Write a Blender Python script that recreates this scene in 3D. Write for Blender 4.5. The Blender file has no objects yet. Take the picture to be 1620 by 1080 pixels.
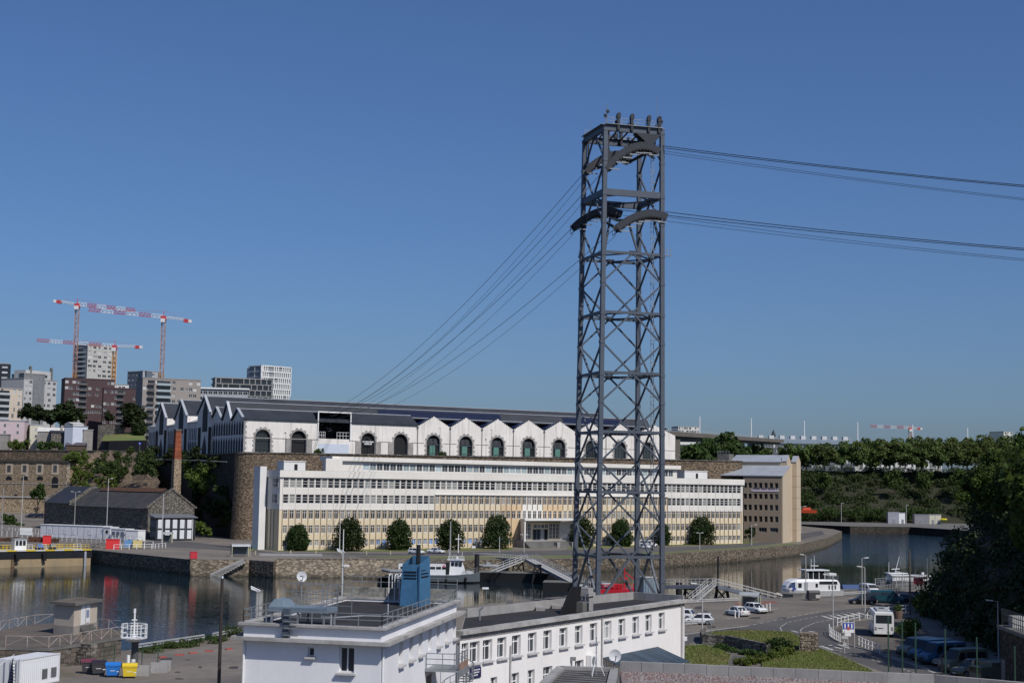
import bpy,bmesh,math,random
import numpy as np
from mathutils import Vector,Matrix
random.seed(11)
rng=np.random.default_rng(11)
SC=bpy.context.scene
COL=SC.collection
R=math.radians
# ------------------------------------------------------------------ camera
FPX,PITCH,ROLL,CAMZ=2400.0,5.43,0.86,20.0
cam_d=bpy.data.cameras.new('camera')
cam_d.sensor_width=36.0
cam_d.lens=FPX/1620.0*36.0
cam_d.clip_start=1.0
cam_d.clip_end=20000.0
cam=bpy.data.objects.new('camera',cam_d)
COL.objects.link(cam)
CAMR=Matrix.Rotation(R(90+PITCH),3,'X') @ Matrix.Rotation(R(ROLL),3,'Z')
cam.matrix_world=Matrix.Translation((0,0,CAMZ)) @ CAMR.to_4x4()
SC.camera=cam
# ------------------------------------------------------------------ sky and sun
SUN_DIR=Vector((0.64,-0.77,0)).normalized()
SUN_EL=47.0
w=bpy.data.worlds.new('World')
SC.world=w
w.use_nodes=True
nt=w.node_tree
sky=nt.nodes.new('ShaderNodeTexSky')
sky.sky_type='NISHITA'
sky.sun_disc=False
sky.sun_elevation=R(SUN_EL)
sky.sun_rotation=math.atan2(SUN_DIR.x,SUN_DIR.y)
sky.altitude=0.0
sky.air_density=1.0
sky.dust_density=1.25
sky.ozone_density=10.0
tint=nt.nodes.new('ShaderNodeMix')
tint.data_type='RGBA'
tint.blend_type='MULTIPLY'
tint.inputs[0].default_value=1.0
tint.inputs[7].default_value=(0.94,0.985,1.11,1.0)
nt.links.new(sky.outputs[0],tint.inputs[6])
nt.links.new(tint.outputs[2],nt.nodes['Background'].inputs[0])
nt.nodes['Background'].inputs[1].default_value=0.075
sl=bpy.data.lights.new('sun','SUN')
sl.energy=3.9
sl.angle=R(0.53)
sl.color=(1.0,0.955,0.89)
so=bpy.data.objects.new('sun',sl)
COL.objects.link(so)
sv=Vector((SUN_DIR.x*math.cos(R(SUN_EL)),SUN_DIR.y*math.cos(R(SUN_EL)),math.sin(R(SUN_EL))))
so.rotation_euler=sv.to_track_quat('Z','Y').to_euler()
so.location=sv*300
SC.view_settings.view_transform='Standard'
SC.view_settings.look='None'
SC.view_settings.exposure=0.0
SC.view_settings.gamma=1.0
SC.cycles.use_denoising=True
SC.cycles.max_bounces=6
SC.cycles.diffuse_bounces=2
SC.cycles.glossy_bounces=3
SC.cycles.transparent_max_bounces=4
# ------------------------------------------------------------------ measuring: a line of sight met with a height or a distance
def ray(px,py):
 return CAMR @ Vector(((px-810)/FPX,-(py-540)/FPX,-1.0))
def at(px,py,Y):
 d=ray(px,py)
 return Vector((0,0,CAMZ))+d*(Y/d.y)
def atz(px,py,z):
 d=ray(px,py)
 return Vector((0,0,CAMZ))+d*((z-CAMZ)/d.z)
def scale_at(Y):
 return FPX/Y
 # ------------------------------------------------------------------ materials
MATS={}
def new_mat(name):
 m=bpy.data.materials.new(name)
 m.use_nodes=True
 MATS[name]=m
 return m,m.node_tree,m.node_tree.nodes['Principled BSDF']
def nd(t,kind,**kw):
 n=t.nodes.new(kind)
 for k,v in kw.items():
  if k in n.inputs:
   n.inputs[k].default_value=v
  else:
   setattr(n,k,v)
 return n
def c4(c):
 return (c[0],c[1],c[2],1.0)
def mixc(t,fac,a,b,mode='MIX'):
 m=t.nodes.new('ShaderNodeMix')
 m.data_type='RGBA'
 m.blend_type=mode
 for sock,v in ((m.inputs[0],fac),(m.inputs[6],a),(m.inputs[7],b)):
  if hasattr(v,'links') or hasattr(v,'is_linked'):
   t.links.new(v,sock)
  else:
   sock.default_value=c4(v) if isinstance(v,tuple) else v
 return m.outputs[2]
def ramp(t,src,lo,hi):
 n=t.nodes.new('ShaderNodeMapRange')
 n.inputs[1].default_value=lo
 n.inputs[2].default_value=hi
 t.links.new(src,n.inputs[0])
 return n.outputs[0]
def mat(name,col,rough=0.8,var=0.15,scale=0.6,fine=8.0,col2=None,bump=0.0,metal=0.0,streak=0.0,streak_col=(0.05,0.045,0.04),rand=0.0,spec=0.35,world=False):
 """plain surface with broad tone changes, fine grain, optional run-down streaks and per-object tone"""
 if name in MATS:
  return MATS[name]
 m,t,b=new_mat(name)
 tc=t.nodes.new('ShaderNodeTexCoord')
 if world:
  g=t.nodes.new('ShaderNodeNewGeometry')
  src=g.outputs['Position']
 else:
  src=tc.outputs['Object']
 n1=nd(t,'ShaderNodeTexNoise',Scale=scale,Detail=4.0,Roughness=0.6)
 n2=nd(t,'ShaderNodeTexNoise',Scale=fine,Detail=3.0,Roughness=0.6)
 t.links.new(src,n1.inputs['Vector'])
 t.links.new(src,n2.inputs['Vector'])
 c2=col2 if col2 else tuple(x*(1-var*1.6) for x in col)
 f=ramp(t,n1.outputs[0],0.35,0.68)
 c=mixc(t,f,col,c2)
 dark=tuple(1-var*0.9 for _ in range(3))
 f2=ramp(t,n2.outputs[0],0.4,0.75)
 c=mixc(t,f2,c,dark,'MULTIPLY') if False else mixc(t,f2,c,mixc(t,1.0,c,dark,'MULTIPLY'))
 if streak>0:
  mp=t.nodes.new('ShaderNodeMapping')
  mp.inputs['Scale'].default_value=(1.3,1.3,0.09)
  t.links.new(src,mp.inputs['Vector'])
  n3=nd(t,'ShaderNodeTexNoise',Scale=1.0,Detail=5.0,Roughness=0.65)
  t.links.new(mp.outputs[0],n3.inputs['Vector'])
  f3=ramp(t,n3.outputs[0],0.52,0.78)
  mm=t.nodes.new('ShaderNodeMath')
  mm.operation='MULTIPLY'
  mm.inputs[1].default_value=streak
  t.links.new(f3,mm.inputs[0])
  c=mixc(t,mm.outputs[0],c,streak_col)
 if rand>0:
  oi=t.nodes.new('ShaderNodeObjectInfo')
  hv=t.nodes.new('ShaderNodeHueSaturation')
  r1=t.nodes.new('ShaderNodeMapRange')
  r1.inputs[3].default_value=1-rand
  r1.inputs[4].default_value=1+rand
  t.links.new(oi.outputs['Random'],r1.inputs[0])
  t.links.new(r1.outputs[0],hv.inputs['Value'])
  t.links.new(c,hv.inputs['Color'])
  c=hv.outputs[0]
 t.links.new(c,b.inputs['Base Color'])
 b.inputs['Roughness'].default_value=rough
 b.inputs['Metallic'].default_value=metal
 b.inputs['Specular IOR Level'].default_value=spec
 if bump>0:
  bp=nd(t,'ShaderNodeBump',Strength=min(1.0,bump),Distance=0.05*max(1,bump))
  t.links.new(n2.outputs[0],bp.inputs['Height'])
  t.links.new(bp.outputs[0],b.inputs['Normal'])
 return m
def stone(name,cols,size=0.45,rough=0.9,stain=0.5,stain_col=(0.06,0.055,0.04),band=0.0,band_z=(0.0,1.2),flat=0.55):
 """rubble masonry: small cells of differing stone, dark joints, weather stains; band = tide-dark foot"""
 if name in MATS:
  return MATS[name]
 m,t,b=new_mat(name)
 g=t.nodes.new('ShaderNodeNewGeometry')
 mp=t.nodes.new('ShaderNodeMapping')
 mp.inputs['Scale'].default_value=(1,1,1/flat)
 t.links.new(g.outputs['Position'],mp.inputs['Vector'])
 v=nd(t,'ShaderNodeTexVoronoi',Scale=1/size,Randomness=0.9)
 t.links.new(mp.outputs[0],v.inputs['Vector'])
 sep=t.nodes.new('ShaderNodeSeparateColor')
 t.links.new(v.outputs['Color'],sep.inputs[0])
 c=mixc(t,sep.outputs[0],cols[0],cols[1])
 f=ramp(t,sep.outputs[1],0.6,1.0)
 c=mixc(t,f,c,cols[2])
 f=ramp(t,v.outputs['Distance'],0.35,0.62)
 c=mixc(t,f,c,tuple(x*0.45 for x in cols[0]))
 n=nd(t,'ShaderNodeTexNoise',Scale=0.22,Detail=6.0,Roughness=0.65)
 t.links.new(g.outputs['Position'],n.inputs['Vector'])
 f=ramp(t,n.outputs[0],0.45,0.72)
 mm=t.nodes.new('ShaderNodeMath')
 mm.operation='MULTIPLY'
 mm.inputs[1].default_value=stain
 t.links.new(f,mm.inputs[0])
 c=mixc(t,mm.outputs[0],c,stain_col)
 if band>0:
  sx=t.nodes.new('ShaderNodeSeparateXYZ')
  t.links.new(g.outputs['Position'],sx.inputs[0])
  ad=t.nodes.new('ShaderNodeMath')
  ad.operation='MULTIPLY_ADD'
  ad.inputs[1].default_value=1.2
  t.links.new(n.outputs[0],ad.inputs[0])
  t.links.new(sx.outputs[2],ad.inputs[2])
  f=ramp(t,ad.outputs[0],band_z[1]+0.9,band_z[0]+0.4)
  mm=t.nodes.new('ShaderNodeMath')
  mm.operation='MULTIPLY'
  mm.inputs[1].default_value=band
  t.links.new(f,mm.inputs[0])
  c=mixc(t,mm.outputs[0],c,(0.018,0.02,0.012))
 t.links.new(c,b.inputs['Base Color'])
 b.inputs['Roughness'].default_value=rough
 b.inputs['Specular IOR Level'].default_value=0.2
 bp=nd(t,'ShaderNodeBump',Strength=0.7,Distance=0.08)
 bp.invert=True
 t.links.new(v.outputs['Distance'],bp.inputs['Height'])
 t.links.new(bp.outputs[0],b.inputs['Normal'])
 return m
def glass(name,dark=(0.015,0.018,0.022),pale=(0.35,0.36,0.36),share=0.25,rough=0.12):
 """window glass; per pane some have blinds drawn behind"""
 if name in MATS:
  return MATS[name]
 m,t,b=new_mat(name)
 oi=t.nodes.new('ShaderNodeObjectInfo')
 f=ramp(t,oi.outputs['Random'],1-share-0.02,1-share+0.02)
 wn=t.nodes.new('ShaderNodeTexWhiteNoise')
 wn.noise_dimensions='1D'
 t.links.new(oi.outputs['Random'],wn.inputs['W'])
 pc=mixc(t,wn.outputs['Value'],pale,tuple(x*0.45 for x in pale))
 dc=mixc(t,wn.outputs['Value'],dark,tuple(x*3.0 for x in dark))
 c=mixc(t,f,dc,pc)
 t.links.new(c,b.inputs['Base Color'])
 b.inputs['Roughness'].default_value=rough
 b.inputs['Specular IOR Level'].default_value=0.5
 return m
def leafmat(name,a,b_,c_,trans=0.25):
 if name in MATS:
  return MATS[name]
 m,t,b=new_mat(name)
 g=t.nodes.new('ShaderNodeNewGeometry')
 n=nd(t,'ShaderNodeTexNoise',Scale=0.35,Detail=3.0)
 t.links.new(g.outputs['Position'],n.inputs['Vector'])
 c=mixc(t,g.outputs['Random Per Island'],a,b_)
 c=mixc(t,ramp(t,n.outputs[0],0.4,0.7),c,c_)
 oi=t.nodes.new('ShaderNodeObjectInfo')
 hv=t.nodes.new('ShaderNodeHueSaturation')
 r1=t.nodes.new('ShaderNodeMapRange')
 r1.inputs[3].default_value=0.8
 r1.inputs[4].default_value=1.2
 t.links.new(oi.outputs['Random'],r1.inputs[0])
 t.links.new(r1.outputs[0],hv.inputs['Value'])
 r2=t.nodes.new('ShaderNodeMapRange')
 r2.inputs[3].default_value=0.485
 r2.inputs[4].default_value=0.515
 t.links.new(oi.outputs['Random'],r2.inputs[0])
 t.links.new(r2.outputs[0],hv.inputs['Hue'])
 t.links.new(c,hv.inputs['Color'])
 t.links.new(hv.outputs[0],b.inputs['Base Color'])
 b.inputs['Roughness'].default_value=0.6
 b.inputs['Specular IOR Level'].default_value=0.15
 tr=t.nodes.new('ShaderNodeBsdfTranslucent')
 t.links.new(hv.outputs[0],tr.inputs[0])
 mx=t.nodes.new('ShaderNodeMixShader')
 mx.inputs[0].default_value=trans
 t.links.new(b.outputs[0],mx.inputs[1])
 t.links.new(tr.outputs[0],mx.inputs[2])
 t.links.new(mx.outputs[0],t.nodes['Material Output'].inputs[0])
 return m
def paint(name,col,rough=0.4,metal=0.0,rand=0.0):
 return mat(name,col,rough=rough,var=0.06,scale=0.8,fine=5.0,metal=metal,rand=rand,spec=0.5)
 # ------------------------------------------------------------------ mesh builder
class MB:
 def __init__(s):
  s.v,s.f,s.m=[],[],[]
 def add(s,vs,fs,m=0):
  o=len(s.v)
  s.v.extend([tuple(x) for x in vs])
  for f in fs:
   s.f.append(tuple(i+o for i in f))
   s.m.append(m)
  return s
 def box(s,x0,x1,y0,y1,z0,z1,m=0):
  if x0>x1: x0,x1=x1,x0
  if y0>y1: y0,y1=y1,y0
  if z0>z1: z0,z1=z1,z0
  v=[(x,y,z) for z in (z0,z1) for y in (y0,y1) for x in (x0,x1)]
  return s.add(v,[(0,2,3,1),(4,5,7,6),(0,1,5,4),(2,6,7,3),(0,4,6,2),(1,3,7,5)],m)
 def quad(s,a,b,c,d,m=0):
  return s.add([a,b,c,d],[(0,1,2,3)],m)
 def tri(s,a,b,c,m=0):
  return s.add([a,b,c],[(0,1,2)],m)
 def bar(s,p,q,wd,ht=None,m=0,up=(0,0,1)):
  p,q=Vector(p),Vector(q)
  ht=wd if ht is None else ht
  d=(q-p)
  if d.length<1e-6:
   return s
  d.normalize()
  u=Vector(up)
  if abs(d.dot(u))>0.98:
   u=Vector((0,1,0)) if abs(d.y)<0.9 else Vector((1,0,0))
  sx=d.cross(u).normalized()
  sz=sx.cross(d).normalized()
  a,b=sx*wd/2,sz*ht/2
  v=[p-a-b,p+a-b,p+a+b,p-a+b,q-a-b,q+a-b,q+a+b,q-a+b]
  return s.add(v,[(0,1,2,3),(4,7,6,5),(0,4,5,1),(1,5,6,2),(2,6,7,3),(3,7,4,0)],m)
 def tube(s,p,q,r0,r1=None,n=8,m=0,cap=True):
  p,q=Vector(p),Vector(q)
  r1=r0 if r1 is None else r1
  d=(q-p).normalized()
  u=Vector((0,0,1)) if abs(d.z)<0.9 else Vector((1,0,0))
  a=d.cross(u).normalized()
  b=d.cross(a)
  v=[]
  for (c,r) in ((p,r0),(q,r1)):
   for i in range(n):
    t=2*math.pi*i/n
    v.append(c+a*(r*math.cos(t))+b*(r*math.sin(t)))
  f=[(i,i+n,(i+1) % n+n,(i+1) % n) for i in range(n)]
  if cap:
   f+=[tuple(range(n)),tuple(range(2*n-1,n-1,-1))]
  return s.add(v,f,m)
 def path(s,pts,r,n=6,m=0):
  for i in range(len(pts)-1):
   s.tube(pts[i],pts[i+1],r,r,n,m)
  return s
 def prism(s,poly,z0,z1,m=0,mt=None):
  """vertical prism over a CCW polygon in xy"""
  n=len(poly)
  v=[(p[0],p[1],z0) for p in poly]+[(p[0],p[1],z1) for p in poly]
  s.add(v,[(i,(i+1) % n,(i+1) % n+n,i+n) for i in range(n)],m)
  s.add([(p[0],p[1],z1) for p in poly],[tuple(range(n))],m if mt is None else mt)
  s.add([(p[0],p[1],z0) for p in poly],[tuple(range(n-1,-1,-1))],m)
  return s
 def extr(s,prof,a,b,axis='x',m=0):
  """extrude a profile: axis x -> prof is (y,z); axis y -> prof is (x,z)"""
  n=len(prof)
  if axis=='x':
   v=[(a,p[0],p[1]) for p in prof]+[(b,p[0],p[1]) for p in prof]
  else:
   v=[(p[0],a,p[1]) for p in prof]+[(p[0],b,p[1]) for p in prof]
  f=[(i,(i+1) % n,(i+1) % n+n,i+n) for i in range(n)]
  f+=[tuple(range(n-1,-1,-1)),tuple(range(n,2*n))]
  return s.add(v,f,m)
 def lathe(s,prof,n=16,m=0,c=(0,0,0)):
  k=len(prof)
  v=[]
  for (r,z) in prof:
   for i in range(n):
    t=2*math.pi*i/n
    v.append((c[0]+r*math.cos(t),c[1]+r*math.sin(t),c[2]+z))
  f=[]
  for j in range(k-1):
   for i in range(n):
    f.append((j*n+i,j*n+(i+1) % n,(j+1)*n+(i+1) % n,(j+1)*n+i))
  f.append(tuple(range((k-1)*n,k*n)))
  f.append(tuple(range(n-1,-1,-1)))
  return s.add(v,f,m)
 def rail(s,pts,h=1.0,r=0.025,rails=(1.0,0.5),step=1.5,m=0,posts=True):
  """a run of railing along points"""
  for i in range(len(pts)-1):
   a,b=Vector(pts[i]),Vector(pts[i+1])
   L=(b-a).length
   k=max(1,round(L/step))
   for q in rails:
    s.bar(a+Vector((0,0,h*q)),b+Vector((0,0,h*q)),2*r,2*r,m)
   if posts:
    for j in range(k+1):
     c=a.lerp(b,j/k)
     s.bar(c,c+Vector((0,0,h)),2*r,2*r,m)
  return s
 def mesh(s,name,mats,smooth=False,recalc=True):
  me=bpy.data.meshes.new(name)
  me.from_pydata(s.v,[],s.f)
  for x in (mats if isinstance(mats,(list,tuple)) else [mats]):
   me.materials.append(x)
  if any(s.m):
   me.polygons.foreach_set('material_index',s.m)
  if recalc:
   bm=bmesh.new()
   bm.from_mesh(me)
   bmesh.ops.recalc_face_normals(bm,faces=bm.faces)
   bm.to_mesh(me)
   bm.free()
  if smooth:
   me.polygons.foreach_set('use_smooth',[True]*len(me.polygons))
  me.update()
  return me
 def build(s,name,mats,parent=None,smooth=False,recalc=True,**kw):
  return inst(name,s.mesh(name,mats,smooth,recalc),parent,**kw)
def inst(name,me,parent=None,loc=(0,0,0),rz=0.0,scl=None,rot=None):
 o=bpy.data.objects.new(name,me)
 COL.objects.link(o)
 o.parent=parent
 o.location=loc
 o.rotation_euler=rot if rot else (0,0,rz)
 if scl:
  o.scale=scl if isinstance(scl,(tuple,list)) else (scl,)*3
 return o
def tag(o,label,cat=None,group=None,kind=None):
 if label: o['label']=label
 if cat: o['category']=cat
 if group: o['group']=group
 if kind: o['kind']=kind
 return o
def thing(name,label,cat,loc=(0,0,0),rz=0.0,group=None,scl=None):
 o=bpy.data.objects.new(name,None)
 COL.objects.link(o)
 o.location=loc
 o.rotation_euler=(0,0,rz)
 if scl: o.scale=(scl,)*3 if not isinstance(scl,tuple) else scl
 o.empty_display_size=0.5
 return tag(o,label,cat,group,'thing')
def struct(name,mb,m,**kw):
 o=mb.build(name,m,**kw)
 o['kind']='structure'
 return o
def dup(root,loc,rz,label=None,group=None,scl=None,repl=None):
 r=root.copy()
 COL.objects.link(r)
 r.location=loc
 r.rotation_euler=(0,0,rz)
 if scl: r.scale=(scl,)*3 if not isinstance(scl,tuple) else scl
 if label: r['label']=label
 if group: r['group']=group
 for ch in list(root.children):
  c=ch.copy()
  COL.objects.link(c)
  c.parent=r
  if repl and ch.type=='MESH':
   for i,sl_ in enumerate(ch.material_slots):
    if sl_.material in repl:
     c.material_slots[i].link='OBJECT'
     c.material_slots[i].material=repl[sl_.material]
  for g in list(ch.children):
   d=g.copy()
   COL.objects.link(d)
   d.parent=c
 return r
class Fac:
 """an upright plane p0->p1: local x along it, y into the building, z up from z0"""
 def __init__(s,p0,p1,z0):
  s.p0=Vector((p0[0],p0[1],z0))
  d=Vector((p1[0]-p0[0],p1[1]-p0[1],0))
  s.L=d.length
  s.d=d.normalized()
  s.n=Vector((s.d.y,-s.d.x,0))
  s.rz=math.atan2(s.d.y,s.d.x)
  s.z0=z0
 def uv(s,px,py,back=0.0):
  r=ray(px,py)
  o=Vector((0,0,CAMZ))
  p=s.p0-s.n*back
  t=(p-o).dot(s.n)/r.dot(s.n)
  h=o+r*t
  return ((h-p).dot(s.d),h.z-s.z0)
 def u(s,px,py=780,back=0.0):
  return s.uv(px,py,back)[0]
 def w(s,u,v,back=0.0):
  return s.p0+s.d*u-s.n*back+Vector((0,0,v))
def wall_rows(mb,L,H,rows,d=0.25,matf=None,breaks=(),x0=0.0,z0=0.0,rm=0,y=0.0):
 """face at y=0 with rectangular openings given as rows {(z0,z1): [(x0,x1),...]} and reveals d deep"""
 mf=matf if matf else (lambda x,z: 0)
 def strip(a,b,za,zb):
  xs=[a]+[q for q in sorted(breaks) if a<q<b]+[b]
  for i in range(len(xs)-1):
   p,q=xs[i],xs[i+1]
   mb.quad((p,y,za),(q,y,za),(q,y,zb),(p,y,zb),mf((p+q)/2,(za+zb)/2))
 z=z0
 for (za,zb) in sorted(rows):
  if za>z: strip(x0,L,z,za)
  x=x0
  for (a,b) in sorted(rows[(za,zb)]):
   if a>x: strip(x,a,za,zb)
   m=rm if rm is not None else mf(a,za)
   mb.quad((a,y,za),(a,y,zb),(a,y+d,zb),(a,y+d,za),m)
   mb.quad((b,y,za),(b,y+d,za),(b,y+d,zb),(b,y,zb),m)
   mb.quad((a,y,zb),(b,y,zb),(b,y+d,zb),(a,y+d,zb),m)
   mb.quad((a,y,za),(a,y+d,za),(b,y+d,za),(b,y,za),m)
   x=b
  if x<L: strip(x,L,za,zb)
  z=zb
 if z<H: strip(x0,L,z,H)
 return mb
def win_mesh(name,wd,ht,frame,gl,nx=2,nz=1,fr=0.07,zs=None,sill=0.0,sillm=None):
 """window, origin bottom-left at the glass plane, facing -y; frame bars stand proud of the panes"""
 mb=MB()
 mb.box(0.001,wd-0.001,0.0,0.02,0.001,ht-0.001,1)
 mb.box(0,wd,-0.06,-0.002,0,fr)
 mb.box(0,wd,-0.06,-0.002,ht-fr,ht)
 mb.box(0,fr,-0.06,-0.002,fr,ht-fr)
 mb.box(wd-fr,wd,-0.06,-0.002,fr,ht-fr)
 for i in range(1,nx):
  x=wd*i/nx
  mb.box(x-fr/2,x+fr/2,-0.055,-0.003,fr,ht-fr)
 for z in (zs if zs else [ht*k/nz for k in range(1,nz)]):
  mb.box(fr,wd-fr,-0.05,-0.004,z-fr/2,z+fr/2)
 return mb.mesh(name,[frame,gl])
def leaf_cloud(n,centers,radii,size,flat=0.35,squash=1.0,shell=0.55,seed=0,tri=True):
 """n small faces spread through the outer shell of many clumps; returns numpy verts (n*4,3)"""
 g=np.random.default_rng(seed)
 centers=np.asarray(centers,float)
 radii=np.asarray(radii,float)
 if radii.ndim==1: radii=np.repeat(radii[:,None],3,1)
 wts=(radii[:,0]*radii[:,2])
 idx=g.choice(len(centers),n,p=wts/wts.sum())
 d=g.normal(size=(n,3))
 d /= np.linalg.norm(d,axis=1)[:,None]
 r=shell+(1.08-shell)*np.sqrt(g.random(n))
 p=centers[idx]+d*radii[idx]*r[:,None]
 nn=d+g.normal(size=(n,3))*0.7
 nn[:,2]+=0.25
 nn /= np.linalg.norm(nn,axis=1)[:,None]
 a=np.cross(nn,g.normal(size=(n,3)))
 a /= np.linalg.norm(a,axis=1)[:,None]+1e-9
 b=np.cross(nn,a)
 s=size*(0.6+0.8*g.random(n))[:,None]
 v=np.stack([p-a*s,p-b*s*0.55+nn*s*0.15,p+a*s,p+b*s*0.55-nn*s*0.1],1)
 return v.reshape(-1,3)
def leaf_mesh(name,verts,m):
 n=len(verts) // 4
 me=bpy.data.meshes.new(name)
 me.vertices.add(len(verts))
 me.vertices.foreach_set('co',verts.astype(np.float32).ravel())
 me.loops.add(n*4)
 me.loops.foreach_set('vertex_index',np.arange(n*4,dtype=np.int32))
 me.polygons.add(n)
 me.polygons.foreach_set('loop_start',np.arange(0,n*4,4,dtype=np.int32))
 me.polygons.foreach_set('loop_total',np.full(n,4,dtype=np.int32))
 me.materials.append(m)
 me.update(calc_edges=True)
 me.validate()
 return me
def crown_clumps(rx,ry,rz,n,seed,cr=0.3,low=-0.6):
 """clump centres filling an uneven ellipsoid"""
 g=np.random.default_rng(seed)
 c,r=[],[]
 while len(c)<n:
  p=g.uniform(-1,1,3)
  l=np.linalg.norm(p)
  if l>1 or l<0.25 or p[2]<low: continue
  k=1.0+g.uniform(-0.16,0.12)
  c.append((p[0]*rx*k*(1-cr*.55),p[1]*ry*k*(1-cr*.55),p[2]*rz*k*(1-cr*.55)))
  q=cr*g.uniform(0.65,1.25)
  r.append((rx*q,ry*q,rz*q*0.85))
 return c,r
def trunk_mb(h,r,limbs,spread,top,seed):
 g=random.Random(seed)
 mb=MB()
 lean=(g.uniform(-.1,.1)*h,g.uniform(-.1,.1)*h)
 mb.tube((0,0,-0.3),(lean[0]*.5,lean[1]*.5,h*.55),r*1.15,r*.85,7)
 mb.tube((lean[0]*.5,lean[1]*.5,h*.5),(lean[0],lean[1],h),r*.85,r*.6,7)
 for i in range(limbs):
  t=2*math.pi*i/limbs+g.uniform(-.4,.4)
  s0=h*g.uniform(.55,.95)
  e=(lean[0]+math.cos(t)*spread*g.uniform(.5,.9),lean[1]+math.sin(t)*spread*g.uniform(.5,.9),s0+(top-s0)*g.uniform(.5,.85))
  mid=(lean[0]+(e[0]-lean[0])*.45,lean[1]+(e[1]-lean[1])*.45,s0+(e[2]-s0)*.6)
  mb.tube((lean[0]*s0/h,lean[1]*s0/h,s0),mid,r*.45,r*.3,5)
  mb.tube(mid,e,r*.3,r*.1,5)
 return mb
BARK=None
def make_tree(name,label,cat,loc,rx,rz,trunk_h,leafm,n=2600,leaf=0.35,clumps=26,seed=1,group=None,ry=None,cr=0.32,tr=None,barkm=None,cz=None,low=-0.6):
 """trunk with limbs plus a crown of leaf clumps"""
 ry=ry or rx
 t=thing(name,label,cat,loc,random.uniform(0,6.28),group)
 c,r=crown_clumps(rx,ry,rz,clumps,seed,cr,low)
 zc=cz if cz is not None else trunk_h+rz*0.75
 c=[(x,y,z+zc) for (x,y,z) in c]
 me=leaf_mesh('crown',leaf_cloud(n,c,r,leaf,seed=seed),leafm)
 inst('crown',me,t)
 trunk_mb(trunk_h,tr or rx*0.07,5,rx,zc+rz*.5,seed).build('trunk',barkm or BARKM,t,smooth=True)
 return t
 # ------------------------------------------------------------------ palette
WHITE_R=mat('render_white',(0.72,0.71,0.69),0.85,0.06,0.25,3.0,streak=0.10,streak_col=(0.3,0.28,0.25))
WHITE_OLD=mat('render_white_old',(0.78,0.74,0.69),0.9,0.08,0.2,2.0,streak=0.7,streak_col=(0.28,0.24,0.20),world=True)
WHITE_B=mat('render_offwhite',(0.715,0.685,0.625),0.85,0.06,0.1,1.5,streak=0.22,streak_col=(0.34,0.31,0.27),world=True)
CREAM=mat('render_cream',(0.68,0.585,0.42),0.85,0.06,0.08,1.2,col2=(0.64,0.53,0.365),streak=0.18,streak_col=(0.36,0.27,0.17),world=True)
ORANGE=mat('render_apricot',(0.62,0.465,0.29),0.85,0.06,0.08,1.2,streak=0.15,streak_col=(0.3,0.2,0.12),world=True)
PLAIN_WHITE=paint('paint_white',(0.78,0.78,0.77),0.5)
FRAME=paint('frame_white',(0.74,0.73,0.70),0.5)
STEEL=mat('galvanised_steel',(0.30,0.32,0.34),0.5,0.15,1.0,6.0,metal=0.4)
PYLON=mat('pylon_paint',(0.08,0.097,0.124),0.5,0.12,0.3,3.0,spec=0.4)
PYLON_D=mat('pylon_dark',(0.03,0.035,0.045),0.6,0.1,0.5,3.0)
BLACKM=mat('black_rubber',(0.012,0.012,0.013),0.6,0.1,1.0,4.0)
SLATE=mat('slate',(0.035,0.04,0.052),0.62,0.2,0.15,1.6,rand=0.05,spec=0.3)
ZINC=mat('zinc',(0.44,0.465,0.50),0.5,0.1,0.3,2.0,metal=0.3)
CONC=mat('concrete',(0.33,0.32,0.31),0.9,0.14,0.5,5.0,streak=0.25,streak_col=(0.12,0.115,0.1),rand=0.06)
CONC_D=mat('concrete_dark',(0.17,0.165,0.155),0.9,0.2,0.5,5.0,streak=0.3)
BITUMEN=mat('bitumen',(0.035,0.033,0.034),0.9,0.25,0.35,4.0,bump=0.3)
ASPH=mat('asphalt',(0.105,0.10,0.097),0.9,0.16,0.06,1.2,col2=(0.075,0.073,0.073),world=True,bump=0.2)
ASPH_L=mat('asphalt_worn',(0.205,0.18,0.15),0.9,0.25,0.07,0.9,col2=(0.125,0.112,0.10),world=True,bump=0.2)
DIRT=mat('dirt',(0.19,0.155,0.12),0.95,0.25,0.2,2.0,col2=(0.11,0.10,0.07),world=True,bump=0.4)
PAINTLINE=mat('road_paint',(0.62,0.61,0.58),0.8,0.25,0.8,5.0,world=True)
GRASS=mat('lawn',(0.105,0.155,0.036),0.95,0.3,0.12,3.0,col2=(0.18,0.165,0.065),world=True,bump=0.8)
SCRUB=mat('scrub_ground',(0.024,0.031,0.012),0.95,0.4,0.12,0.9,col2=(0.034,0.03,0.02),world=True,bump=1.0)
ST_BROWN=stone('stone_brown',[(0.20,0.145,0.10),(0.30,0.225,0.155),(0.13,0.105,0.085)],0.7,stain=0.6)
ST_TAN=stone('stone_tan',[(0.36,0.275,0.185),(0.45,0.36,0.25),(0.25,0.19,0.13)],0.55,stain=0.25,stain_col=(0.2,0.15,0.1))
ST_QUAY=stone('stone_quay',[(0.19,0.155,0.115),(0.27,0.22,0.165),(0.12,0.105,0.08)],0.8,stain=0.5,band=0.85,band_z=(0.0,0.7))
ST_QUAYL=stone('stone_quay_pale',[(0.26,0.215,0.16),(0.34,0.285,0.21),(0.17,0.14,0.105)],0.8,stain=0.4,band=0.85,band_z=(0.0,0.6))
ST_GREY=stone('stone_grey',[(0.17,0.155,0.135),(0.25,0.23,0.2),(0.11,0.1,0.09)],0.6,stain=0.4)
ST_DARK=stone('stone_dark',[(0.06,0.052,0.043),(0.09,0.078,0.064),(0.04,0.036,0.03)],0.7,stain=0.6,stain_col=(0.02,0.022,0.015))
QUOIN=mat('granite_dressing',(0.36,0.34,0.32),0.85,0.2,0.8,3.0,world=True)
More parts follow.
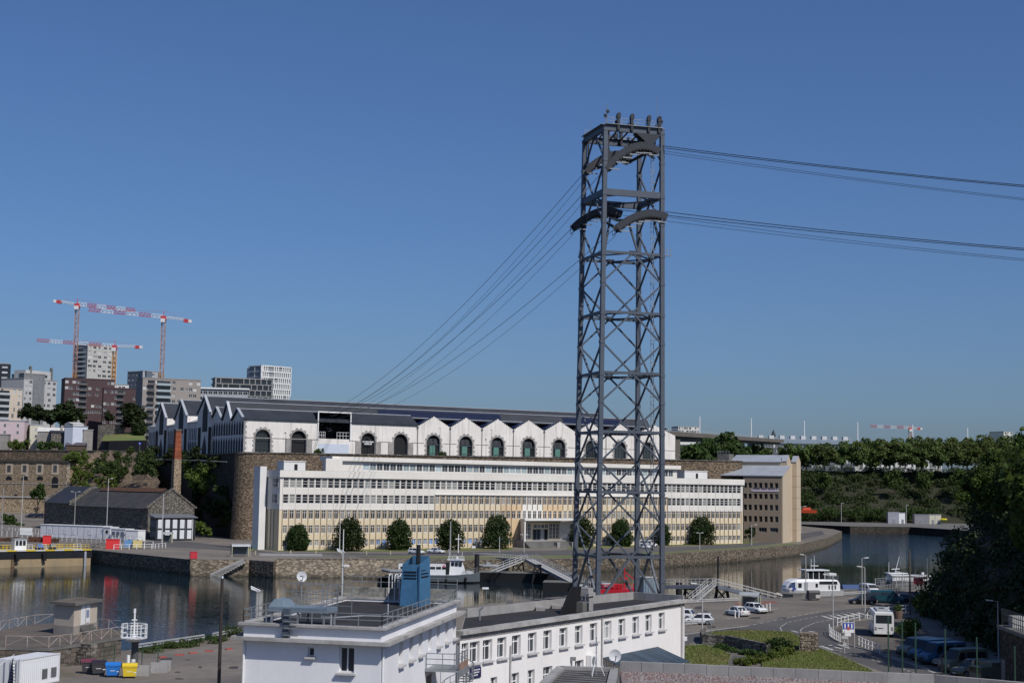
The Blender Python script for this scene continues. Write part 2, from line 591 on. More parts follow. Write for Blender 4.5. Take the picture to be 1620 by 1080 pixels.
BRICK=mat('red_brick',(0.30,0.085,0.04),0.9,0.25,0.5,5.0,streak=0.3)
RUST=mat('rust',(0.13,0.055,0.028),0.9,0.3,0.6,3.0,col2=(0.06,0.04,0.03))
G_DARK=glass('glass_dark',share=0.06)
G_OFF=glass('glass_office',(0.016,0.017,0.02),(0.30,0.30,0.285),0.27)
G_CAS=glass('glass_casement',(0.035,0.031,0.028),(0.36,0.34,0.31),0.24)
G_FAR=glass('glass_far',(0.02,0.022,0.026),(0.6,0.6,0.58),0.3)
G_BLUE=glass('glass_blue_film',(0.06,0.11,0.23),(0.30,0.36,0.48),0.4)
G_CAR=glass('glass_car',(0.012,0.014,0.016),(0.02,0.02,0.02),0.0,0.06)
BARKM=mat('bark',(0.07,0.055,0.042),0.9,0.3,1.5,6.0)
LEAF_PLANE=leafmat('leaves_plane',(0.064,0.098,0.024),(0.105,0.145,0.040),(0.078,0.098,0.030))
LEAF_DARK=leafmat('leaves_dark',(0.022,0.036,0.012),(0.04,0.058,0.018),(0.028,0.04,0.015),0.12)
LEAF_BRIGHT=leafmat('leaves_bright',(0.075,0.115,0.02),(0.13,0.17,0.035),(0.07,0.105,0.025))
LEAF_MID=leafmat('leaves_mid',(0.04,0.072,0.018),(0.066,0.1,0.026),(0.038,0.062,0.02))
LEAF_HEDGE=leafmat('leaves_hedge',(0.018,0.034,0.009),(0.034,0.056,0.014),(0.022,0.038,0.011),0.1)
# water
wm,wt,wb=new_mat('river_water')
wb.inputs['Base Color'].default_value=(0.007,0.017,0.024,1)
wb.inputs['Roughness'].default_value=0.045
wb.inputs['Specular IOR Level'].default_value=0.5
wb.inputs['IOR'].default_value=1.333
wg=wt.nodes.new('ShaderNodeNewGeometry')
wmap=wt.nodes.new('ShaderNodeMapping')
wmap.inputs['Scale'].default_value=(0.28,0.75,1)
wt.links.new(wg.outputs['Position'],wmap.inputs['Vector'])
wn1=nd(wt,'ShaderNodeTexNoise',Scale=1.4,Detail=3.0,Roughness=0.55)
wt.links.new(wmap.outputs[0],wn1.inputs['Vector'])
wn2=nd(wt,'ShaderNodeTexNoise',Scale=0.02,Detail=2.0)
wt.links.new(wg.outputs['Position'],wn2.inputs['Vector'])
wmul=wt.nodes.new('ShaderNodeMath')
wmul.operation='MULTIPLY'
wt.links.new(ramp(wt,wn2.outputs[0],0.35,0.65),wmul.inputs[0])
wmul.inputs[1].default_value=0.10
wsep=wt.nodes.new('ShaderNodeSeparateXYZ')
wt.links.new(wg.outputs['Position'],wsep.inputs[0])
wind=ramp(wt,wsep.outputs[1],400,620)
wind2=wt.nodes.new('ShaderNodeMath')
wnear=wt.nodes.new('ShaderNodeMath')
wnear.operation='MULTIPLY_ADD'
wnear.inputs[1].default_value=0.2
wt.links.new(ramp(wt,wsep.outputs[1],285,195),wnear.inputs[0])
wind2.operation='MULTIPLY_ADD'
wind2.inputs[1].default_value=0.95
wt.links.new(wind,wind2.inputs[0])
wadd=wt.nodes.new('ShaderNodeMath')
wadd.operation='ADD'
wadd.inputs[1].default_value=0.035
wt.links.new(wmul.outputs[0],wnear.inputs[2])
wt.links.new(wnear.outputs[0],wind2.inputs[2])
wt.links.new(wind2.outputs[0],wadd.inputs[0])
wbp=nd(wt,'ShaderNodeBump',Distance=0.25)
wt.links.new(wadd.outputs[0],wbp.inputs['Strength'])
wt.links.new(wn1.outputs[0],wbp.inputs['Height'])
wt.links.new(wbp.outputs[0],wb.inputs['Normal'])
WATER=wm
# ------------------------------------------------------------------ setting
RQ,LB,PL=3.4,1.7,27.5
def ring(pts):
 return [(p[0],p[1]) for p in pts]
struct('water',MB().quad((-900,40,0),(900,40,0),(900,1500,0),(-900,1500,0)),WATER)
# near bank (this side of the river)
NB_EDGE=[atz(1500,925,LB),atz(1350,941,LB),atz(1172,947,LB),atz(1084,947,LB),atz(1000,936,LB),atz(900,941,LB),atz(375,998,LB),atz(323,1010,LB),atz(218,1026,LB),atz(-120,1062,LB)]
nb=[(-90,30),(260,30),(260,420),(110,330)]+ring(NB_EDGE)
mb=MB().prism(nb,-3,LB,1,0)
struct('near_bank',mb,[ASPH_L,ST_QUAY])
# far quay
FQ_EDGE=[atz(-120,858,RQ),atz(144,869,RQ),atz(301,884.5,RQ),atz(394,885,RQ),atz(433,888,RQ),atz(440,883,RQ),atz(640,884,RQ),atz(760,885,RQ),atz(905,883,RQ),atz(1052,876,RQ),atz(1180,868.5,RQ),atz(1262,861,RQ),atz(1310,850,RQ),atz(1332,840,RQ),atz(1318,836.5,RQ),atz(1262,831,RQ)]
fq=ring(FQ_EDGE)+[(60,760),(-300,760),(-420,480)]
mb=MB().prism(fq,-3,RQ,1,0)
struct('far_quay',mb,[ASPH_L,ST_QUAY])
def wall_run(name,label,cat,pts,z0,z1,th,m,cope=None,ch=0.3,cw=0.25):
 """a wall along a polyline facing the right-hand side of its direction; z1 may be a list"""
 t=thing(name,label,cat,(pts[0][0],pts[0][1],0))
 o=Vector((pts[0][0],pts[0][1],0))
 zt=z1 if isinstance(z1,(list,tuple)) else [z1]*len(pts)
 zb=z0 if isinstance(z0,(list,tuple)) else [z0]*len(pts)
 for i in range(len(pts)-1):
  a,b=Vector((pts[i][0],pts[i][1],0))-o,Vector((pts[i+1][0],pts[i+1][1],0))-o
  d=(b-a).normalized()
  n=Vector((-d.y,d.x,0))*th
  k=MB()
  v=[a+Vector((0,0,zb[i])),b+Vector((0,0,zb[i+1])),b+n+Vector((0,0,zb[i+1])),a+n+Vector((0,0,zb[i])),a+Vector((0,0,zt[i])),b+Vector((0,0,zt[i+1])),b+n+Vector((0,0,zt[i+1])),a+n+Vector((0,0,zt[i]))]
  k.add(v,[(0,3,2,1),(4,5,6,7),(0,1,5,4),(1,2,6,5),(2,3,7,6),(3,0,4,7)])
  k.build('wall_length',m,t)
  if cope:
   k=MB()
   e=d*0.0
   p,q=a-n*(cw/th)+Vector((0,0,zt[i])),b-n*(cw/th)+Vector((0,0,zt[i+1]))
   v=[p,q,b+n*(1+cw/th)+Vector((0,0,zt[i+1])),a+n*(1+cw/th)+Vector((0,0,zt[i]))]
   v+=[x+Vector((0,0,ch)) for x in v]
   k.add(v,[(0,3,2,1),(4,5,6,7),(0,1,5,4),(1,2,6,5),(2,3,7,6),(3,0,4,7)])
   k.build('coping',cope,t)
 return t
 # plateau behind, and the land running to the skyline
pla=[(-77,443),(74,493),(96,560),(140,760),(170,1000),(400,2500),(1200,7000),(-4000,7000),(-2500,900),(-262,642),(-150,601)]
struct('plateau',MB().prism(pla,0,PL,0),SCRUB)
wall_run('rampart_wall','long brown rubble rampart wall behind the white office block','wall',[(-76.5,441),(75,491.5)],0,[28.3,28.9],2.0,ST_BROWN,ST_GREY,0.35)
wall_run('shaded_rampart_wall','tall shaded ivy-hung rampart wall beside the brick chimney','wall',[(-151,600),(-78,442)],0,[28.4,28.2],2.0,ST_DARK,ST_GREY,0.3)  # darker stone than the other ramparts, shade worked into the colour
wall_run('upper_rampart_wall','low stone wall along the plateau above the old barracks','wall',[(-300,655),(-151,600.5)],0,[31.2,31.2],2.0,ST_BROWN,ST_GREY,0.4)
bz=atz(390,853,RQ)
t=thing('round_bastion','rounded brown stone bastion at the corner of the rampart','bastion',(bz.x,bz.y+3,0))
MB().lathe([(5.3,2.0),(4.9,12),(4.6,24.5),(4.6,28.2)],28).build('bastion_wall',ST_BROWN,t,smooth=False)
MB().lathe([(4.85,28.2),(4.85,28.65),(4.2,28.65)],28).build('coping',ST_GREY,t)
# ramped road going up at the left, and banked green slope
struct('ramp_road',MB().quad((-300,440,RQ+.01),(-120,470,RQ+.01),(-140,590,9.0),(-300,590,9.0)),ASPH_L)
a,b_,c,d=at(108,790,560),at(255,790,470),at(240,716,575),at(108,713,612)
sl_=MB()
N1,N2=14,10
for i in range(N1+1):
 for j in range(N2+1):
  p=a.lerp(b_,i/N1).lerp(d.lerp(c,i/N1),j/N2)
  sl_.v.append((p.x+random.uniform(-1,1),p.y+random.uniform(-1.5,1.5),p.z+random.uniform(-.8,.8)))
for i in range(N1):
 for j in range(N2):
  k=i*(N2+1)+j
  sl_.f.append((k,k+N2+1,k+N2+2,k+1))
  sl_.m.append(0)
struct('rocky_slope',sl_,ST_BROWN)
# far shore on the right: low quay, wooded slope, terrace
fr=[atz(1262,829,RQ),atz(1345,832,RQ),atz(1440,833,RQ),atz(1520,838,RQ),atz(1640,845,RQ)]
fr=[(p.x,p.y) for p in fr]
fs=[(120,790)]+fr[1:]+[(700,760),(700,1050),(120,1050)]
struct('far_shore',MB().prism(fs,-3,RQ,1,0),[CONC_D,ST_DARK])
ter=[]
T0,T1=at(1180,742,860),at(1700,742,905)
hs=MB()
N1,N2=26,10
F0,F1=Vector((100,815,RQ)),Vector((460,835,RQ))
TT0,TT1=Vector((T0.x-40,T0.y,T0.z)),Vector((T1.x+60,T1.y,T1.z))
for i in range(N1+1):
 for j in range(N2+1):
  s=j/N2
  p=F0.lerp(F1,i/N1).lerp(TT0.lerp(TT1,i/N1),s)
  zz=RQ+(TT0.z-1.2-RQ)*(s ** 0.8)
  jit=0 if j in (0,N2) else 1
  hs.v.append((p.x,p.y+jit*random.uniform(-3,3),zz+jit*random.uniform(-1.5,1.5)))
for i in range(N1):
 for j in range(N2):
  k=i*(N2+1)+j
  hs.f.append((k,k+N2+1,k+N2+2,k+1))
  hs.m.append(0)
struct('far_hillside',hs,SCRUB)
TZ=T0.z
struct('far_terrace',MB().prism([(TT0.x,TT0.y),(TT1.x,TT1.y),(1500,1000),(3000,6000),(250,6000),(130,1050)],0,TZ-1.0,0),GRASS)
# wooded cliff on the right of the near bank
CL_F=[atz(1432,962,LB),atz(1462,985,LB),atz(1500,1012,LB),atz(1560,1040,LB),atz(1640,1072,LB)]
cl=MB()
cols=[]
edge=[Vector((150,420,LB)),Vector((92,300,LB))]+CL_F+[Vector((58,110,LB))]
def smooth_edge(e,n):
 out=[]
 for i in range(len(e)-1):
  for j in range(n):
   out.append(e[i].lerp(e[i+1],j/n))
 return out+[e[-1]]
edge=smooth_edge([p+Vector((3.6,1,0)) for p in edge],4)
N2=12
for i,p in enumerate(edge):
 for j in range(N2+1):
  s=j/N2
  jit=0.0 if j==0 else 1.3
  back=24*s ** 1.25+26*max(0,s-0.55)
  zz=LB-0.2+19*(1-(1-min(1,s/0.75)) ** 1.5)
  cl.v.append((p.x+back*0.92+random.uniform(-jit,jit),p.y+back*0.35+random.uniform(-jit,jit),zz+random.uniform(-jit,jit)*.8))
for i in range(len(edge)-1):
 for j in range(N2):
  k=i*(N2+1)+j
  cl.f.append((k,k+1,k+N2+2,k+N2+1))
  cl.m.append(0)
struct('wooded_cliff',cl,SCRUB)
# ------------------------------------------------------------------ long white and cream office block on the far quay
OF=Fac(atz(440,870.5,RQ),atz(1175,859.5,RQ),RQ)
OL,OH,OD=OF.L,19.6,9.6
off=thing('office_building','long five-storey white and cream office block behind the round trees','building',OF.p0,OF.rz)
NW=88
PITCHW=(OL-1.6)/NW
X0W=0.8
uA,uB=OF.u(690,790),OF.u(1053,790)
kA,kB=round((uA-X0W)/PITCHW),round((uB-X0W)/PITCHW)
uE0,uE1=OF.u(812,845),OF.u(896,845)
white0,white1=X0W+PITCHW*round((OF.u(828,800)-X0W)/PITCHW),X0W+PITCHW*round((OF.u(862,800)-X0W)/PITCHW)
or0,or1=X0W+PITCHW*round((OF.u(794,800)-X0W)/PITCHW),X0W+PITCHW*round((OF.u(893,800)-X0W)/PITCHW)
bx=[X0W+PITCHW*kA,X0W+PITCHW*kB,white0,white1,or0,or1]
def offm(x,z):
 if z>13.95: return 0
 if z>10.15:
  if x<bx[0] or x>bx[1]: return 0
  if white0<x<white1: return 0
  return 2 if or0<x<or1 else 1
 if white0<x<white1 and z>6.5: return 0
 if or0<x<or1: return 2
 return 1 if z>2.7 else (1 if x<OL*.35 else 1)
rows={}
def wx(k,wd): return (X0W+PITCHW*k+(PITCHW-wd)/2,X0W+PITCHW*k+(PITCHW+wd)/2)
WR,WC=PITCHW-0.30,PITCHW-0.55
rows[(15.35,17.75)]=[wx(k,WR) for k in range(NW)]
r2a,r2b=[],[]
rows[(11.5,13.7)]=[wx(k,WR if (k<kA or k >= kB) else WC) for k in range(NW)]
rows[(7.7,9.8)]=[wx(k,WC) for k in range(NW)]
pk0,pk1=math.floor((uE0-X0W)/PITCHW),math.ceil((uE1-X0W)/PITCHW)
low=[k for k in range(NW) if k<pk0 or k >= pk1]
rows[(4.15,6.1)]=[wx(k,WC) for k in low]
rows[(1.05,2.5)]=[wx(k,WC) for k in low]
wall=wall_rows(MB(),OL,OH-1.7,rows,0.28,offm,bx+[OL*.35],rm=0)
# end walls, back and roof deck
wall.quad((0,0,10.1),(0,OD,10.1),(0,OD,OH-1.7),(0,0,OH-1.7),0)
wall.quad((0,0,0),(0,OD,0),(0,OD,10.1),(0,0,10.1),1)
wall.quad((OL,0,0),(OL,0,OH-1.7),(OL,OD,OH-1.7),(OL,OD,0),1)
wall.quad((0,OD,0),(OL,OD,0),(OL,OD,OH-1.7),(0,OD,OH-1.7),0)
wall.build('wall',[WHITE_B,CREAM,ORANGE],off,recalc=False)
fas=MB().box(-0.35,OL+0.35,-0.45,OD,OH-1.7,OH)
fas.build('roof_fascia',WHITE_B,off)
MB().quad((-.2,-.25,OH+.02),(OL+.2,-.25,OH+.02),(OL+.2,OD,OH+.02),(-.2,OD,OH+.02)).build('roof_deck',CONC_D,off)
m_rib=win_mesh('ribbon_window',WR,2.4,FRAME,G_OFF,1,1,0.08,zs=[0.95,1.6])
m_rib2=win_mesh('ribbon_window',WR,2.2,FRAME,G_OFF,1,1,0.08,zs=[0.85,1.45])
m_cas2=win_mesh('casement_window',WC,2.2,FRAME,G_CAS,2,1,0.08,zs=[1.65])
m_cas3=win_mesh('casement_window',WC,2.1,FRAME,G_CAS,2,1,0.08,zs=[1.55])
m_cas4=win_mesh('casement_window',WC,1.95,FRAME,G_CAS,2,1,0.08,zs=[1.45])
m_cas5=win_mesh('casement_window',WC,1.45,FRAME,G_CAS,2,1,0.1)
m_cas5b=win_mesh('casement_window',WC,1.45,FRAME,G_BLUE,2,1,0.1)
for k in range(NW):
 inst('ribbon_window',m_rib,off,(wx(k,WR)[0],0.2,15.35))
 if k<kA or k >= kB:
  inst('ribbon_window',m_rib2,off,(wx(k,WR)[0],0.2,11.5))
 else:
  inst('casement_window',m_cas2,off,(wx(k,WC)[0],0.2,11.5))
 inst('casement_window',m_cas3,off,(wx(k,WC)[0],0.2,7.7))
 if k in low:
  inst('casement_window',m_cas4,off,(wx(k,WC)[0],0.2,4.15))
  xx=wx(k,WC)[0]
  inst('casement_window',m_cas5b if 14<k<40 else m_cas5,off,(xx,0.2,1.05))
  # fins between the lower windows, thicker columns above
rib=MB().box(-0.05,0.05,-0.22,-0.002,0.2,10.0).mesh('fin',[mat('fin_brown',(0.30,0.24,0.17),0.85,0.1)])
rib2=MB().box(-0.05,0.05,-0.22,-0.002,10.0,13.9).mesh('fin',[MATS['fin_brown']])
colm=MB().box(-0.07,0.07,-0.12,-0.002,10.1,OH-1.72).mesh('column',[WHITE_B])
for k in range(NW+1):
 x=X0W+PITCHW*k
 if not (uE0-.5<x<uE1+.5): inst('fin',rib,off,(x,0,0))
 if kA <= k <= kB: inst('fin',rib2,off,(x,0,0.06))
 elif k % 2==0: inst('column',colm,off,(x,0,0))
 # belt courses
MB().box(-.05,X0W+PITCHW*kA,-.1,-.003,10.0,10.12).build('belt_course',WHITE_B,off)
MB().box(X0W+PITCHW*kA,X0W+PITCHW*kB,-.3,-.003,13.96,14.14).build('belt_course',WHITE_B,off)
# shaded end: windows and vertical joints on the left end wall
mw=win_mesh('end_window',3.0,2.3,PLAIN_WHITE,G_DARK,4,1,0.1,zs=[1.1])
for z in (15.35,11.5):
 for y in (.8,):
  inst('end_window',mw,off,(-0.03,y+3.0,z),rz=-math.pi/2)
for i in range(4):
 MB().box(-0.12,-0.003,1.0+i*1.6,1.15+i*1.6,0.3,10.0).build('end_fin',MATS['fin_brown'],off)
 # tall end wall standing behind the left end
tw=MB()
pA,pB=OF.uv(408,866,6.4)[0],OF.uv(418,866,6.4)[0]
tw.box(pA,-0.4,6.4,9.7,0,OH+0.9)
tw.build('end_tower',WHITE_R,off)
# roof storey set back
u0,u1=OF.u(526,740,4),OF.u(1071,745,4)
PH=3.8
pr={(0.45,2.35): [(u0+9+i*2.05+0.12,u0+9+(i+1)*2.05-0.12) for i in range(int((u1-u0-10)/2.05))]}
pw=wall_rows(MB(),u1,2.7,pr,0.2,None,(),x0=u0)
pw.quad((u0,0,0),(u0,5,0),(u0,5,2.7),(u0,0,2.7))
pw.quad((u1,0,0),(u1,0,2.7),(u1,5,2.7),(u1,5,0))
pw.build('roof_storey_wall',WHITE_B,off,recalc=False,loc=(0,4,OH))
MB().box(u0-.6,u1+.8,-.9,5.5,2.7,PH).build('roof_storey_fascia',WHITE_B,off,loc=(0,4,OH))
mw=win_mesh('roof_storey_window',1.81,1.9,FRAME,glass('glass_pale',(0.03,0.035,0.04),(0.42,0.52,0.54),0.45),2,1,0.07)
for (a,b) in pr[(0.45,2.35)]:
 inst('roof_storey_window',mw,off,(a,4.13,OH+.45))
sx0=u0
MB().box(u0-3.2,u0+1.6,-2.2,-.95,0,3.2).build('stair_head',WHITE_B,off,loc=(0,4,OH))
for (p0_,p1_,y_,lab) in ((449,483,741,''),(1083,1119,752,'')):
 a,b=OF.u(p0_,y_,4),OF.u(p1_,y_,4)
 k=MB().box(a,b,4,7.5,OH,OH+2.2)
 k.box(a-.15,b+.15,3.85,7.65,OH+2.2,OH+2.4)
 k.build('roof_hut',WHITE_R,off)
 MB().box((a+b)/2-.1,(a+b)/2+.8,3.93,4.0,OH+.1,OH+1.6).build('roof_hut_door',BLACKM,off)
 # porch with splayed sides
po=thing('entrance_porch','white funnel-shaped entrance porch with splayed walls on the office block','porch',OF.w((uE0+uE1)/2,0),OF.rz)
hw=(uE1-uE0)/2
PD,PZ,PT=5.0,1.9,7.3
iw=hw*0.72
k=MB()
k.add([(-hw,-PD,0),(-hw+.45,-PD,0),(-iw,-0.3,0),(-iw-.45,-0.3,0),(-hw,-PD,PT),(-hw+.45,-PD,PT),(-iw,-0.3,PT-.5),(-iw-.45,-0.3,PT-.5)],[(0,1,5,4),(1,2,6,5),(2,3,7,6),(3,0,4,7),(4,5,6,7),(3,2,1,0)])
k.build('left_side_wall',WHITE_R,po)
k=MB()
k.add([(hw,-PD,0),(hw-.45,-PD,0),(iw,-0.3,0),(iw+.45,-0.3,0),(hw,-PD,PT),(hw-.45,-PD,PT),(iw,-0.3,PT-.5),(iw+.45,-0.3,PT-.5)],[(0,1,5,4),(1,2,6,5),(2,3,7,6),(3,0,4,7),(4,5,6,7),(3,2,1,0)])
k.build('right_side_wall',WHITE_R,po)
MB().add([(-hw-.1,-PD-.25,PT),(hw+.1,-PD-.25,PT),(iw+.6,-.25,PT-.35),(-iw-.6,-.25,PT-.35),(-hw-.1,-PD-.25,PT+.55),(hw+.1,-PD-.25,PT+.55),(iw+.6,-.25,PT+.4),(-iw-.6,-.25,PT+.4)],[(0,3,2,1),(4,5,6,7),(0,1,5,4),(1,2,6,5),(2,3,7,6),(3,0,4,7)]).build('roof_slab',WHITE_R,po)
MB().box(-hw+.5,hw-.5,-PD+.1,-.32,0,PZ).build('platform',CONC,po)
MB().box(-iw,iw,-.3,-.2,PZ,PT-.6).build('back_wall',CREAM,po)
dm=MB().box(-.62,.62,-.06,0,0,2.9,1)
for x in (-.62,.56): dm.box(x,x+.06,-.09,-.061,0,2.9)
dm=dm.mesh('glass_door',[STEEL,G_DARK])
for i in range(4): inst('glass_door',dm,po,(-2.2+i*1.32,-.31,PZ))
gw=win_mesh('tall_window',1.0,4.2,FRAME,G_DARK,2,4,.08)
for x in (-6.2,-4.9,3.1,4.4,5.7): inst('tall_window',gw,po,(x*iw/7.2,-.31,PZ+.3))
gw=win_mesh('fanlight',1.1,1.0,FRAME,G_DARK,2,1,.08)
for i in range(4): inst('fanlight',gw,po,(-2.55+i*1.3,-.31,PZ+3.2))
for i in range(8):
 MB().box(-hw,hw,-PD-2.6+i*.32,-PD+.08,i*PZ/9,(i+1)*PZ/9).build('step',CONC_D,po)
for x in (-.1,hw*.55): MB().box(x,x+1.0,-PD-2.8,-PD-1.4,0,1.5).build('step_block',CONC,po)
MB().bar((hw-1.5,-PD+.3,PZ+.9),(iw+.05,-.4,PZ+2.6),.06).build('handrail',STEEL,po)
# ------------------------------------------------------------------ beige block at the end of the quay
BF=Fac(at(1176,853,486),at(1237,853,480.5),RQ)
bl=thing('beige_block','tall beige concrete block with square dark windows and grey sloping roofs','building',BF.p0,BF.rz)
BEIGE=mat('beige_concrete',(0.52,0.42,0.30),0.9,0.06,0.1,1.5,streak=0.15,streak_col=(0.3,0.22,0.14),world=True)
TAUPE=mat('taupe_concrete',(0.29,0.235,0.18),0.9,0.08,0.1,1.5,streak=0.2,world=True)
sB=lambda px,py: BF.uv(px,py)
BL=BF.L
HB=sB(1205,753)[1]
rows={}
zs=[(755.5+8.5,763-0),]
yy=[(763.2,771.2),(780.5,788.5),(798.0,806.5),(816.0,825.0)]
cx=[1179,1186.6,1195.2,1203.3,1211.7,1220.2,1228.6]
for (a,b) in yy:
 z1_,z0_=sB(1205,a)[1],sB(1205,b)[1]
 rows[(z0_,z1_)]=[(max(.05,BF.u(x-2.6,790)),BF.u(x+2.6,790)) for x in cx]
zc0,zc1=sB(1205,841)[1],sB(1205,834)[1]
rows[(zc0,zc1)]=[(BF.u(1184,840),BF.u(1195,840)),(BF.u(1200,840),BF.u(1213,840)),(BF.u(1218,840),BF.u(1231,840))]
k=wall_rows(MB(),BL,HB,rows,0.5)
BDp=26.0
k.quad((0,0,0),(0,BDp,0),(0,BDp,HB),(0,0,HB))
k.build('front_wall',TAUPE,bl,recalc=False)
for (z0_,z1_),lst in rows.items():
 if z0_==zc0:
  for (a,b) in lst: inst('ground_bay',win_mesh('ground_bay',b-a,z1_-z0_,STEEL,G_DARK,3,1,.12),bl,(a,.4,z0_))
  continue
 me=win_mesh('window',lst[2][1]-lst[2][0],z1_-z0_,mat('frame_brown',(0.06,0.045,0.035),.6),G_DARK,1,2,.1)
 for (a,b) in lst: inst('window',me,bl,(a,.4,z0_))
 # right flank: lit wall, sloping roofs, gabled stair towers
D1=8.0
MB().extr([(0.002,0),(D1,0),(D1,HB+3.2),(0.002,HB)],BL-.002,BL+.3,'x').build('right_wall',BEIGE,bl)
def slab(pts,th): return MB().add([(p[0],p[1],p[2]) for p in pts]+[(p[0],p[1],p[2]+th) for p in pts],[(0,3,2,1),(4,5,6,7),(0,1,5,4),(1,2,6,5),(2,3,7,6),(3,0,4,7)])
slab([(-8,-.3,HB+.05),(BL+.5,-.3,HB+.05),(BL+.5,D1,HB+3.35),(-8,D1,HB+3.35)],.25).build('lower_roof',ZINC,bl)
HT=HB+5.6
MB().box(-6.5,BL-2.4,D1,D1+12,0,HT-.9).build('upper_wall',BEIGE,bl)
slab([(-6.8,D1-.4,HT-1.0),(BL-2.3,D1-.4,HT-1.0),(BL-2.3,D1+6,HT+1.2),(-6.8,D1+6,HT+1.2)],.25).build('upper_roof',ZINC,bl)
def tower(x0,x1,y0,y1,h,rise):
 MB().extr([(y0,0),(y1,0),(y1,h-.4),((y0+y1)/2,h+rise),(y0,h-.4)],x0,x1,'x').build('stair_tower',BEIGE,bl)
 for i in range(6): MB().box(x0-.03,x1+.03,y0-.03,y1+.03,3.6+i*3.5,3.66+i*3.5).build('floor_joint',TAUPE,bl)
 MB().add([(x0-.1,y0-.2,h-.35),(x1+.1,y0-.2,h-.35),(x1+.1,(y0+y1)/2,h+rise+.12),(x0-.1,(y0+y1)/2,h+rise+.12),(x0-.1,y1+.2,h-.35),(x1+.1,y1+.2,h-.35)],[(0,1,2,3),(3,2,5,4)]).build('tower_roof',ZINC,bl)
tower(BL-2.3,BL-.6,D1+.1,D1+4.5,HT-.3,1.6)
MB().box(BL-2.3,BL-1.0,D1+4.5,D1+7.5,0,HT-1.2).build('link_wall',BEIGE,bl)
tower(BL-1.2,BL+.5,D1+7.5,D1+12.5,HT-.4,1.6)
MB().box(-11.0,-7,D1-1,D1+4,0,HT+1.6).build('roof_tank',CONC_D,bl)
MB().rail([(-11,D1-1,HT+1.6),(-7,D1-1,HT+1.6)],1.0,.05,step=1).build('roof_rail',STEEL,bl)
a,b=BF.uv(1188,773),BF.uv(1232,777.5)
bn=MB().box(a[0],b[0],-.12,-.05,b[1],a[1])
bn.build('banner',mat('banner',(0.62,0.55,0.62),.8,.05),bl)
fx=a[0]+.9
for i in range(24):
 wdt=random.uniform(.12,.3)
 if i % 7==6: fx+=.35; continue
 MB().box(fx,fx+wdt,-.135,-.121,b[1]+.55,b[1]+.55+random.uniform(.5,.8)).build('banner_letter',mat('ink',(0.08,0.06,0.14),.8),bl)
 fx+=wdt+.14
 if fx>b[0]-.6: break
MB().box(a[0]+.15,a[0]+.65,-.135,-.121,b[1]+.3,a[1]-.3).build('banner_emblem',MATS['ink'],bl)
